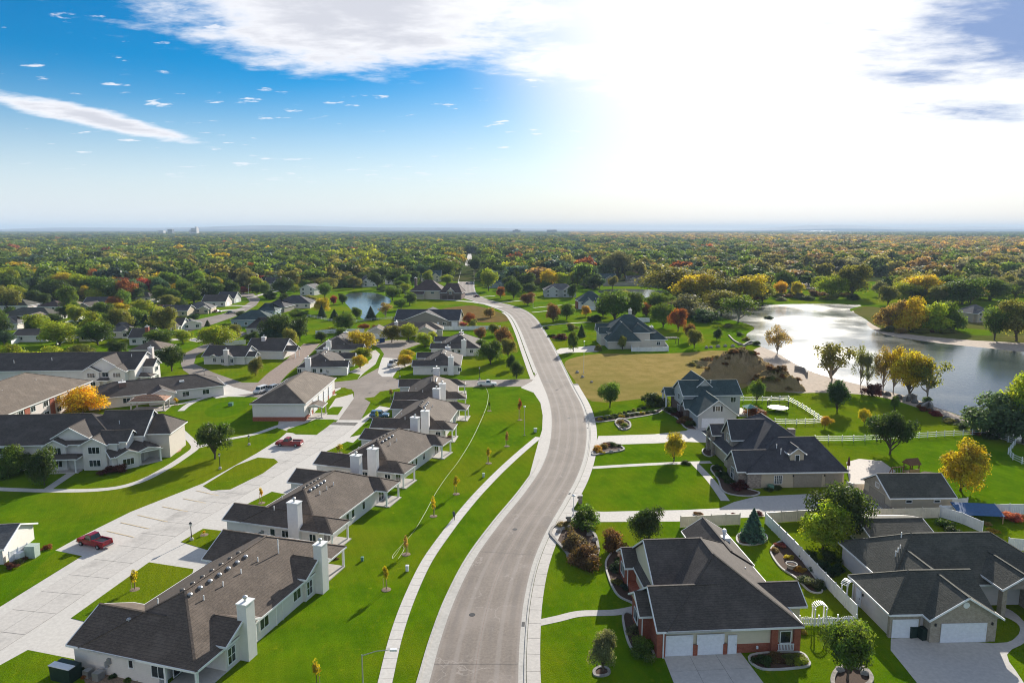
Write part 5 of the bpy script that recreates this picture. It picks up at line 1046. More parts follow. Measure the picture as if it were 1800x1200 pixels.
# right of the road, beyond the vacant lot
for a in ((972, 566, 532, 26, 'round', 'brownred', 'russet-tinged round tree on the lawn beside the bend'), (996, 562, 530, 26, 'round', 'green', 'green round tree beside the russet one'), (1022, 592, 570, 16, 'cone', 'dark', 'dark cone-shaped evergreen on the lawn'), (1008, 618, 578, 20, 'oval', 'green', 'leafy green tree at the drive of the manor house'), (1094, 615, 588, 16, 'oval', 'olive', 'bare-looking young tree before the manor house wall'), (1030, 556, 535, 20, 'oval', 'orange', 'small orange maple before the far lawn'), (928, 536, 514, 28, 'round', 'brownred', 'red-brown round tree beside the bend of the road'), (1006, 524, 496, 20, 'oval', 'dark', 'slim dark tree left of the teal-roofed house'), (903, 525, 490, 26, 'oval', 'dark', 'dark green tree at the far bend, right side'), (880, 524, 502, 20, 'round', 'rust', 'red-brown shrub tree at the far bend')):
    T(*a, 'trees along the right of the road')
for a in ((985, 596, 582, 22, 'maroon'), (972, 592, 584, 14, 'dark'), (1005, 580, 566, 18, 'olive'), (960, 578, 571, 10, 'dark'), (1052, 616, 600, 12, 'olive')): S(*a, 'low shrub in the beds by the manor house drive', 'shrubs by the manor house drive')
# left of the road
for a in ((862, 640, 596, 44, 'round', 'green', 'full green tree on the lawn behind the white pickup'), (885, 615, 572, 32, 'oval', 'brownred', 'russet loose tree by the road, upper'), (893, 630, 592, 26, 'oval', 'olive', 'olive loose tree by the road, lower'), (908, 665, 635, 20, 'round', 'dark', 'small dark tree nearest the side street corner'), (897, 650, 622, 16, 'oval', 'dark', 'slim dark tree beside the small corner tree'), (825, 572, 549, 22, 'oval', 'rust', 'red-tinted tree right of the wide taupe house'), (832, 577, 560, 16, 'oval', 'olive', 'olive tree under the red-tinted one'), (814, 577, 566, 14, 'round', 'pink', 'small bright pink-red bush by the white fence'), (862, 558, 540, 20, 'round', 'tan', 'small orange-tan tree on the brown lot'),
          (636, 618, 582, 46, 'round', 'gold', 'large round yellow-orange tree at the cul-de-sac'), (637, 632, 610, 28, 'round', 'yg', 'yellow-green tree below the large yellow one'), (633, 648, 623, 24, 'round', 'gold', 'small golden tree beside the left garage drive'), (689, 602, 570, 32, 'round', 'olive', 'clipped olive-green tree on the cul-de-sac island, left'), (718, 600, 570, 32, 'round', 'yg', 'clipped yellow-green tree on the cul-de-sac island, right'), (748, 610, 583, 30, 'round', 'lime', 'clipped lime-green tree by the second right house'), (716, 632, 614, 26, 'round', 'gold', 'upper golden tree beside the tow truck'), (712, 645, 622, 26, 'round', 'gold', 'lower golden tree beside the tow truck'), (760, 604, 582, 18, 'round', 'lime', 'smaller lime tree behind the clipped lime tree'),
          (378, 806, 740, 56, 'wide', 'dark', 'dark round tree beside the curved footpath'), (302, 652, 608, 44, 'round', 'dark', 'dark red-tinged tree at the street corner'), (449, 660, 626, 26, 'oval', 'olive', 'young olive tree on the corner lawn'), (146, 726, 683, 66, 'round', 'yellow', 'bright yellow-orange tree between the apartment wings'), (510, 614, 574, 24, 'oval', 'olive', 'slim olive tree beside the dirt track'), (384, 616, 570, 50, 'round', 'yg', 'large yellow-green tree by the left street'), (412, 600, 568, 28, 'round', 'olive', 'olive tree behind the large yellow-green one'), (283, 612, 578, 46, 'round', 'green', 'round green street tree left of the street'), (322, 604, 578, 30, 'round', 'yg', 'smaller round street tree near the drive'), (492, 604, 550, 52, 'round', 'dark', 'biggest dark maple behind the bungalow'), (527, 598, 553, 38, 'oval', 'dark', 'second dark maple beside the dirt track'), (478, 608, 578, 30, 'round', 'teal', 'bluish dark tree in front of the biggest maple')):
    T(a[0], a[1], a[2] - 1, a[3] * 1.08, *a[4:], 'trees among the left-hand houses')
for a in ((566, 552, 521, 34, 'round', 'gold', 'orange-gold tree left of the pond'), (587, 537, 519, 12, 'round', 'red', 'small bright red tree left of the pond'), (602, 534, 514, 16, 'oval', 'dark', 'dark tree on the pond lawn'), (566, 558, 536, 16, 'cone', 'deep', 'dark conical spruce below the orange-gold tree'), (588, 562, 543, 18, 'cone', 'deep', 'second dark spruce nearer the pond'), (604, 560, 546, 12, 'cone', 'deep', 'smallest dark spruce by the pond'), (628, 560, 538, 22, 'oval', 'green', 'green tree at the near end of the pond'), (652, 562, 538, 20, 'cone', 'teal', 'blue spruce at the near end of the pond'), (678, 558, 530, 26, 'airy', 'tan', 'loose tan willow right of the pond'), (608, 582, 548, 36, 'round', 'green', 'bright green tree before the white fence by the pond'), (581, 584, 572, 26, 'low', 'yg', 'low yellow-green shrub behind the white fence'), (640, 580, 568, 18, 'oval', 'rust', 'small rust tree by the white fence'), (525, 555, 539, 34, 'low', 'green', 'wide low weeping shrub by the slate-roofed house'), (690, 528, 502, 30, 'round', 'green', 'green tree on the right shore of the pond'), (702, 520, 500, 32, 'round', 'dark', 'dark tree on the right shore of the pond'), (673, 512, 500, 20, 'low', 'dark', 'dark shrub mass at the far end of the pond'), (558, 508, 486, 46, 'round', 'olive', 'broad olive willow left of the pond'), (612, 504, 480, 52, 'low', 'green', 'broad weeping willow at the far end of the pond'), (700, 478, 455, 30, 'oval', 'yg', 'tall yellow-green tree beyond the pond'), (786, 502, 482, 24, 'round', 'yg', 'yellow-green tree behind the brown house'), (520, 490, 468, 40, 'round', 'gold', 'wide orange-gold tree far left of the pond'), (538, 478, 450, 22, 'oval', 'orange', 'orange tree behind the wide orange-gold one')):
    T(*a, 'trees round the pond')
for a in ((22, 505, 466, 70, 'round', 'yg', 'yellow-green tree at the left edge of the wood'), (205, 548, 518, 34, 'round', 'rust', 'red-brown round tree among the far left roofs'), (212, 556, 530, 32, 'round', 'gold', 'gold tree in front of the red-brown one'), (175, 562, 536, 34, 'round', 'dark', 'dark green round tree among the left roofs'), (174, 572, 548, 30, 'round', 'green', 'green tree just below the dark round one'), (105, 606, 563, 66, 'round', 'yg', 'large yellow-green tree with orange patches at left'), (172, 606, 562, 52, 'round', 'green', 'large green tree right of the yellow-green one'), (28, 640, 596, 66, 'low', 'yg', 'yellow-green shrub mass at the left edge'), (90, 632, 602, 56, 'low', 'yg', 'yellow shrub mass behind the apartment roofs, left'), (138, 630, 600, 54, 'low', 'olive', 'olive shrub mass behind the apartment roofs, right'), (205, 625, 596, 36, 'oval', 'dark', 'dark pine behind the rear apartment wing'), (56, 592, 562, 24, 'oval', 'dark', 'dark slim pine by the left fence'), (232, 580, 550, 44, 'cone', 'deep', 'wide dark conifer left of the red-roofed house'), (258, 582, 552, 36, 'cone', 'deep', 'second dark conifer beside the wide one'), (290, 582, 556, 40, 'round', 'green', 'green tree right of the dark conifers'), (260, 541, 526, 14, 'cone', 'deep', 'small dark cone tree on the far street'), (340, 560, 550, 22, 'low', 'deep', 'dark rounded shrub by the curved street'), (365, 573, 562, 10, 'cone', 'dark', 'tiny cone tree by the bins'), (293, 520, 494, 32, 'airy', 'gold', 'pale yellow tree by the street lamp'), (350, 520, 498, 36, 'round', 'olive', 'olive-gold tree right of the street lamp'), (215, 518, 484, 42, 'round', 'maroon', 'dark red tree in the left wood, left'), (252, 520, 488, 34, 'round', 'red', 'dark red tree in the left wood, right'), (440, 494, 458, 26, 'oval', 'rust', 'tall red-orange tree by the far street'), (428, 516, 504, 20, 'round', 'red', 'small crimson tree by the far street'), (408, 492, 462, 36, 'round', 'gold', 'bright gold tree in the left wood'), (326, 494, 470, 28, 'oval', 'rust', 'russet tree above the street lamp'), (462, 505, 482, 22, 'round', 'red', 'crimson tree beside the two-storey blue-roofed house')):
    T(*a, 'trees among the far left roofs')
T(20, 836, 770, 60, 'low', 'green', 'dark bushy tree at left before the apartment wing', 'trees by the apartment wing'); T(78, 852, 780, 50, 'round', 'dark', 'darkest round tree before the apartment wing', 'trees by the apartment wing'); S(200, 829, 816, 36, 'maroon', 'low purple shrub before the pavilion'); S(305, 782, 776, 9, 'dark', 'little shrub at the end wall of the apartment wing')
S(1000, 925, 915, 30, 'tan', 'low tan shrub among the corner rocks')

# ---- garden shrubs, grouped look-alikes
def shrubs(pts, label, group):
    for x, y, w, col in pts: S(x, y, y - w * .62, w, col, label, group)
shrubs([(1065 + 8.2 * i, 735 - 2.1 * i, 9, 'dark' if i % 3 else 'yg') for i in range(10)], 'small clipped shrub in the upper hedge row of the teal-roofed house', 'upper row of clipped shrubs'); shrubs([(1055 + 9.3 * i, 738 - 1.3 * i, 9, 'dark' if i % 4 else 'gold') for i in range(11)], 'small clipped shrub in the lower hedge row of the teal-roofed house', 'lower row of clipped shrubs')
shrubs([(1050, 792, 16, 'orange'), (1060, 786, 15, 'tan'), (1068, 783, 14, 'rust'), (1078, 784, 12, 'dark'), (1088, 784, 10, 'dark'), (1056, 796, 12, 'gold')], 'autumn shrub in the stone bed at the roadside', 'shrubs in the roadside stone bed'); shrubs([(1090, 744, 12, 'tan'), (1098, 748, 12, 'yg'), (1094, 752, 9, 'dark')], 'low shrub in the round stone bed on the lawn', 'shrubs in the round stone bed')
shrubs([(1180, 725, 20, 'dark'), (1195, 732, 24, 'maroon'), (1204, 742, 26, 'brownred'), (1215, 748, 18, 'dark')], 'shrub along the front wall of the teal-roofed house', 'shrubs at the teal-roofed house'); shrubs([(1262, 825, 20, 'dark'), (1272, 838, 22, 'deep'), (1280, 848, 20, 'dark'), (1298, 858, 30, 'maroon'), (1352, 862, 14, 'dark'), (1368, 860, 14, 'dark')], 'dark shrub in the curved bed of the stone house', 'shrubs at the stone house')
shrubs([(1082, 1000, 26, 'deep'), (1085, 1025, 18, 'olive'), (1100, 1035, 16, 'teal'), (1112, 1110, 26, 'grey'), (1095, 985, 20, 'dark')], 'shrub in the mulch bed along the brick house', 'shrubs at the brick house'); shrubs([(1128, 1150, 44, 'green')], 'big bright juniper at the brick house corner', None)
shrubs([(1362, 968, 16, 'tan'), (1372, 960, 16, 'pink'), (1387, 982, 14, 'gold'), (1406, 1003, 18, 'orange'), (1415, 1022, 24, 'dark'), (1430, 1030, 28, 'grey'), (1440, 1035, 20, 'dark')], 'flowering shrub along the white fence of the brick house', 'shrubs along the white fence'); shrubs([(1405, 1110, 18, 'gold')], 'golden shrub beside the picket fence', None)
shrubs([(1340, 1165, 26, 'dark'), (1365, 1160, 28, 'brownred'), (1385, 1160, 24, 'olive'), (1408, 1165, 26, 'yg')], 'shrub in the bed beside the brick house drive', 'shrubs beside the drive')
shrubs([(1425, 985, 34, 'dark'), (1445, 1005, 36, 'deep'), (1458, 985, 30, 'dark'), (1470, 1005, 28, 'deep')], 'dark shrub between the long white fence and the grey roofed house', 'shrubs behind the long white fence'); shrubs([(1575, 908, 30, 'teal'), (1660, 925, 24, 'green'), (1675, 935, 22, 'dark'), (1745, 935, 16, 'gold'), (1780, 915, 30, 'pink'), (1735, 922, 14, 'tan')], 'garden shrub along the back fence at right', 'shrubs at the right back fence')
shrubs([(1205, 815, 14, 'dark'), (1335, 905, 12, 'maroon'), (1290, 905, 10, 'maroon'), (1228, 905, 14, 'brownred')], 'small shrub beside the drive of the stone house', 'small shrubs by the stone house drive'); shrubs([(1622, 722, 18, 'rust'), (1645, 730, 20, 'red'), (1668, 742, 18, 'olive'), (1690, 752, 18, 'dark'), (1715, 763, 18, 'rust'), (1738, 770, 20, 'dark'), (1630, 705, 16, 'green')], 'shrub on the rocky lake bank', 'shrubs on the lake bank')
shrubs([(1290, 650, 26, 'brownred'), (1310, 640, 30, 'tan'), (1335, 650, 26, 'olive'), (1278, 658, 22, 'tan'), (1325, 668, 22, 'tan'), (1300, 668, 20, 'olive'), (1215, 642, 14, 'olive'), (1230, 645, 12, 'grey'), (1262, 640, 18, 'rust'), (1350, 660, 22, 'rust')], 'wild bush on the heap of earth', 'bushes on the heap of earth')
for i, (x, y, c_) in enumerate(((497, 975, 0), (560, 950, 0), (590, 982, 0), (640, 848, 0), (660, 836, 0), (695, 828, 0), (760, 790, 0), (790, 770, 0), (800, 748, 0), (770, 770, 0), (815, 700, 0), (822, 715, 0))): S(x, y, y - 6, 10, rnd.choice(('maroon', 'dark', 'brownred')), 'small bedding shrub at the east side of a row house', 'bedding shrubs at the row houses')
shrubs([(145, 1178, 13, 'dark'), (150, 1190, 12, 'rust'), (162, 1172, 13, 'dark'), (172, 1188, 13, 'deep'), (200, 1190, 14, 'deep'), (250, 1192, 14, 'dark'), (225, 1196, 13, 'green')], 'clump in the gravel bed of the nearest row house', 'clumps in the gravel bed'); shrubs([(20, 998, 18, 'maroon'), (30, 990, 18, 'olive'), (38, 985, 16, 'brownred'), (82, 965, 15, 'rust')], 'low shrub by the utility boxes at left', 'shrubs by the utility boxes')
shrubs([(318, 698, 10, 'dark'), (335, 695, 9, 'pink'), (342, 693, 8, 'maroon'), (325, 697, 8, 'blue')], 'bedding plant at the community hall end wall', 'plants at the community hall'); shrubs([(1352, 560, 0 + 12, 'dark'), (1300, 590, 12, 'dark'), (1310, 598, 14, 'olive'), (1280, 575, 16, 'olive'), (1330, 606, 14, 'dark'), (1250, 556, 20, 'dark')], 'bank shrub near the lake head', 'bank shrubs near the lake head')

# ---- saplings with stakes
def sapling(px, py, yt, wpx, col, label, stakes=2):
    p = at(px, py); h = hgt(p, yt); w = wpx * mpp(p); o = empty('sapling', p, rnd.uniform(0, 6)); tag(o, label, 'sapling', 'staked saplings')
    MB().tube([(0, 0, 0), (.03, 0, h * .5), (0, .02, h * .9)], [.045, .03, .01], 6).build('trunk', 'bark', o)
    c = obj('crown', SAP[int(px) % 3], o, (0, 0, h * .32)); c.scale = (w, w, h * .68); q = C[col]; c.color = (*q, 1)
    for i in range(stakes):
        a = 2.1 * i + .4; MB().tube([(.4 * math.cos(a), .4 * math.sin(a), 0), (.36 * math.cos(a), .36 * math.sin(a), h * .5)], .035, 5).build('stake', 'stake', o)
    MB().lathe([(.62, .0), (.6, .05), (.3, .09), (.05, .1)], 14).build('mulch_ring', 'mulch_tan', o)
for a in ((557, 1212, 1160, 17, 'gold', 'gold sapling at the bottom edge of the long lawn'), (679, 1036, 995, 13, 'gold', 'gold sapling on the long lawn, second from the bottom'), (714, 974, 941, 12, 'tan', 'brownish sapling with the looped hose beside it'), (762, 907, 872, 12, 'gold', 'gold sapling on the lawn near the walking person'), (802, 868, 837, 12, 'gold', 'gold sapling further up the long lawn'), (859, 814, 787, 10, 'gold', 'yellow sapling above the two houses\' gap on the lawn'), (891, 784, 758, 9, 'tan', 'orange-brown sapling near the upper bend'), (914, 738, 700, 8, 'rust', 'thin rusty sapling beside the tall lamp'), (860, 722, 705, 4, 'dark', 'tiny dark sapling on the upper lawn'),
          (237, 1036, 1001, 15, 'gold', 'golden sapling on three stakes in the drive-side lawn'), (460, 884, 857, 8, 'yellow', 'narrow yellow sapling by the second row house'), (597, 796, 780, 12, 'gold', 'small gold sapling by the third row house'), (663, 739, 722, 8, 'yg', 'yellow-green sapling before the blue car'), (688, 702, 684, 10, 'tan', 'orange sapling near the side street'), (359, 940, 932, 6, 'yellow', 'tiny yellow sapling by the black lamp post'), (310, 712, 699, 9, 'yellow', 'yellow sapling before the community hall')):
    sapling(*a)

# ---- the wood: nearest trees singly, the rest as one mass
KEEP_OUT = []
def free(p):
    x, y = pix(p)
    if p.y < 640:
        return False
    return not (800 < x < 848 and y > 446)
NEAR = []
r2 = random.Random(42)
def wood_col(x, y, r):  # distant rows lean to teal: the blue of haze put into leaf colour
    if y < 425 and x < 1000: return r.choice(('dark', 'teal', 'green', 'dark', 'olive', 'teal'))
    band = y - (413 + (x - 1000) * .029)
    if x > 1000 and abs(band) < 6 + (x - 1000) * .007 and r.random() < .85: pool = ('tan', 'tan', 'olive', 'tan', 'gold', 'olive', 'grey')
    elif x > 1000 and band < 0: pool = ('dark', 'teal', 'dark', 'teal', 'green')
    elif x > 1330 and y > 440: pool = ('grey', 'olive', 'olive', 'green', 'tan', 'dark')
    elif x > 900: pool = ('green', 'dark', 'green', 'olive', 'dark', 'teal', 'olive', 'green', 'rust' if r.random() < .12 else 'teal', 'tan' if r.random() < .5 else 'green')
    else: pool = ('green', 'green', 'dark', 'dark', 'green', 'olive', 'green', 'yg', 'dark', 'teal', 'green', 'olive', 'gold' if r.random() < .22 else 'green', 'rust' if r.random() < .1 else 'dark')
    return r.choice(pool)
HP = [o.location.copy() for o in COL.objects if o.parent is None and o.type == 'EMPTY' and o.get('category') in ('house', 'building')]
def scatter():
    pts = []; y = 430.0
    while y < 9500:
        s = 13.5 + y * .0042
        x = -1.2 * y - 40
        while x < 1.2 * y + 40:
            p = Vector((x + r2.uniform(-.42, .42) * s, y + r2.uniform(-.42, .42) * s, 0)); x += s * r2.uniform(.9, 1.1); q = pix(p)
            if q[0] < -650 or q[0] > 2450 or (y > 4000 and not -150 < q[0] < 1950): continue
            if 802 < q[0] < 850 and q[1] > 446: continue
            if q[1] > 560: continue
            # open ground: pond, lake, its banks, lots and lawns of the streets
            if 590 < q[0] < 705 and 498 < q[1] < 570: continue
            if 1035 < q[0] < 1180 and q[1] > 500: continue
            if q[0] > 1225 and q[1] > 519 and q[0] < 2100 and not (1545 < q[0] < 1690 and q[1] < 582) and not (q[0] > 1690 and q[1] < 560): continue
            if 1340 < q[0] < 1580 and 486 < q[1] < 520 and r2.random() < .85: continue
            if q[0] > 1500 and 466 < q[1] < 512 and r2.random() < .45: continue
            if 700 < q[0] < 910 and q[1] > 500: continue
            if q[0] < 700 and q[1] > 530: continue
            if q[0] < 330 and q[1] > 515 and r2.random() < .35: continue
            if 300 < q[0] < 700 and q[1] > 508 and r2.random() < .6: continue
            if 900 <= q[0] < 1225 and q[1] > 505: continue
            if y < 2200 and in_house(p, 5.5): continue
            if y < 2200 and in_house(p + Vector((0, 14, 0)), 4) and r2.random() < .8: continue
            if y < 900 and paved(p, 3): continue
            if r2.random() < .07 + (.12 if y < 900 else 0): continue
            if y < 5000 and math.sin(p.x * .011 + 1.7 * math.sin(p.y * .006)) * math.sin(p.y * .0085 + 1.3 * math.sin(p.x * .005)) > .80: continue
            pts.append((p, s, q))
        y += s * .92
    return pts
PTS = scatter()
PTS.sort(key=lambda t: t[0].y + (0 if -30 < t[2][0] < 1830 else 1e6))
n_ind = 70
CN = dict(green='mid-green', dark='dark green', deep='very dark', yg='yellow-green', lime='lime', gold='golden', orange='orange', rust='russet', red='red', maroon='maroon', olive='olive', teal='bluish', grey='grey-green', tan='tan', blue='blue-green', brownred='reddish')
ZONES = ((80, 'at the left edge'), (200, 'behind the far left roofs'), (330, 'behind the dark red trees'), (450, 'behind the curved street'), (600, 'left of the pond'), (720, 'beyond the pond'), (805, 'just left of the far road'), (900, 'just right of the far road'), (1030, 'behind the twin bends of the road'), (1200, 'behind the lake arm'), (1330, 'behind the headland'), (1470, 'behind the ploughed strip'), (1600, 'behind the lone olive tree'), (2000, 'behind the peninsula'))
def wood_tree(p, q, kind, col, h, w, tail):
    z = next(z for z in ZONES if q[0] < z[0]); sz = 'small' if w < 11 else 'large' if w > 14 else 'medium'
    lb = f"{sz} {CN[col]} {kind if kind != 'wide' else 'spreading'} tree {tail}, {z[1]}"
    plant(p, h, w, kind, col, lb, 'woodland: ' + lb)
for p, s, q in PTS[:n_ind]:
    w = r2.uniform(10, 16); wood_tree(p, q, r2.choice(('round', 'round', 'oval', 'wide')), wood_col(q[0], q[1], r2), w * r2.uniform(.85, 1.15), w, 'in the front of the wood')
# trees filling the gardens between the far houses
HS = [(o.location.copy(), o['label']) for o in COL.objects if o.parent is None and o.type == 'EMPTY' and o.get('category') == 'house']
def short(lb):
    w = []
    for x in lb.replace(',', '').split():
        if w and x in ('with', 'beside', 'left', 'right', 'behind', 'at', 'cut', 'in', 'among', 'by', 'far', 'half', 'furthest', 'between', 'just', 'near', 'above', 'under', 'on', 'round', 'from', 'before', 'up', 'of'): break
        w.append(x)
    return ' '.join(w[:6])
for px, py, yt, wp, kind, col in ((14, 512, 470, 40, 'round', 'yg'), (38, 508, 468, 38, 'round', 'green'), (58, 506, 470, 26, 'oval', 'gold'), (74, 506, 476, 26, 'round', 'brownred'), (14, 546, 500, 56, 'wide', 'olive'), (96, 528, 488, 58, 'round', 'dark'), (122, 546, 498, 40, 'oval', 'green'), (143, 520, 480, 42, 'round', 'yg'), (180, 532, 482, 56, 'round', 'green'), (217, 547, 506, 28, 'oval', 'green'), (296, 541, 516, 28, 'round', 'olive'), (315, 538, 516, 30, 'low', 'dark'), (411, 524, 494, 28, 'oval', 'dark'), (192, 583, 550, 34, 'oval', 'dark'), (95, 570, 550, 24, 'round', 'dark'), (130, 578, 562, 20, 'low', 'dark'), (145, 572, 556, 18, 'low', 'deep'), (8, 606, 580, 26, 'round', 'teal'), (510, 506, 474, 36, 'round', 'olive'), (517, 515, 500, 18, 'round', 'yg'), (712, 506, 480, 30, 'round', 'green'), (711, 512, 498, 24, 'round', 'yg'), (782, 492, 456, 50, 'wide', 'green'), (835, 480, 450, 26, 'oval', 'dark'), (925, 512, 476, 34, 'round', 'dark'), (965, 507, 472, 30, 'oval', 'gold'), (987, 507, 476, 26, 'oval', 'yg'), (1015, 503, 472, 26, 'oval', 'yg'), (930, 518, 496, 26, 'round', 'dark'), (1086, 492, 440, 46, 'wide', 'grey'), (1040, 506, 490, 34, 'low', 'grey'), (1110, 494, 476, 26, 'oval', 'yg'), (1150, 492, 468, 34, 'round', 'dark'), (1165, 500, 478, 28, 'round', 'green'), (60, 536, 508, 30, 'round', 'dark'), (165, 522, 496, 30, 'round', 'dark'), (236, 530, 500, 30, 'round', 'dark'), (270, 518, 486, 34, 'round', 'green'), (300, 506, 478, 30, 'oval', 'green'), (372, 516, 488, 34, 'round', 'dark'), (390, 506, 476, 32, 'round', 'green'), (350, 500, 470, 30, 'oval', 'dark'), (340, 532, 512, 22, 'round', 'green'), (452, 520, 498, 22, 'round', 'dark'), (476, 526, 506, 22, 'low', 'dark'), (500, 530, 512, 22, 'low', 'dark'), (540, 510, 490, 24, 'oval', 'green'), (580, 512, 486, 34, 'round', 'olive'), (640, 500, 476, 34, 'round', 'dark'), (670, 496, 468, 34, 'round', 'dark'), (725, 500, 474, 30, 'oval', 'dark'), (745, 494, 464, 34, 'round', 'teal'), (800, 484, 456, 30, 'round', 'dark'), (855, 496, 470, 28, 'round', 'dark'), (880, 492, 462, 32, 'round', 'green'), (895, 508, 484, 26, 'oval', 'dark'), (905, 500, 468, 30, 'oval', 'teal'), (945, 500, 470, 30, 'round', 'dark'), (1000, 496, 462, 34, 'round', 'teal'), (240, 600, 572, 30, 'round', 'dark'), (270, 604, 584, 22, 'low', 'dark'), (70, 580, 560, 22, 'round', 'green'), (150, 590, 566, 26, 'oval', 'green'), (225, 566, 546, 24, 'low', 'deep'), (320, 572, 554, 24, 'round', 'dark'), (400, 585, 566, 22, 'round', 'green'), (445, 600, 576, 26, 'low', 'dark'), (424, 560, 546, 18, 'round', 'dark'), (545, 530, 514, 20, 'low', 'olive'), (565, 600, 582, 20, 'round', 'dark'), (600, 596, 574, 26, 'round', 'green'), (660, 584, 568, 18, 'low', 'brownred'), (700, 570, 552, 20, 'round', 'olive'), (705, 545, 524, 24, 'round', 'green'), (720, 536, 512, 26, 'round', 'green'), (845, 600, 574, 22, 'oval', 'brownred'), (870, 590, 566, 22, 'oval', 'olive'), (845, 618, 594, 20, 'round', 'green'), (1200, 548, 520, 40, 'round', 'olive'), (1150, 552, 524, 34, 'round', 'green'), (1130, 590, 566, 14, 'low', 'dark'), (1060, 556, 530, 30, 'round', 'dark'), (1045, 566, 548, 26, 'low', 'deep'), (1340, 530, 496, 40, 'round', 'olive'), (1290, 528, 492, 36, 'round', 'yg'), (1235, 528, 500, 34, 'round', 'gold')):
    p = at(px, py); c, lb = min(HS, key=lambda t: (t[0] - p).length); d = p - c
    rel = ('right of' if d.x > 0 else 'left of') if abs(d.x) > abs(d.y) else ('behind' if d.y > 0 else 'before')
    sz = 'small' if wp * mpp(p) < 7 else 'large' if wp * mpp(p) > 13 else 'medium'
    T(px, py, yt, wp, kind, col, f"{sz} {CN[col]} tree {rel} the {short(lb)}", 'garden trees between the far houses')
FT = [Vector((*at(o_[0], o_[1])[:2], 0)) for o_ in ()]
def fill(n, x0, x1, y0, y1, wm, pool, tail):
    k = 0; tries = 0
    while k < n and tries < 6000:
        tries += 1; x, y = r2.uniform(x0, x1), r2.uniform(y0, y1); p = at(x, y)
        if in_house(p, 3.5) or paved(p, 2.5) or any((p - q).length < wm * .75 for q in FT): continue
        if in_house(p + Vector((0, 12, 0)), 1) and r2.random() < .6: continue
        FT.append(p); k += 1; w = wm * r2.uniform(.7, 1.3); col = r2.choice(pool); kind = r2.choice(('round', 'round', 'oval', 'wide', 'low'))
        h0 = min(HOUSES, key=lambda h_: (h_.w2((h_.ext[0] + h_.ext[1]) / 2, (h_.ext[2] + h_.ext[3]) / 2) - p).length if h_.ext[0] < 1e8 else 1e9); d = p - h0.w2((h0.ext[0] + h0.ext[1]) / 2, (h0.ext[2] + h0.ext[3]) / 2)
        rel = ('right of' if d.x > 0 else 'left of') if abs(d.x) > abs(d.y) else ('behind' if d.y > 0 else 'before'); sz = 'small' if w < 8 else 'large' if w > 12 else 'medium'
        lb = f"{sz} {CN[col]} {'bushy' if kind == 'low' else kind if kind != 'wide' else 'spreading'} tree {rel} the {short(h0.o['label'])}"
        plant(p, w * r2.uniform(.8, 1.15), w, kind, col, lb, 'far garden tree: ' + lb)
fill(52, -40, 480, 494, 534, 12, ('green', 'dark', 'green', 'olive', 'yg', 'green', 'dark', 'gold', 'rust'), '')
fill(22, -40, 330, 536, 600, 9, ('green', 'dark', 'green', 'olive', 'yg', 'dark'), '')
fill(24, 480, 800, 486, 512, 12, ('green', 'dark', 'olive', 'yg', 'dark', 'green', 'teal'), '')
fill(26, 850, 1200, 484, 512, 12, ('green', 'dark', 'olive', 'yg', 'tan', 'teal', 'green'), '')
fill(10, 1030, 1230, 520, 556, 10, ('green', 'dark', 'olive', 'olive', 'grey'), '')
for mo in [o_ for o_ in COL.objects if o_.name.startswith('earth_mound')]:      # dry brush on the heap of earth
    for _ in range(26):
        v = r2.choice(mo.data.vertices).co
        if v.z < .4: continue
        plant(mo.location + v - Vector((0, 0, .2)), r2.uniform(.8, 1.7), r2.uniform(1.6, 3.2), 'shrub', r2.choice(('tan', 'brownred', 'olive', 'tan', 'rust')), 'dry wild bush growing on the heap of earth', 'dry bushes on the heap of earth', 'shrub')
for i in range(34):          # brush along the far bank and under the peninsula trees
    if i < 24: x, y, w = 1236 + i * 11.5, 523 + 5 * math.sin(i * 1.7), 20
    else: x, y, w = 1560 + (i - 24) * 12, 584 + 2 * math.sin(i * 2.0), 20
    S(x, y, y - r2.uniform(8, 15), w, r2.choice(('olive', 'grey', 'dark', 'tan', 'brownred', 'olive')), 'brush clump along the far bank of the lake' if i < 24 else 'brush clump under the peninsula trees', 'brush on the far bank' if i < 24 else 'brush on the peninsula')
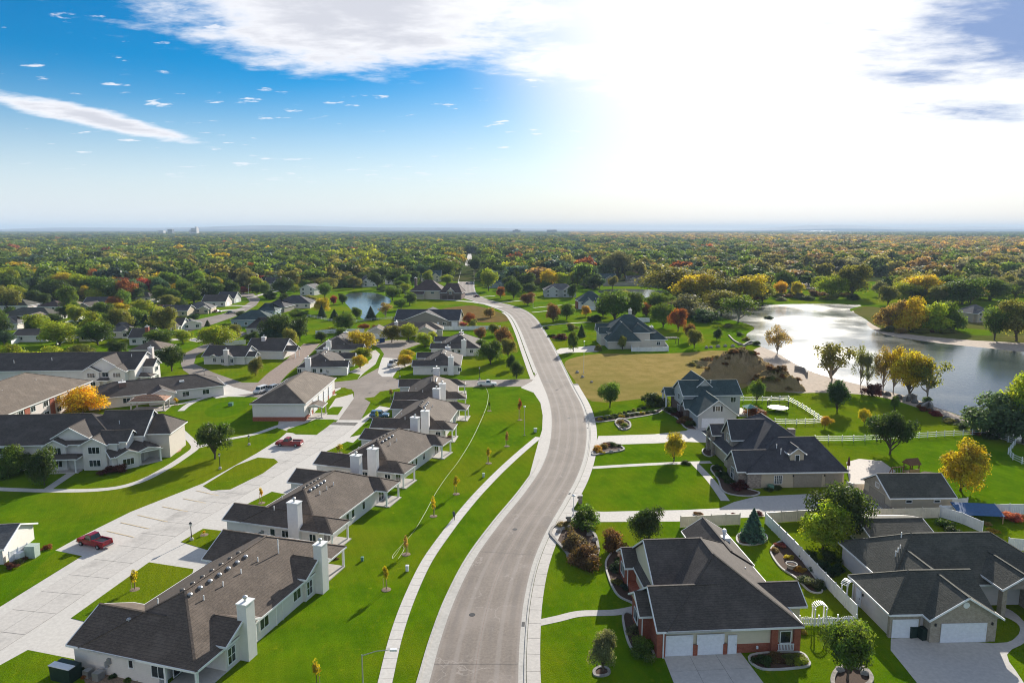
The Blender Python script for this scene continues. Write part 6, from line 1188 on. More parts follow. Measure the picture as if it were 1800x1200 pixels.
def wood_mass(pts):
    coll = bpy.data.collections.new('wood_parts')
    for i in range(6):
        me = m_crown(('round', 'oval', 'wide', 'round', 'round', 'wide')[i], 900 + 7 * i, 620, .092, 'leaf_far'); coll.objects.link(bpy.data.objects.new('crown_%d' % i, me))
    n = len(pts); me = bpy.data.meshes.new('wood'); me.from_pydata([tuple(p[0]) for p in pts], [], [])
    tint = np.ones((n, 4), np.float32); scl = np.zeros((n, 3), np.float32); rot = np.zeros(n, np.float32); idx = np.zeros(n, np.int32)
    for i, (p, s, q) in enumerate(pts):
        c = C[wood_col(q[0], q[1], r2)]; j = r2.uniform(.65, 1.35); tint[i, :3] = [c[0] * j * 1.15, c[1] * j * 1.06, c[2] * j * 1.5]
        w = s * r2.uniform(.85, 1.65) * (1.0 if p.y < 2500 else 1.1); scl[i] = (w, w, min(w * r2.uniform(.75, 1.15), r2.uniform(9, 20))); rot[i] = r2.uniform(0, 6.28); idx[i] = r2.randrange(6)
    for nm, tp, ar, key in (('tint', 'FLOAT_COLOR', tint, 'color'), ('scl', 'FLOAT_VECTOR', scl, 'vector'), ('rotz', 'FLOAT', rot, 'value'), ('idx', 'INT', idx, 'value')):
        a = me.attributes.new(nm, tp, 'POINT'); a.data.foreach_set(key, ar.ravel())
    o = obj('wood', me); tag(o, 'broad autumn wood stretching from the last houses to the skyline', None, None, 'stuff')
    ng = bpy.data.node_groups.new('wood', 'GeometryNodeTree'); ng.interface.new_socket('Geometry', in_out='INPUT', socket_type='NodeSocketGeometry'); ng.interface.new_socket('Geometry', in_out='OUTPUT', socket_type='NodeSocketGeometry')
    N, L = ng.nodes, ng.links; gi = N.new('NodeGroupInput'); go = N.new('NodeGroupOutput'); ip = N.new('GeometryNodeInstanceOnPoints'); ci = N.new('GeometryNodeCollectionInfo')
    ci.inputs['Collection'].default_value = coll; ci.inputs['Separate Children'].default_value = True; ci.inputs['Reset Children'].default_value = True
    def na(nm, tp):
        x = N.new('GeometryNodeInputNamedAttribute'); x.data_type = tp; x.inputs['Name'].default_value = nm; return x.outputs[0]
    cx = N.new('ShaderNodeCombineXYZ'); L.new(na('rotz', 'FLOAT'), cx.inputs[2]); e2r = N.new('FunctionNodeEulerToRotation'); L.new(cx.outputs[0], e2r.inputs[0])
    L.new(gi.outputs[0], ip.inputs['Points']); L.new(ci.outputs[0], ip.inputs['Instance']); ip.inputs['Pick Instance'].default_value = True
    L.new(na('idx', 'INT'), ip.inputs['Instance Index']); L.new(e2r.outputs[0], ip.inputs['Rotation']); L.new(na('scl', 'FLOAT_VECTOR'), ip.inputs['Scale']); L.new(ip.outputs[0], go.inputs[0])
    md = o.modifiers.new('wood', 'NODES'); md.node_group = ng
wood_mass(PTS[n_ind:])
print('TREES', tree_n, 'WOOD', len(PTS))
# ------------------------------------------------------------------ fences
def privacy(px_pts, label, mat='fence_white', h=1.8, group='white privacy fences', step=2.4, close=False, cat='fence'):
    P = pp(*px_pts); root = empty('privacy_fence', P[0]); tag(root, label, cat, group); Q = []
    for a, b in zip(P, P[1:]):
        n = max(1, round((b - a).length / step)); Q += [a.lerp(b, i / n) for i in range(n)]
    Q.append(P[-1]); o0 = P[0]
    post = cached(('fp', mat, h), lambda: MB().box(-.065, .065, -.065, .065, 0, h + .08).add([(-.085, -.085, h + .08), (.085, -.085, h + .08), (.085, .085, h + .08), (-.085, .085, h + .08), (0, 0, h + .16)], [(0, 1, 4), (1, 2, 4), (2, 3, 4), (3, 0, 4)]).mesh('post', mat))
    for i, q in enumerate(Q):
        nx = Q[min(i + 1, len(Q) - 1)]; pv = Q[max(i - 1, 0)]; d = nx - pv; obj('post', post, root, q - o0, math.atan2(d.y, d.x))
        if i < len(Q) - 1:
            d = nx - q; L = round(d.length, 1)
            def mk():
                b = MB(); b.box(.06, L - .06, -.03, .03, .06, .2).box(.06, L - .06, -.03, .03, h - .16, h - .02); n = max(3, int(L / .3))
                for k in range(n): b.box(.06 + (L - .12) * k / n + .01, .06 + (L - .12) * (k + 1) / n - .01, -.018, .018, .19, h - .15)
                return b.mesh('panel', mat)
            obj('panel', cached(('fpan', L, mat, h), mk), root, q - o0, math.atan2(d.y, d.x))
def rail(px_pts, label, h=1.3, step=2.4, rails=3, mat='fence_white', group='white rail fences'):
    P = pp(*px_pts); root = empty('rail_fence', P[0]); tag(root, label, 'fence', group); Q = []
    for a, b in zip(P, P[1:]):
        n = max(1, round((b - a).length / step)); Q += [a.lerp(b, i / n) for i in range(n)]
    Q.append(P[-1]); o0 = P[0]; post = cached(('rp', h, mat), lambda: MB().box(-.065, .065, -.065, .065, 0, h + .1).mesh('post', mat))
    for i, q in enumerate(Q):
        obj('post', post, root, q - o0)
        if i < len(Q) - 1:
            d = Q[i + 1] - q; L = round(d.length, 1)
            for k in range(rails): obj('rail', cached(('rr', L, mat), lambda: MB().box(.0, L, -.022, .022, -.05, .05).mesh('rail', mat)), root, (q.x - o0.x, q.y - o0.y, h * (k + .9) / rails - .12), math.atan2(d.y, d.x))
privacy([(1345, 920), (1395, 970), (1450, 1030), (1505, 1088)], 'long white fence between the brick house and the grey roofed house')
privacy([(1196, 927), (1250, 924), (1300, 922)], 'short cream fence behind the brick house along the drive', 'fence_cream'); privacy([(1345, 920), (1400, 916), (1450, 914)], 'cream fence behind the round yellow-green tree', 'fence_cream')
privacy([(1524, 913), (1590, 912), (1650, 910)], 'cream fence behind the low outbuilding', 'fence_cream'); privacy([(1650, 908), (1690, 920), (1726, 936)], 'white fence running diagonally beside the vegetable plot'); privacy([(1652, 907), (1720, 905), (1800, 904), (1850, 904)], 'white fence along the bottom of the right lawn'); privacy([(1772, 966), (1800, 968), (1850, 970)], 'white fence piece at the right edge')
privacy([(1672, 888), (1700, 887)], 'short white fence beside the detached garage', h=1.2); privacy([(1488, 858), (1500, 862), (1530, 862)], 'short cream fence between the stone house and its detached garage', 'fence_cream', 1.3)
privacy([(770, 580), (820, 580), (880, 579)], 'long white fence behind the cul-de-sac houses'); privacy([(555, 588), (592, 585), (640, 585)], 'white fence behind the left cul-de-sac houses'); rail([(540, 556), (565, 561), (590, 566), (627, 566), (665, 562), (700, 560)], 'white picket-like fence curving below the pond', 1.2, 4, 3); privacy([(385, 601), (400, 607), (432, 605)], 'white fence beside the street trees'); privacy([(100, 606), (150, 590), (240, 580)], 'white fence beside the large yellow-green tree')
privacy([(20, 606), (60, 594), (110, 574), (150, 560)], 'long white fence among the left roofs'); privacy([(60, 545), (110, 535)], 'white fence between far left houses'); privacy([(225, 545), (260, 535), (290, 528)], 'white fence along the far street'); privacy([(250, 592), (300, 588), (330, 588)], 'white fence behind the chimneyed bungalow'); privacy([(0, 560), (40, 556)], 'short white fence by the left edge')
privacy([(1108, 607), (1110, 618), (1147, 618), (1175, 617), (1166, 604)], 'white fence round the patio of the manor house', h=1.7); privacy([(1120, 566), (1142, 566)], 'white garden wall behind the manor house', h=2.2)
rail([(1432, 776), (1480, 776), (1540, 774), (1600, 771), (1660, 767), (1725, 764), (1760, 772), (1784, 782), (1772, 798), (1780, 808), (1830, 830)], 'long white rail fence across the right back lawn'); rail([(1386, 705), (1410, 718), (1446, 742)], 'white rail fence slanting down beside the trampoline'); rail([(1362, 745), (1400, 746), (1446, 744)], 'white rail fence below the trampoline'); rail([(1290, 705), (1340, 705), (1386, 704)], 'white rail fence above the trampoline')
def picket(px_pts, label):
    P = pp(*px_pts); root = empty('picket_fence', P[0]); tag(root, label, 'fence'); a, b = P[0], P[-1]; d = b - a; L = d.length; root.rotation_euler = (0, 0, math.atan2(d.y, d.x))
    n = int(L / .2); m = MB()
    for i in range(n): m.box(i * .2, i * .2 + .11, -.02, .02, .08, 1.05 + .12 * math.sin(i * .5))
    o = m.build('pickets', 'fence_white', root); o['kind'] = 'stuff'
    for z in (.3, .85): MB().box(0, L, .02, .06, z - .05, z + .05).build('rail', 'fence_white', root)
    for i in range(4): MB().box(L * i / 3 - .07, L * i / 3 + .07, -.07, .07, 0, 1.35).build('post', 'fence_white', root)
picket([(1405, 1100), (1505, 1098)], 'white picket fence between the brick house and the long fence')
def arbor(px, py, label, rz=0.0):
    p = at(px, py); o = empty('garden_arbor', p, rz); tag(o, label, 'arbor', 'white garden arbors')
    for x in (-.65, .65):
        for y in (-.35, .35): MB().box(x - .06, x + .06, y - .06, y + .06, 0, 2.1).build('post', 'fence_white', o)
    for y in (-.35, .35):
        MB().tube([(.75 * math.cos(a), y, 2.05 + .6 * math.sin(a)) for a in [math.pi * k / 10 for k in range(11)]], .055, 6).build('arch', 'fence_white', o)
    for k in range(1, 10): a = math.pi * k / 10; MB().box(.75 * math.cos(a) - .03, .75 * math.cos(a) + .03, -.5, .5, 2.05 + .62 * math.sin(a), 2.12 + .62 * math.sin(a)).build('slat', 'fence_white', o)
arbor(1439, 1097, 'white arched arbor at the picket fence'); arbor(1488, 1055, 'white arched arbor beside the grey roofed house', .6)

# ------------------------------------------------------------------ lamps, poles, boxes
def lamp_post(px, py, yt, label):
    p = at(px, py); h = hgt(p, yt); o = empty('lamp_post', p); tag(o, label, 'lamp post', 'black garden lamp posts')
    MB().lathe([(.28, 0), (.28, .3), (.16, .45)], 10).build('base', 'concrete', o); MB().tube([(0, 0, .3), (0, 0, h - .55)], [.075, .05], 8).build('pole', 'metal_dark', o)
    MB().lathe([(.08, h - .55), (.15, h - .45), (.2, h - .15)], 8).build('lantern', 'lamp_clear', o); MB().lathe([(.26, h - .15), (.2, h - .05), (.04, h + .1)], 8).build('cap', 'metal_dark', o)
for a in ((387, 824, 797, 'black lamp post beside the dark round tree on the footpath lawn'), (438, 782, 765, 'black lamp post on the lawn near the upper red pickup'), (337, 949, 918, 'black lamp post in the lawn island before the nearest row house'), (360, 672, 648, 'black lamp post by the left street corner'), (703, 662, 646, 'black lamp post at the right side of the cul-de-sac mouth'), (843, 667, 645, 'black lamp post on the lawn behind the white pickup')): lamp_post(*a)
def street_light(px, py, yt, armx, label, col='galvanised', globe=False):
    p = at(px, py); h = hgt(p, yt); o = empty('street_light', p); tag(o, label, 'street light', 'street lights'); r = .09 if not globe else .07
    MB().tube([(0, 0, 0), (0, 0, h)], [r, r * .6], 8).build('pole', col, o); MB().lathe([(.2, 0), (.2, .12), (.12, .2)], 8).build('base_plate', 'concrete', o)
    if armx:
        MB().tube([(0, 0, h - .1), (armx * .5, 0, h + .35), (armx, 0, h + .5)], [.05, .045, .04], 6).build('arm', col, o)
        MB().box(min(armx, armx * 1.25), max(armx, armx * 1.25), -.16, .16, h + .42, h + .58).build('lamp_head', 'metal_white', o)
    else: MB().lathe([(.05, h), (.25, h + .12), (.28, h + .3), (.1, h + .4)], 10).build('lamp_head', 'metal_white', o)
street_light(640, 1262, 1150, 2.6, 'curved-arm steel street light at the bottom of the long lawn'); street_light(922, 765, 716, 0, 'slim pale lamp on the upper lawn near the bend', globe=True); street_light(1026, 656, 601, 0, 'tall white pole on the edge of the vacant lot', 'metal_white', True); street_light(1008, 905, 873, 0, 'pale lamp at the drive mouth opposite the corner bed', 'metal_white', True)
street_light(316, 520, 493, 1.6, 'tall street light in the far left street', 'metal_white'); street_light(438, 530, 500, 1.5, 'street light by the bend of the far left street', 'metal_white'); street_light(504, 514, 500, 1.2, 'small street light near the blue-roofed house', 'metal_white'); street_light(937, 540, 522, 1.2, 'street light at the far bend of the main road', 'metal_white'); street_light(292, 500, 476, 1.5, 'furthest street light in the left wood', 'metal_white')
def box_thing(name, px, py, w, d, h, mat, label, cat, rz=0.0, group=None, top=.06):
    p = at(px, py); o = empty(name, p, rz); tag(o, label, cat, group); b = MB(); e = .04
    b.loft([[(x * w / 2 * k, y * d / 2 * k, z) for x, y in ((-1, -1), (1, -1), (1, 1), (-1, 1))] for k, z in ((.9, 0), (.95, .05), (1, h * .9), (1, h))]); b.build('body', mat, o)
    MB().loft([[(x * (w / 2 + .03) * k, y * (d / 2 + .03) * k, z) for x, y in ((-1, -1), (1, -1), (1, 1), (-1, 1))] for k, z in ((1, h), (1, h + top * .6), (.9, h + top))]).build('lid', mat, o); return o
for x, y, w, d, h, m, l in ((58, 978, 1.4, 1.2, 1.7, 'utility_pale', 'tall pale green utility cabinet by the drive entrance at left'), (30, 985, 1.6, 1.0, 1.2, 'metal_white', 'white utility cabinet left of the tall pale green one'), (716, 1003, .4, .4, .75, 'metal_white', 'small white utility pedestal by the sidewalk, lower'), (850, 838, .4, .4, .7, 'utility_pale', 'small pale utility pedestal on the lawn, upper'), (941, 759, .7, .6, .8, 'utility_pale', 'green utility box near the road bend'), (406, 713, 1.0, 1.0, .8, 'utility_green', 'green utility box in the lawn hollow'), (637, 985, .35, .35, .5, 'utility_green', 'low green valve box on the long lawn')):
    box_thing('utility_box', x, y, w, d, h, m, l, 'utility box', group='utility boxes')
for x, y, m, l in ((1602, 1118, 'bin_green', 'dark wheeled bin before the single garage door, left'), (1622, 1122, 'bin_green', 'dark wheeled bin before the stone pier, right'), (672, 601, 'bin_blue', 'large blue dumpster at the cul-de-sac')):
    k = 2.0 if m == 'bin_blue' else .85; o = box_thing('wheeled_bin', x, y, k, k * .95, 1.25 if k < 1 else 1.5, m, l, 'bin', .2, 'wheeled bins', .1)
    for s in (-1, 1): MB().tube([(s * k * .45, .4 * k, .12), (s * k * .52, .4 * k, .12)], .12, 10).build('wheel', 'tyre', o)
def mailbox(px, py, label):
    p = at(px, py); o = empty('mailbox_pillar', p); tag(o, label, 'mailbox', 'mailbox pillars'); MB().box(-.3, .3, -.3, .3, 0, 1.3).build('pillar', 'stone_mix', o); MB().box(-.36, .36, -.36, .36, 1.3, 1.42).build('cap', 'concrete', o); MB().box(-.31, -.5, -.12, .12, .9, 1.15).build('box', 'metal_dark', o)
mailbox(1020, 884, 'stone mailbox pillar at the drive of the stone house'); mailbox(1000, 921, 'stone mailbox pillar at the rocky corner bed')

# ------------------------------------------------------------------ rocks, edging and beds
def rocks(pts, label, group, mat='rock'):
    for i, (x, y, w) in enumerate(pts):
        p = at(x, y); s = w * mpp(p); r = random.Random(int(x * 7 + y)); b = MB(); n = 8
        b.loft([[(s * .5 * k * math.cos(t) * (1 + .2 * math.sin(3 * t + x)), s * .4 * k * math.sin(t) * (1 + .2 * math.cos(2 * t + y)), z * s) for t in [2 * math.pi * j / n for j in range(n)]] for k, z in ((.95, -.05), (1, .15), (.75, .38), (.3, .5))])
        o = b.build('rock', mat, None, p, r.uniform(0, 6)); tag(o, label, 'rock', group)
def edging(pts, label, w=.25, h=.16, mat='concrete_kerb'):
    P = curve(pp(*pts), 5, True); P.append(P[0]); A = offset(P, w / 2); B = offset(P, -w / 2); b = MB(); b.loft([[(p.x, p.y, 0), (p.x, p.y, h), (q.x, q.y, h), (q.x, q.y, 0)] for p, q in zip(A, B)], False); o = b.build('bed_edging', mat); tag(o, label, 'edging')
    sheet('planting_bed', P[:-1], .055, 'mulch', thick=.05)
edging([(968, 938), (975, 925), (1000, 922), (1040, 935), (1050, 955), (1050, 975), (1035, 990), (1010, 990), (995, 970), (975, 948)], 'curved stone edging of the rocky corner bed', .4, .25, 'stone_grey')
edging([(1066, 985), (1090, 960), (1108, 975), (1112, 1010), (1118, 1060), (1108, 1058), (1085, 1045), (1070, 1015)], 'curved edging of the mulch bed beside the brick house wall'); edging([(1095, 1082), (1112, 1080), (1125, 1110), (1150, 1152), (1125, 1152), (1105, 1130)], 'edging of the lower bed beside the brick house'); edging([(1295, 948), (1300, 938), (1323, 934), (1346, 940), (1345, 952), (1322, 958), (1302, 956)], 'stone ring round the blue spruce')
edging([(1255, 818), (1268, 830), (1282, 848), (1310, 858), (1335, 866), (1320, 872), (1290, 870), (1270, 862), (1262, 842), (1250, 826)], 'curved kerb of the bed before the stone house'); edging([(1236, 790), (1250, 786), (1252, 800), (1244, 802), (1236, 797)], 'round edging of the small bed by the stone porch'); edging([(1082, 742), (1090, 736), (1106, 742), (1107, 752), (1095, 756), (1086, 750)], 'ring of stones round the lawn bed', .4, .25, 'stone_grey'); edging([(1042, 796), (1055, 782), (1075, 778), (1096, 788), (1090, 793), (1065, 796), (1045, 800)], 'stone edging of the roadside bed', .4, .25, 'stone_grey')
edging([(1050, 733), (1150, 722), (1165, 716), (1150, 728), (1052, 742)], 'edging of the clipped hedge bed'); edging([(1165, 720), (1190, 735), (1205, 752), (1225, 755), (1218, 748), (1195, 725), (1178, 716)], 'curved edging of the bed at the teal-roofed house'); edging([(1355, 965), (1385, 950), (1410, 985), (1445, 1035), (1425, 1040), (1398, 1015), (1370, 995)], 'edging of the bed along the white fence'); edging([(1045, 1178), (1055, 1172), (1068, 1175), (1070, 1184), (1057, 1188), (1046, 1186)], 'stone ring round the young pale-leaved tree', .3, .14, 'stone_grey'); edging([(1470, 1180), (1500, 1168), (1525, 1180), (1530, 1200), (1495, 1215), (1465, 1205)], 'stone ring round the dense green young tree', .4, .25, 'rock')
edging([(1320, 1152), (1400, 1146), (1420, 1160), (1415, 1172), (1340, 1176)], 'edging of the bed beside the brick house drive')
sheet('gravel_bed', pp((128, 1168), (250, 1190), (330, 1210), (330, 1240), (130, 1230)), .03, 'mulch_tan'); sheet('mulch_bed', pp((1565, 838), (1600, 835), (1625, 828), (1655, 832), (1640, 842), (1570, 846)), .03, 'mulch')
rocks([(982, 935, 12), (990, 930, 10), (1000, 928, 12), (1012, 924, 10), (1036, 940, 12), (1046, 950, 14), (1000, 978, 10), (1015, 985, 11), (1040, 984, 12), (1050, 966, 12)], 'boulder in the rocky corner bed', 'boulders of the corner bed'); rocks([(1090, 754, 7), (1098, 755, 8), (1105, 750, 7), (1086, 748, 6), (1060, 796, 8), (1075, 795, 9), (1088, 792, 8)], 'stone edging a roadside lawn bed', 'stones of the lawn beds')
rocks([(1595, 704, 16), (1608, 708, 14), (1620, 715, 16), (1634, 722, 14), (1650, 730, 12), (1664, 738, 16), (1680, 742, 14), (1695, 748, 16), (1712, 756, 14), (1730, 764, 14), (1580, 700, 14), (1560, 694, 12), (1548, 692, 12)], 'dark boulder on the lake bank', 'boulders on the lake bank', 'rock_dark'); rocks([(1475, 1178, 16), (1490, 1172, 18), (1506, 1174, 16), (1520, 1184, 16)], 'rock in the ring round the dense green young tree', 'rocks round the young tree'); rocks([(1242, 612, 8), (1250, 611, 7), (1262, 610, 9), (1275, 609, 8), (1288, 609, 8), (1300, 606, 8), (1024, 663, 7), (1015, 655, 8), (1040, 672, 6)], 'pale stone on the rough ground by the vacant lot', 'stones by the vacant lot')
def low_wall(pts, label, h=1.0):
    P = curve(pp(*pts), 5); b = MB(); B = offset(P, .5); b.loft([[(p.x, p.y, 0), (p.x, p.y, h), (q.x, q.y, h), (q.x, q.y, 0)] for p, q in zip(P, B)]); tag(b.build('retaining_wall', 'block_wall'), label, 'wall', 'lake bank walls')
low_wall([(1586, 706), (1600, 700), (1612, 703)], 'short grey block wall on the bank under the cottonwoods', 1.4); low_wall([(1618, 722), (1632, 715), (1640, 722)], 'angled block wall further down the bank', 1.6); low_wall([(1398, 650), (1415, 654), (1420, 662)], 'curved block wall on the sandy bank', 1.5); low_wall([(1282, 590), (1292, 600), (1306, 606), (1322, 605)], 'curved stone wall along the lake lawn', .5); low_wall([(1305, 610), (1318, 603), (1330, 606)], 'short wall beside the sandy cove', 1.0)

# ------------------------------------------------------------------ garden things
def trampoline():
    p = at(1367, 722); o = empty('trampoline', p); tag(o, 'round trampoline with dark safety net on the fenced lawn', 'trampoline'); r = 2.6; n = 24; rr = lambda z, k=r: [(k * math.cos(2 * math.pi * i / n), k * math.sin(2 * math.pi * i / n), z) for i in range(n + 1)]
    MB().lathe([(r, .86), (r, .9), (.1, .88)], n).build('mat', 'lamp_clear', o); MB().tube(rr(.9), .09, 6).build('rim', 'metal_dark', o); MB().tube(rr(2.6, r * .98), .04, 5).build('net_ring', 'metal_dark', o)
    for i in range(0, n, 4): a = 2 * math.pi * i / n; MB().tube([(r * math.cos(a), r * math.sin(a), 0), (r * math.cos(a), r * math.sin(a), 2.6)], .045, 6).build('pole', 'metal_dark', o)
    b = MB()
    for i in range(48): a = 2 * math.pi * i / 48; b.beam((r * .98 * math.cos(a), r * .98 * math.sin(a), .9), (r * .98 * math.cos(a), r * .98 * math.sin(a), 2.6), .02)
    b.build('net', 'metal_dark', o)
trampoline()
def playset():
    p = at(1600, 842); o = empty('playset', p, .2); tag(o, 'wooden playset with roofed tower, swing beam and slide behind the detached garage', 'playset')
    for x in (-.9, .9):
        for y in (-.8, .8): MB().box(x - .07, x + .07, y - .07, y + .07, 0, 3.0).build('post', 'wood_dark', o)
    MB().box(-1, 1, -.9, .9, 1.35, 1.45).build('deck', 'wood_tan', o); MB().add([(-1.2, -1.1, 3.0), (1.2, -1.1, 3.0), (1.2, 1.1, 3.0), (-1.2, 1.1, 3.0), (-1.2, 0, 4.0), (1.2, 0, 4.0)], [(0, 1, 5, 4), (2, 3, 4, 5), (0, 4, 3), (1, 2, 5), (0, 3, 2, 1)]).build('roof', 'wood_dark', o)
    MB().box(-1, 1, -.92, -.86, 1.45, 2.2).build('side_panel', 'wood_tan', o); MB().beam((-.9, 0, 2.5), (-4.0, 0, 2.5), .14).build('swing_beam', 'wood_dark', o)
    for y in (-1.0, 1.0): MB().beam((-4.0, 0, 2.5), (-4.2, y, 0), .12).build('swing_leg', 'wood_dark', o)
    for x in (-2.0, -3.0):
        s = MB().box(x - .22, x + .22, -.1, .1, .55, .6).build('swing_seat', 'roof_tarp', o); MB().beam((x - .2, 0, .6), (x - .2, 0, 2.5), .03).beam((x + .2, 0, .6), (x + .2, 0, 2.5), .03).build('chain', 'metal_grey', s)
    MB().loft([[(1.0, -.35, 1.45), (1.0, .35, 1.45), (1.0, .35, 1.5), (1.0, -.35, 1.5)], [(2.2, -.35, .6), (2.2, .35, .6), (2.2, .35, .65), (2.2, -.35, .65)], [(3.1, -.35, .15), (3.1, .35, .15), (3.1, .35, .2), (3.1, -.35, .2)]]).build('slide', 'cloth_yellow', o)
playset()
def umbrella(px, py, yt, label):
    p = at(px, py); h = hgt(p, yt); o = empty('patio_umbrella', p); tag(o, label, 'umbrella'); MB().tube([(0, 0, 0), (0, 0, h)], .035, 6).build('pole', 'metal_dark', o); MB().lathe([(.32, h * .35), (.26, h * .6), (.12, h * .9), (.03, h)], 8).build('folded_canopy', 'umbrella', o); MB().lathe([(.4, 0), (.4, .1), (.1, .15)], 10).build('base', 'stone_grey', o)
umbrella(1491, 826, 802, 'folded dark red umbrella on the patio of the stone house')
def pergola(px, py, label):
    p = at(px, py); o = empty('pergola', p, .05); tag(o, label, 'pergola'); 
    for x in (0, 5.5):
        for y in (0, 3.5): MB().box(x - .1, x + .1, y - .1, y + .1, 0, 2.4).build('post', 'metal_dark', o)
    for y in (0, 3.5): MB().box(-.4, 5.9, y - .06, y + .06, 2.4, 2.6).build('beam', 'metal_dark', o)
    for k in range(9): MB().box(k * .68 - .05, k * .68 + .05, -.4, 3.9, 2.6, 2.75).build('slat', 'metal_dark', o)
pergola(1168, 606, 'dark pergola beside the manor house patio')
def planter(px, py, label):
    p = at(px, py); o = empty('planter', p); tag(o, label, 'planter'); MB().lathe([(.5, 0), (.55, .3), (.75, .6), (.78, .68), (.66, .68), (.6, .55)], 16).build('bowl', 'concrete', o); MB().lathe([(.62, .55), (.3, .6), (.05, .62)], 12).build('soil', 'mulch', o)
planter(1391, 998, 'round pale planter bowl by the white fence of the brick house')
def hot_tub(px, py):
    p = at(px, py); o = empty('canopy_shelter', p, .1); tag(o, 'small green-roofed garden canopy behind the teal-roofed house', 'canopy')
    for x in (-1.2, 1.2):
        for y in (-1.2, 1.2): MB().box(x - .06, x + .06, y - .06, y + .06, 0, 2.1).build('post', 'trim', o)
    MB().add([(-1.5, -1.5, 2.1), (1.5, -1.5, 2.1), (1.5, 1.5, 2.1), (-1.5, 1.5, 2.1), (0, 0, 2.9)], [(0, 1, 4), (1, 2, 4), (2, 3, 4), (3, 0, 4), (3, 2, 1, 0)]).build('roof', 'slat_teal', o)
hot_tub(1318, 730)
p = at(1716, 912); o = empty('tarp_shelter', p, -.12); tag(o, 'blue tarpaulin roof of a low shelter beside the back fence', 'shelter')
MB().add([(-3.3, -1.6, 1.2), (3.3, -1.6, 1.2), (3.3, 1.6, 2.0), (-3.3, 1.6, 2.0), (-3.3, -1.6, 1.26), (3.3, -1.6, 1.26), (3.3, 1.6, 2.06), (-3.3, 1.6, 2.06)], [(0, 3, 2, 1), (4, 5, 6, 7), (0, 1, 5, 4), (1, 2, 6, 5), (2, 3, 7, 6), (3, 0, 4, 7)]).build('tarp_roof', 'roof_tarp', o)
for x in (-3.1, 3.1):
    MB().box(x - .06, x + .06, -1.5, -1.38, 0, 1.2).build('post', 'wood_tan', o); MB().box(x - .06, x + .06, 1.38, 1.5, 0, 1.95).build('post', 'wood_tan', o)
# hose across the long lawn
P = curve(pp((853, 680), (858, 692), (856, 712), (845, 740), (828, 775), (805, 812), (785, 838), (765, 868), (748, 900), (730, 930), (714, 950), (706, 958), (692, 974), (690, 982), (698, 972), (706, 960), (710, 966), (700, 982)), 6); tag(MB().tube([(p.x, p.y, .05) for p in P], .028, 5).build('garden_hose', 'hose'), 'long pale garden hose snaking down the lawn from the side street', 'hose')
# yellow bay lines of the drive
for i, (x, y, x2, y2) in enumerate(((242, 905, 295, 917), (212, 918, 262, 929), (188, 933, 236, 944), (285, 890, 330, 899), (322, 876, 362, 884), (345, 862, 385, 871), (365, 852, 398, 858))):
    a, b_ = at(x, y), at(x2, y2); d = (b_ - a).normalized(); s = Vector((-d.y, d.x, 0)) * .09; strip('bay_line', [a + s, b_ + s], [a - s, b_ - s], .04, 'bay_line')
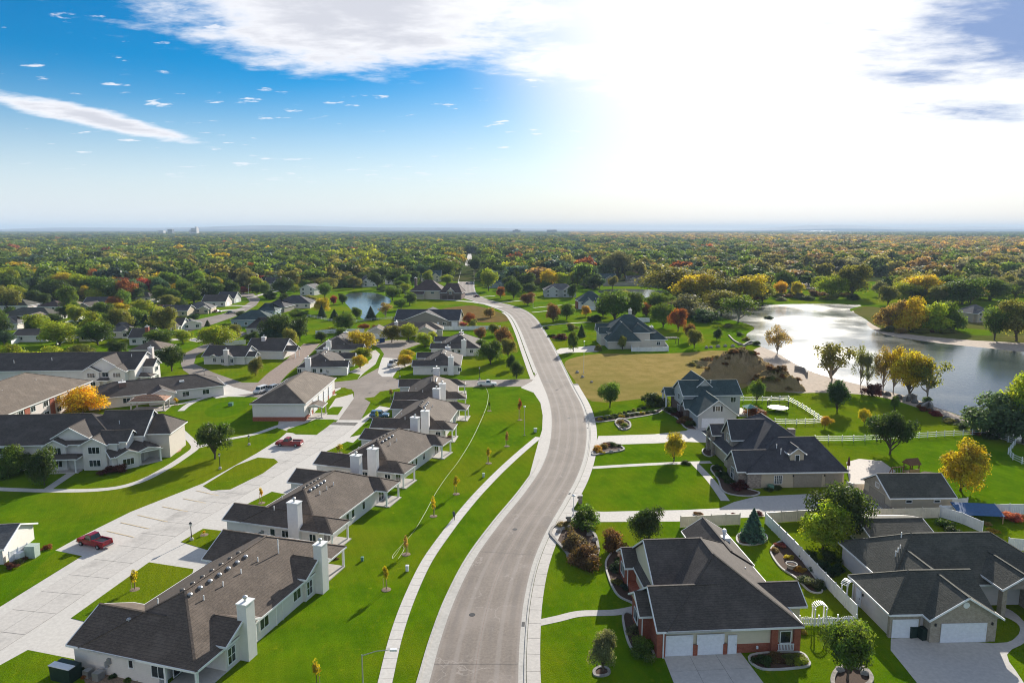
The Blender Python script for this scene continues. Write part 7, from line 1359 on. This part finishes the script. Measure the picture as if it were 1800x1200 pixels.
# ------------------------------------------------------------------ vehicles (x forward)
def ring(x, w0, w1, zb, zm, zt, wt):
    return [(x, -w0, zb), (x, w0, zb), (x, w1, zm), (x, wt, zt), (x, -wt, zt), (x, -w1, zm)]
def vehicle(px, py, heading, body, paint, label, L=4.7, group='parked and moving vehicles'):
    p = at(px, py); o = empty({'pickup': 'pickup_truck', 'suv': 'parked_car', 'car': 'car', 'van': 'van', 'tow': 'tow_truck'}[body], p, R(heading)); tag(o, label, {'pickup': 'pickup truck', 'suv': 'car', 'car': 'car', 'van': 'van', 'tow': 'truck'}[body], group)
    W = .92; k = L / 4.7; zb = .32; hood, belt, top = {'pickup': (1.05, 1.12, 1.82), 'suv': (1.0, 1.08, 1.72), 'car': (.82, .92, 1.42), 'van': (1.05, 1.15, 1.95), 'tow': (1.15, 1.2, 2.1)}[body]
    b = MB(); xs = [(-2.3, .9, .62), (-2.2, .97, .92), (-1.2, 1.0, 1.0), (1.0, 1.0, 1.0), (1.9, .98, .97), (2.25, .9, .86), (2.35, .82, .6)]
    b.loft([ring(x * k, W * a * .9, W * a, zb, zb + .25, zb + (hood - zb) * c, W * a * .93) for x, a, c in xs]); bo = b.build('body', paint, o, smooth=False)
    c0, c1 = {'pickup': (-.35, 1.05), 'suv': (-2.1, .95), 'car': (-1.75, .85), 'van': (-2.15, 1.35), 'tow': (.1, 1.4)}[body]; ins = .45 if body != 'van' else .25
    cab = MB(); cab.loft([[(c0 * k, -W * .9, hood - .03), (c0 * k, W * .9, hood - .03), ((c0 + ins * .6) * k, W * .74, top), ((c0 + ins * .6) * k, -W * .74, top)], [(c1 * k, -W * .9, hood - .03), (c1 * k, W * .9, hood - .03), ((c1 - ins) * k, W * .74, top), ((c1 - ins) * k, -W * .74, top)]]); cab.build('cabin', paint, bo)
    g = MB(); zl, zh = hood + .06, top - .09
    def pane(A, B, C_, D): g.add([A, B, C_, D], [(0, 1, 2, 3)])
    f = lambda z: (z - hood + .03) / (top - hood + .03)
    for s in (-1, 1):
        y0 = s * (W * .9 + (W * .74 - W * .9) * f(zl) + .012); y1 = s * (W * .9 + (W * .74 - W * .9) * f(zh) + .012); n = 2 if c1 - c0 > 1.6 else 1
        for i in range(n + (1 if c1 - c0 > 2.6 else 0)):
            m = n + (1 if c1 - c0 > 2.6 else 0); lo0, hi0 = c0 + ins * .6 * f(zl) + .08, c1 - ins * f(zl) - .08; lo1, hi1 = c0 + ins * .6 * f(zh) + .08, c1 - ins * f(zh) - .08
            u0, u1 = i / m + .02, (i + 1) / m - .02; pane(((lo0 + (hi0 - lo0) * u0) * k, y0, zl), ((lo0 + (hi0 - lo0) * u1) * k, y0, zl), ((lo1 + (hi1 - lo1) * u1) * k, y1, zh), ((lo1 + (hi1 - lo1) * u0) * k, y1, zh))
    xa, xb = (c1 - ins * f(zl)) * k + .015, (c1 - ins * f(zh)) * k + .015; pane((xa, -W * .8, zl), (xa, W * .8, zl), (xb, W * .7, zh), (xb, -W * .7, zh))
    xa, xb = (c0 + ins * .6 * f(zl)) * k - .015, (c0 + ins * .6 * f(zh)) * k - .015; pane((xa, W * .8, zl), (xa, -W * .8, zl), (xb, -W * .7, zh), (xb, W * .7, zh)); g.build('windows', 'glass', bo)
    if body == 'pickup':
        MB().box(-2.12 * k, -.45 * k, -W * .8, W * .8, hood - .1, hood + .012).build('bed_floor', 'metal_dark', bo); 
        for s in (-1, 1): MB().box(-2.2 * k, -.4 * k, s * W * .86 - .07, s * W * .86 + .07, hood - .1, hood + .16).build('bed_side', paint, bo)
        MB().box(-2.26 * k, -2.14 * k, -W * .86, W * .86, hood - .25, hood + .15).build('tailgate', paint, bo)
    if body == 'tow': MB().box(-2.6 * k, 0, -W, W, .95, 1.12).build('flatbed', 'metal_dark', bo); MB().box(-.15 * k, .02, -W * .9, W * .9, 1.1, 1.9).build('headboard', 'metal_grey', bo); MB().loft([ring(x, .7, .78, 1.12, 1.3, z, .6) for x, z in ((-2.6 * k, 1.5), (-2.2 * k, 1.75), (-1.2 * k, 1.8), (-.9 * k, 2.1), (-.3 * k, 1.7))]).build('carried_cover', 'paint_black', bo)
    for s in (-1, 1):
        MB().box(2.27 * k, 2.36 * k, s * .62 - .17, s * .62 + .17, hood - .32, hood - .16).build('headlight', 'lamp_clear', bo); MB().box(-2.34 * k, -2.26 * k, s * .68 - .14, s * .68 + .14, hood - .35, hood - .12).build('tail_light', 'lamp_red', bo); MB().box((c1 - .15) * k, (c1 + .05) * k, s * (W + .08) - .1, s * (W + .08) + .1, hood + .05, hood + .2).build('mirror', paint, bo)
        for x in (-1.42 * k, 1.45 * k):
            w = obj('wheel', cached(('wh', body), lambda: MB().tube([(0, -.11, 0), (0, .11, 0)], .36, 14).mesh('tyre', 'tyre')), o, (x, s * (W - .08), .36)); obj('rim', cached('rim', lambda: MB().tube([(0, -.125, 0), (0, .125, 0)], .2, 10).mesh('rim', 'rim')), w)
    MB().box(2.3 * k, 2.42 * k, -.8, .8, .38, .55).build('bumper', 'metal_grey', bo); MB().box(-2.42 * k, -2.3 * k, -.8, .8, .38, .55).build('bumper', 'metal_grey', bo)
    return o
vehicle(167, 958, 158, 'pickup', 'paint_red', 'red pickup with empty black bed parked in the bay by the drive entrance', 5.5); vehicle(509, 783, 174, 'pickup', 'paint_red', 'red pickup parked in the upper bay of the drive', 5.6); vehicle(667, 733, -2, 'suv', 'paint_blue', 'blue car parked before the third row house', 4.6); vehicle(459, 690, 252, 'van', 'paint_white', 'white van parked beside the storage garage', 4.9); vehicle(478, 687, 252, 'suv', 'paint_silver', 'silver car half hidden behind the storage garage', 4.6)
vehicle(856, 678, 0, 'pickup', 'paint_white', 'white pickup on the side street near the main road', 5.6); vehicle(691, 643, 255, 'tow', 'paint_white', 'white truck with covered dark load in the cul-de-sac street', 6.0); vehicle(382, 549, -4, 'car', 'paint_maroon', 'maroon car in a drive by the curved street'); vehicle(367, 547, 0, 'suv', 'paint_white', 'white car behind the maroon car'); vehicle(406, 551, 10, 'car', 'paint_black', 'black car at the kerb of the curved street')
vehicle(821, 499, 85, 'car', 'paint_black', 'dark car driving on the far stretch of the main road'); vehicle(838, 522, 150, 'car', 'paint_maroon', 'dark red car at the far bend of the main road'); vehicle(829, 498, 265, 'car', 'paint_silver', 'pale car on the far stretch of the main road')
vehicle(304, 516, 5, 'suv', 'paint_white', 'white car in the far left street'); vehicle(358, 595, 30, 'suv', 'paint_silver', 'silver car in a drive by the left street')
# ------------------------------------------------------------------ person on the sidewalk
def person(px, py, yt, heading):
    p = at(px, py); H = hgt(p, yt); s = H / 1.75
    V = [(0, 0, .95), (0, .01, 1.12), (0, .02, 1.32), (0, .02, 1.46), (0, .0, 1.54), (0, -.02, 1.62), (0, -.01, 1.72), (-.09, 0, .9), (-.11, -.06, .5), (-.11, .02, .09), (-.12, -.14, .03), (.09, 0, .9), (.11, .06, .5), (.11, .16, .09), (.12, .02, .03),
         (-.19, .02, 1.40), (-.25, .06, 1.13), (-.24, -.06, .90), (-.24, -.10, .80), (.19, .02, 1.40), (.25, -.02, 1.13), (.24, -.16, .94), (.24, -.22, .86)]
    E = [(0, 1), (1, 2), (2, 3), (3, 4), (4, 5), (5, 6), (0, 7), (7, 8), (8, 9), (9, 10), (0, 11), (11, 12), (12, 13), (13, 14), (2, 15), (15, 16), (16, 17), (17, 18), (2, 19), (19, 20), (20, 21), (21, 22)]
    rad = [.16, .15, .17, .075, .06, .10, .075, .10, .075, .05, .045, .10, .075, .05, .045, .075, .055, .042, .04, .075, .055, .042, .04]
    me = bpy.data.meshes.new('person'); me.from_pydata([tuple(c * s for c in v) for v in V], E, []); o = obj('person', me, None, p, heading); tag(o, 'person in dark clothes walking on the sidewalk beside the long lawn', 'person')
    md = o.modifiers.new('skin', 'SKIN'); sv = me.skin_vertices[0].data if me.skin_vertices else None
    if sv is None: me.skin_vertices.new() if hasattr(me.skin_vertices, 'new') else None
    if me.skin_vertices:
        for i, r_ in enumerate(rad): me.skin_vertices[0].data[i].radius = (r_ * s, r_ * s * .85)
        me.skin_vertices[0].data[0].use_root = True
    o.modifiers.new('sub', 'SUBSURF').render_levels = 2
    t = NT('person_cloth'); sp = t.n('ShaderNodeSeparateXYZ'); t.put(sp.inputs[0], t.tc.outputs['Object']); z = t.math('DIVIDE', sp.outputs[2], s)
    c = t.mix(t.ramp(z, .90, .93), (.02, .022, .03), (.10, .11, .13)); c = t.mix(t.ramp(z, 1.47, 1.49), c, (.45, .27, .2)); c = t.mix(t.ramp(z, 1.655, 1.67), c, (.04, .025, .02)); c = t.mix(t.ramp(z, .07, .05), c, (.3, .3, .3)); t.out(c, .8); me.materials.append(M['person_cloth'])
person(798, 914, 896, 2.6)
# iron covers and stains in the road
for x, y in ((830, 1080), (905, 930), (1000, 735), (960, 625), (650, 690)):
    p = at(x, y); o = MB().lathe([(.38, .0), (.38, .036), (.30, .036), (.30, .03), (.0, .03)], 18).build('manhole_cover', 'metal_dark', None, p); tag(o, {830: 'round iron cover in the near stretch of the road', 905: 'round iron cover in the road beside the second row house', 1000: 'round iron cover in the road at the bend', 960: 'round iron cover in the road beside the vacant lot', 650: 'round iron cover in the side street'}[x], 'manhole cover')
for k_ in (20, 44, 60):
    p = offset(RR, .25)[k_]; q = offset(RR, .25)[k_ + 1]; o = MB().box(-.45, .45, -.18, .18, 0, .034).build('drain_grate', 'metal_dark', None, p, math.atan2(q.y - p.y, q.x - p.x)); tag(o, {20: 'drain grate in the right gutter at the bottom of the picture', 44: 'drain grate in the right gutter near the hedge bed drive', 60: 'drain grate in the right gutter beside the vacant lot'}[k_], 'drain')
# edge of the picture, bottom left
p = at(30, 1192, 5.2); h = House('row_house', (p.x - 9, p.y - 9), -16, 'row house of which only the roof top shows in the bottom left corner', 'house', 'single-storey row houses with brown roofs', 'siding_white', 'shingle_tan')
h.roof(0, 15, -4, 9.5, 2.2, .45, 'x', 'hh', walls=True)
p = at(-12, 990); h = House('house', (p.x - 8, p.y - 2), 8, 'house corner with low grey roof at the left edge by the utility boxes', 'house', None, 'siding_white', 'shingle_grey')
h.roof(0, 10.2, 0, 9, 2.3, .4, 'x', 'gg', walls=True); h.win('S', 5, .42, 1.4)
privacy([(18, 992), (34, 984), (50, 976)], 'short white fence beside the utility boxes at left', h=1.8)
o = box_thing('dumpster', 117, 1192, 2.6, 1.5, 1.5, 'bin_green', 'dark green dumpster with pale lid beside the gravel bed', 'dumpster', -.3, None, .12); MB().box(-1.34, 1.34, -.8, .0, 1.63, 1.7).build('lid_flap', 'metal_white', o)
# ------------------------------------------------------------------ air
b = MB(); b.box(-30000, 30000, -400, 26000, -3, 175)
hz = b.build('haze', None); hz['kind'] = 'stuff'; hz['label'] = 'thin pale blue haze over the whole landscape'
mt = bpy.data.materials.new('haze'); mt.use_nodes = True; nt = mt.node_tree; nt.nodes.clear()
pv = nt.nodes.new('ShaderNodeVolumePrincipled'); pv.inputs['Color'].default_value = (.62, .80, 1, 1); pv.inputs['Density'].default_value = HAZE; pv.inputs['Anisotropy'].default_value = .0
mo = nt.nodes.new('ShaderNodeOutputMaterial'); nt.links.new(pv.outputs[0], mo.inputs['Volume']); hz.data.materials.append(mt); hz.display_type = 'WIRE'
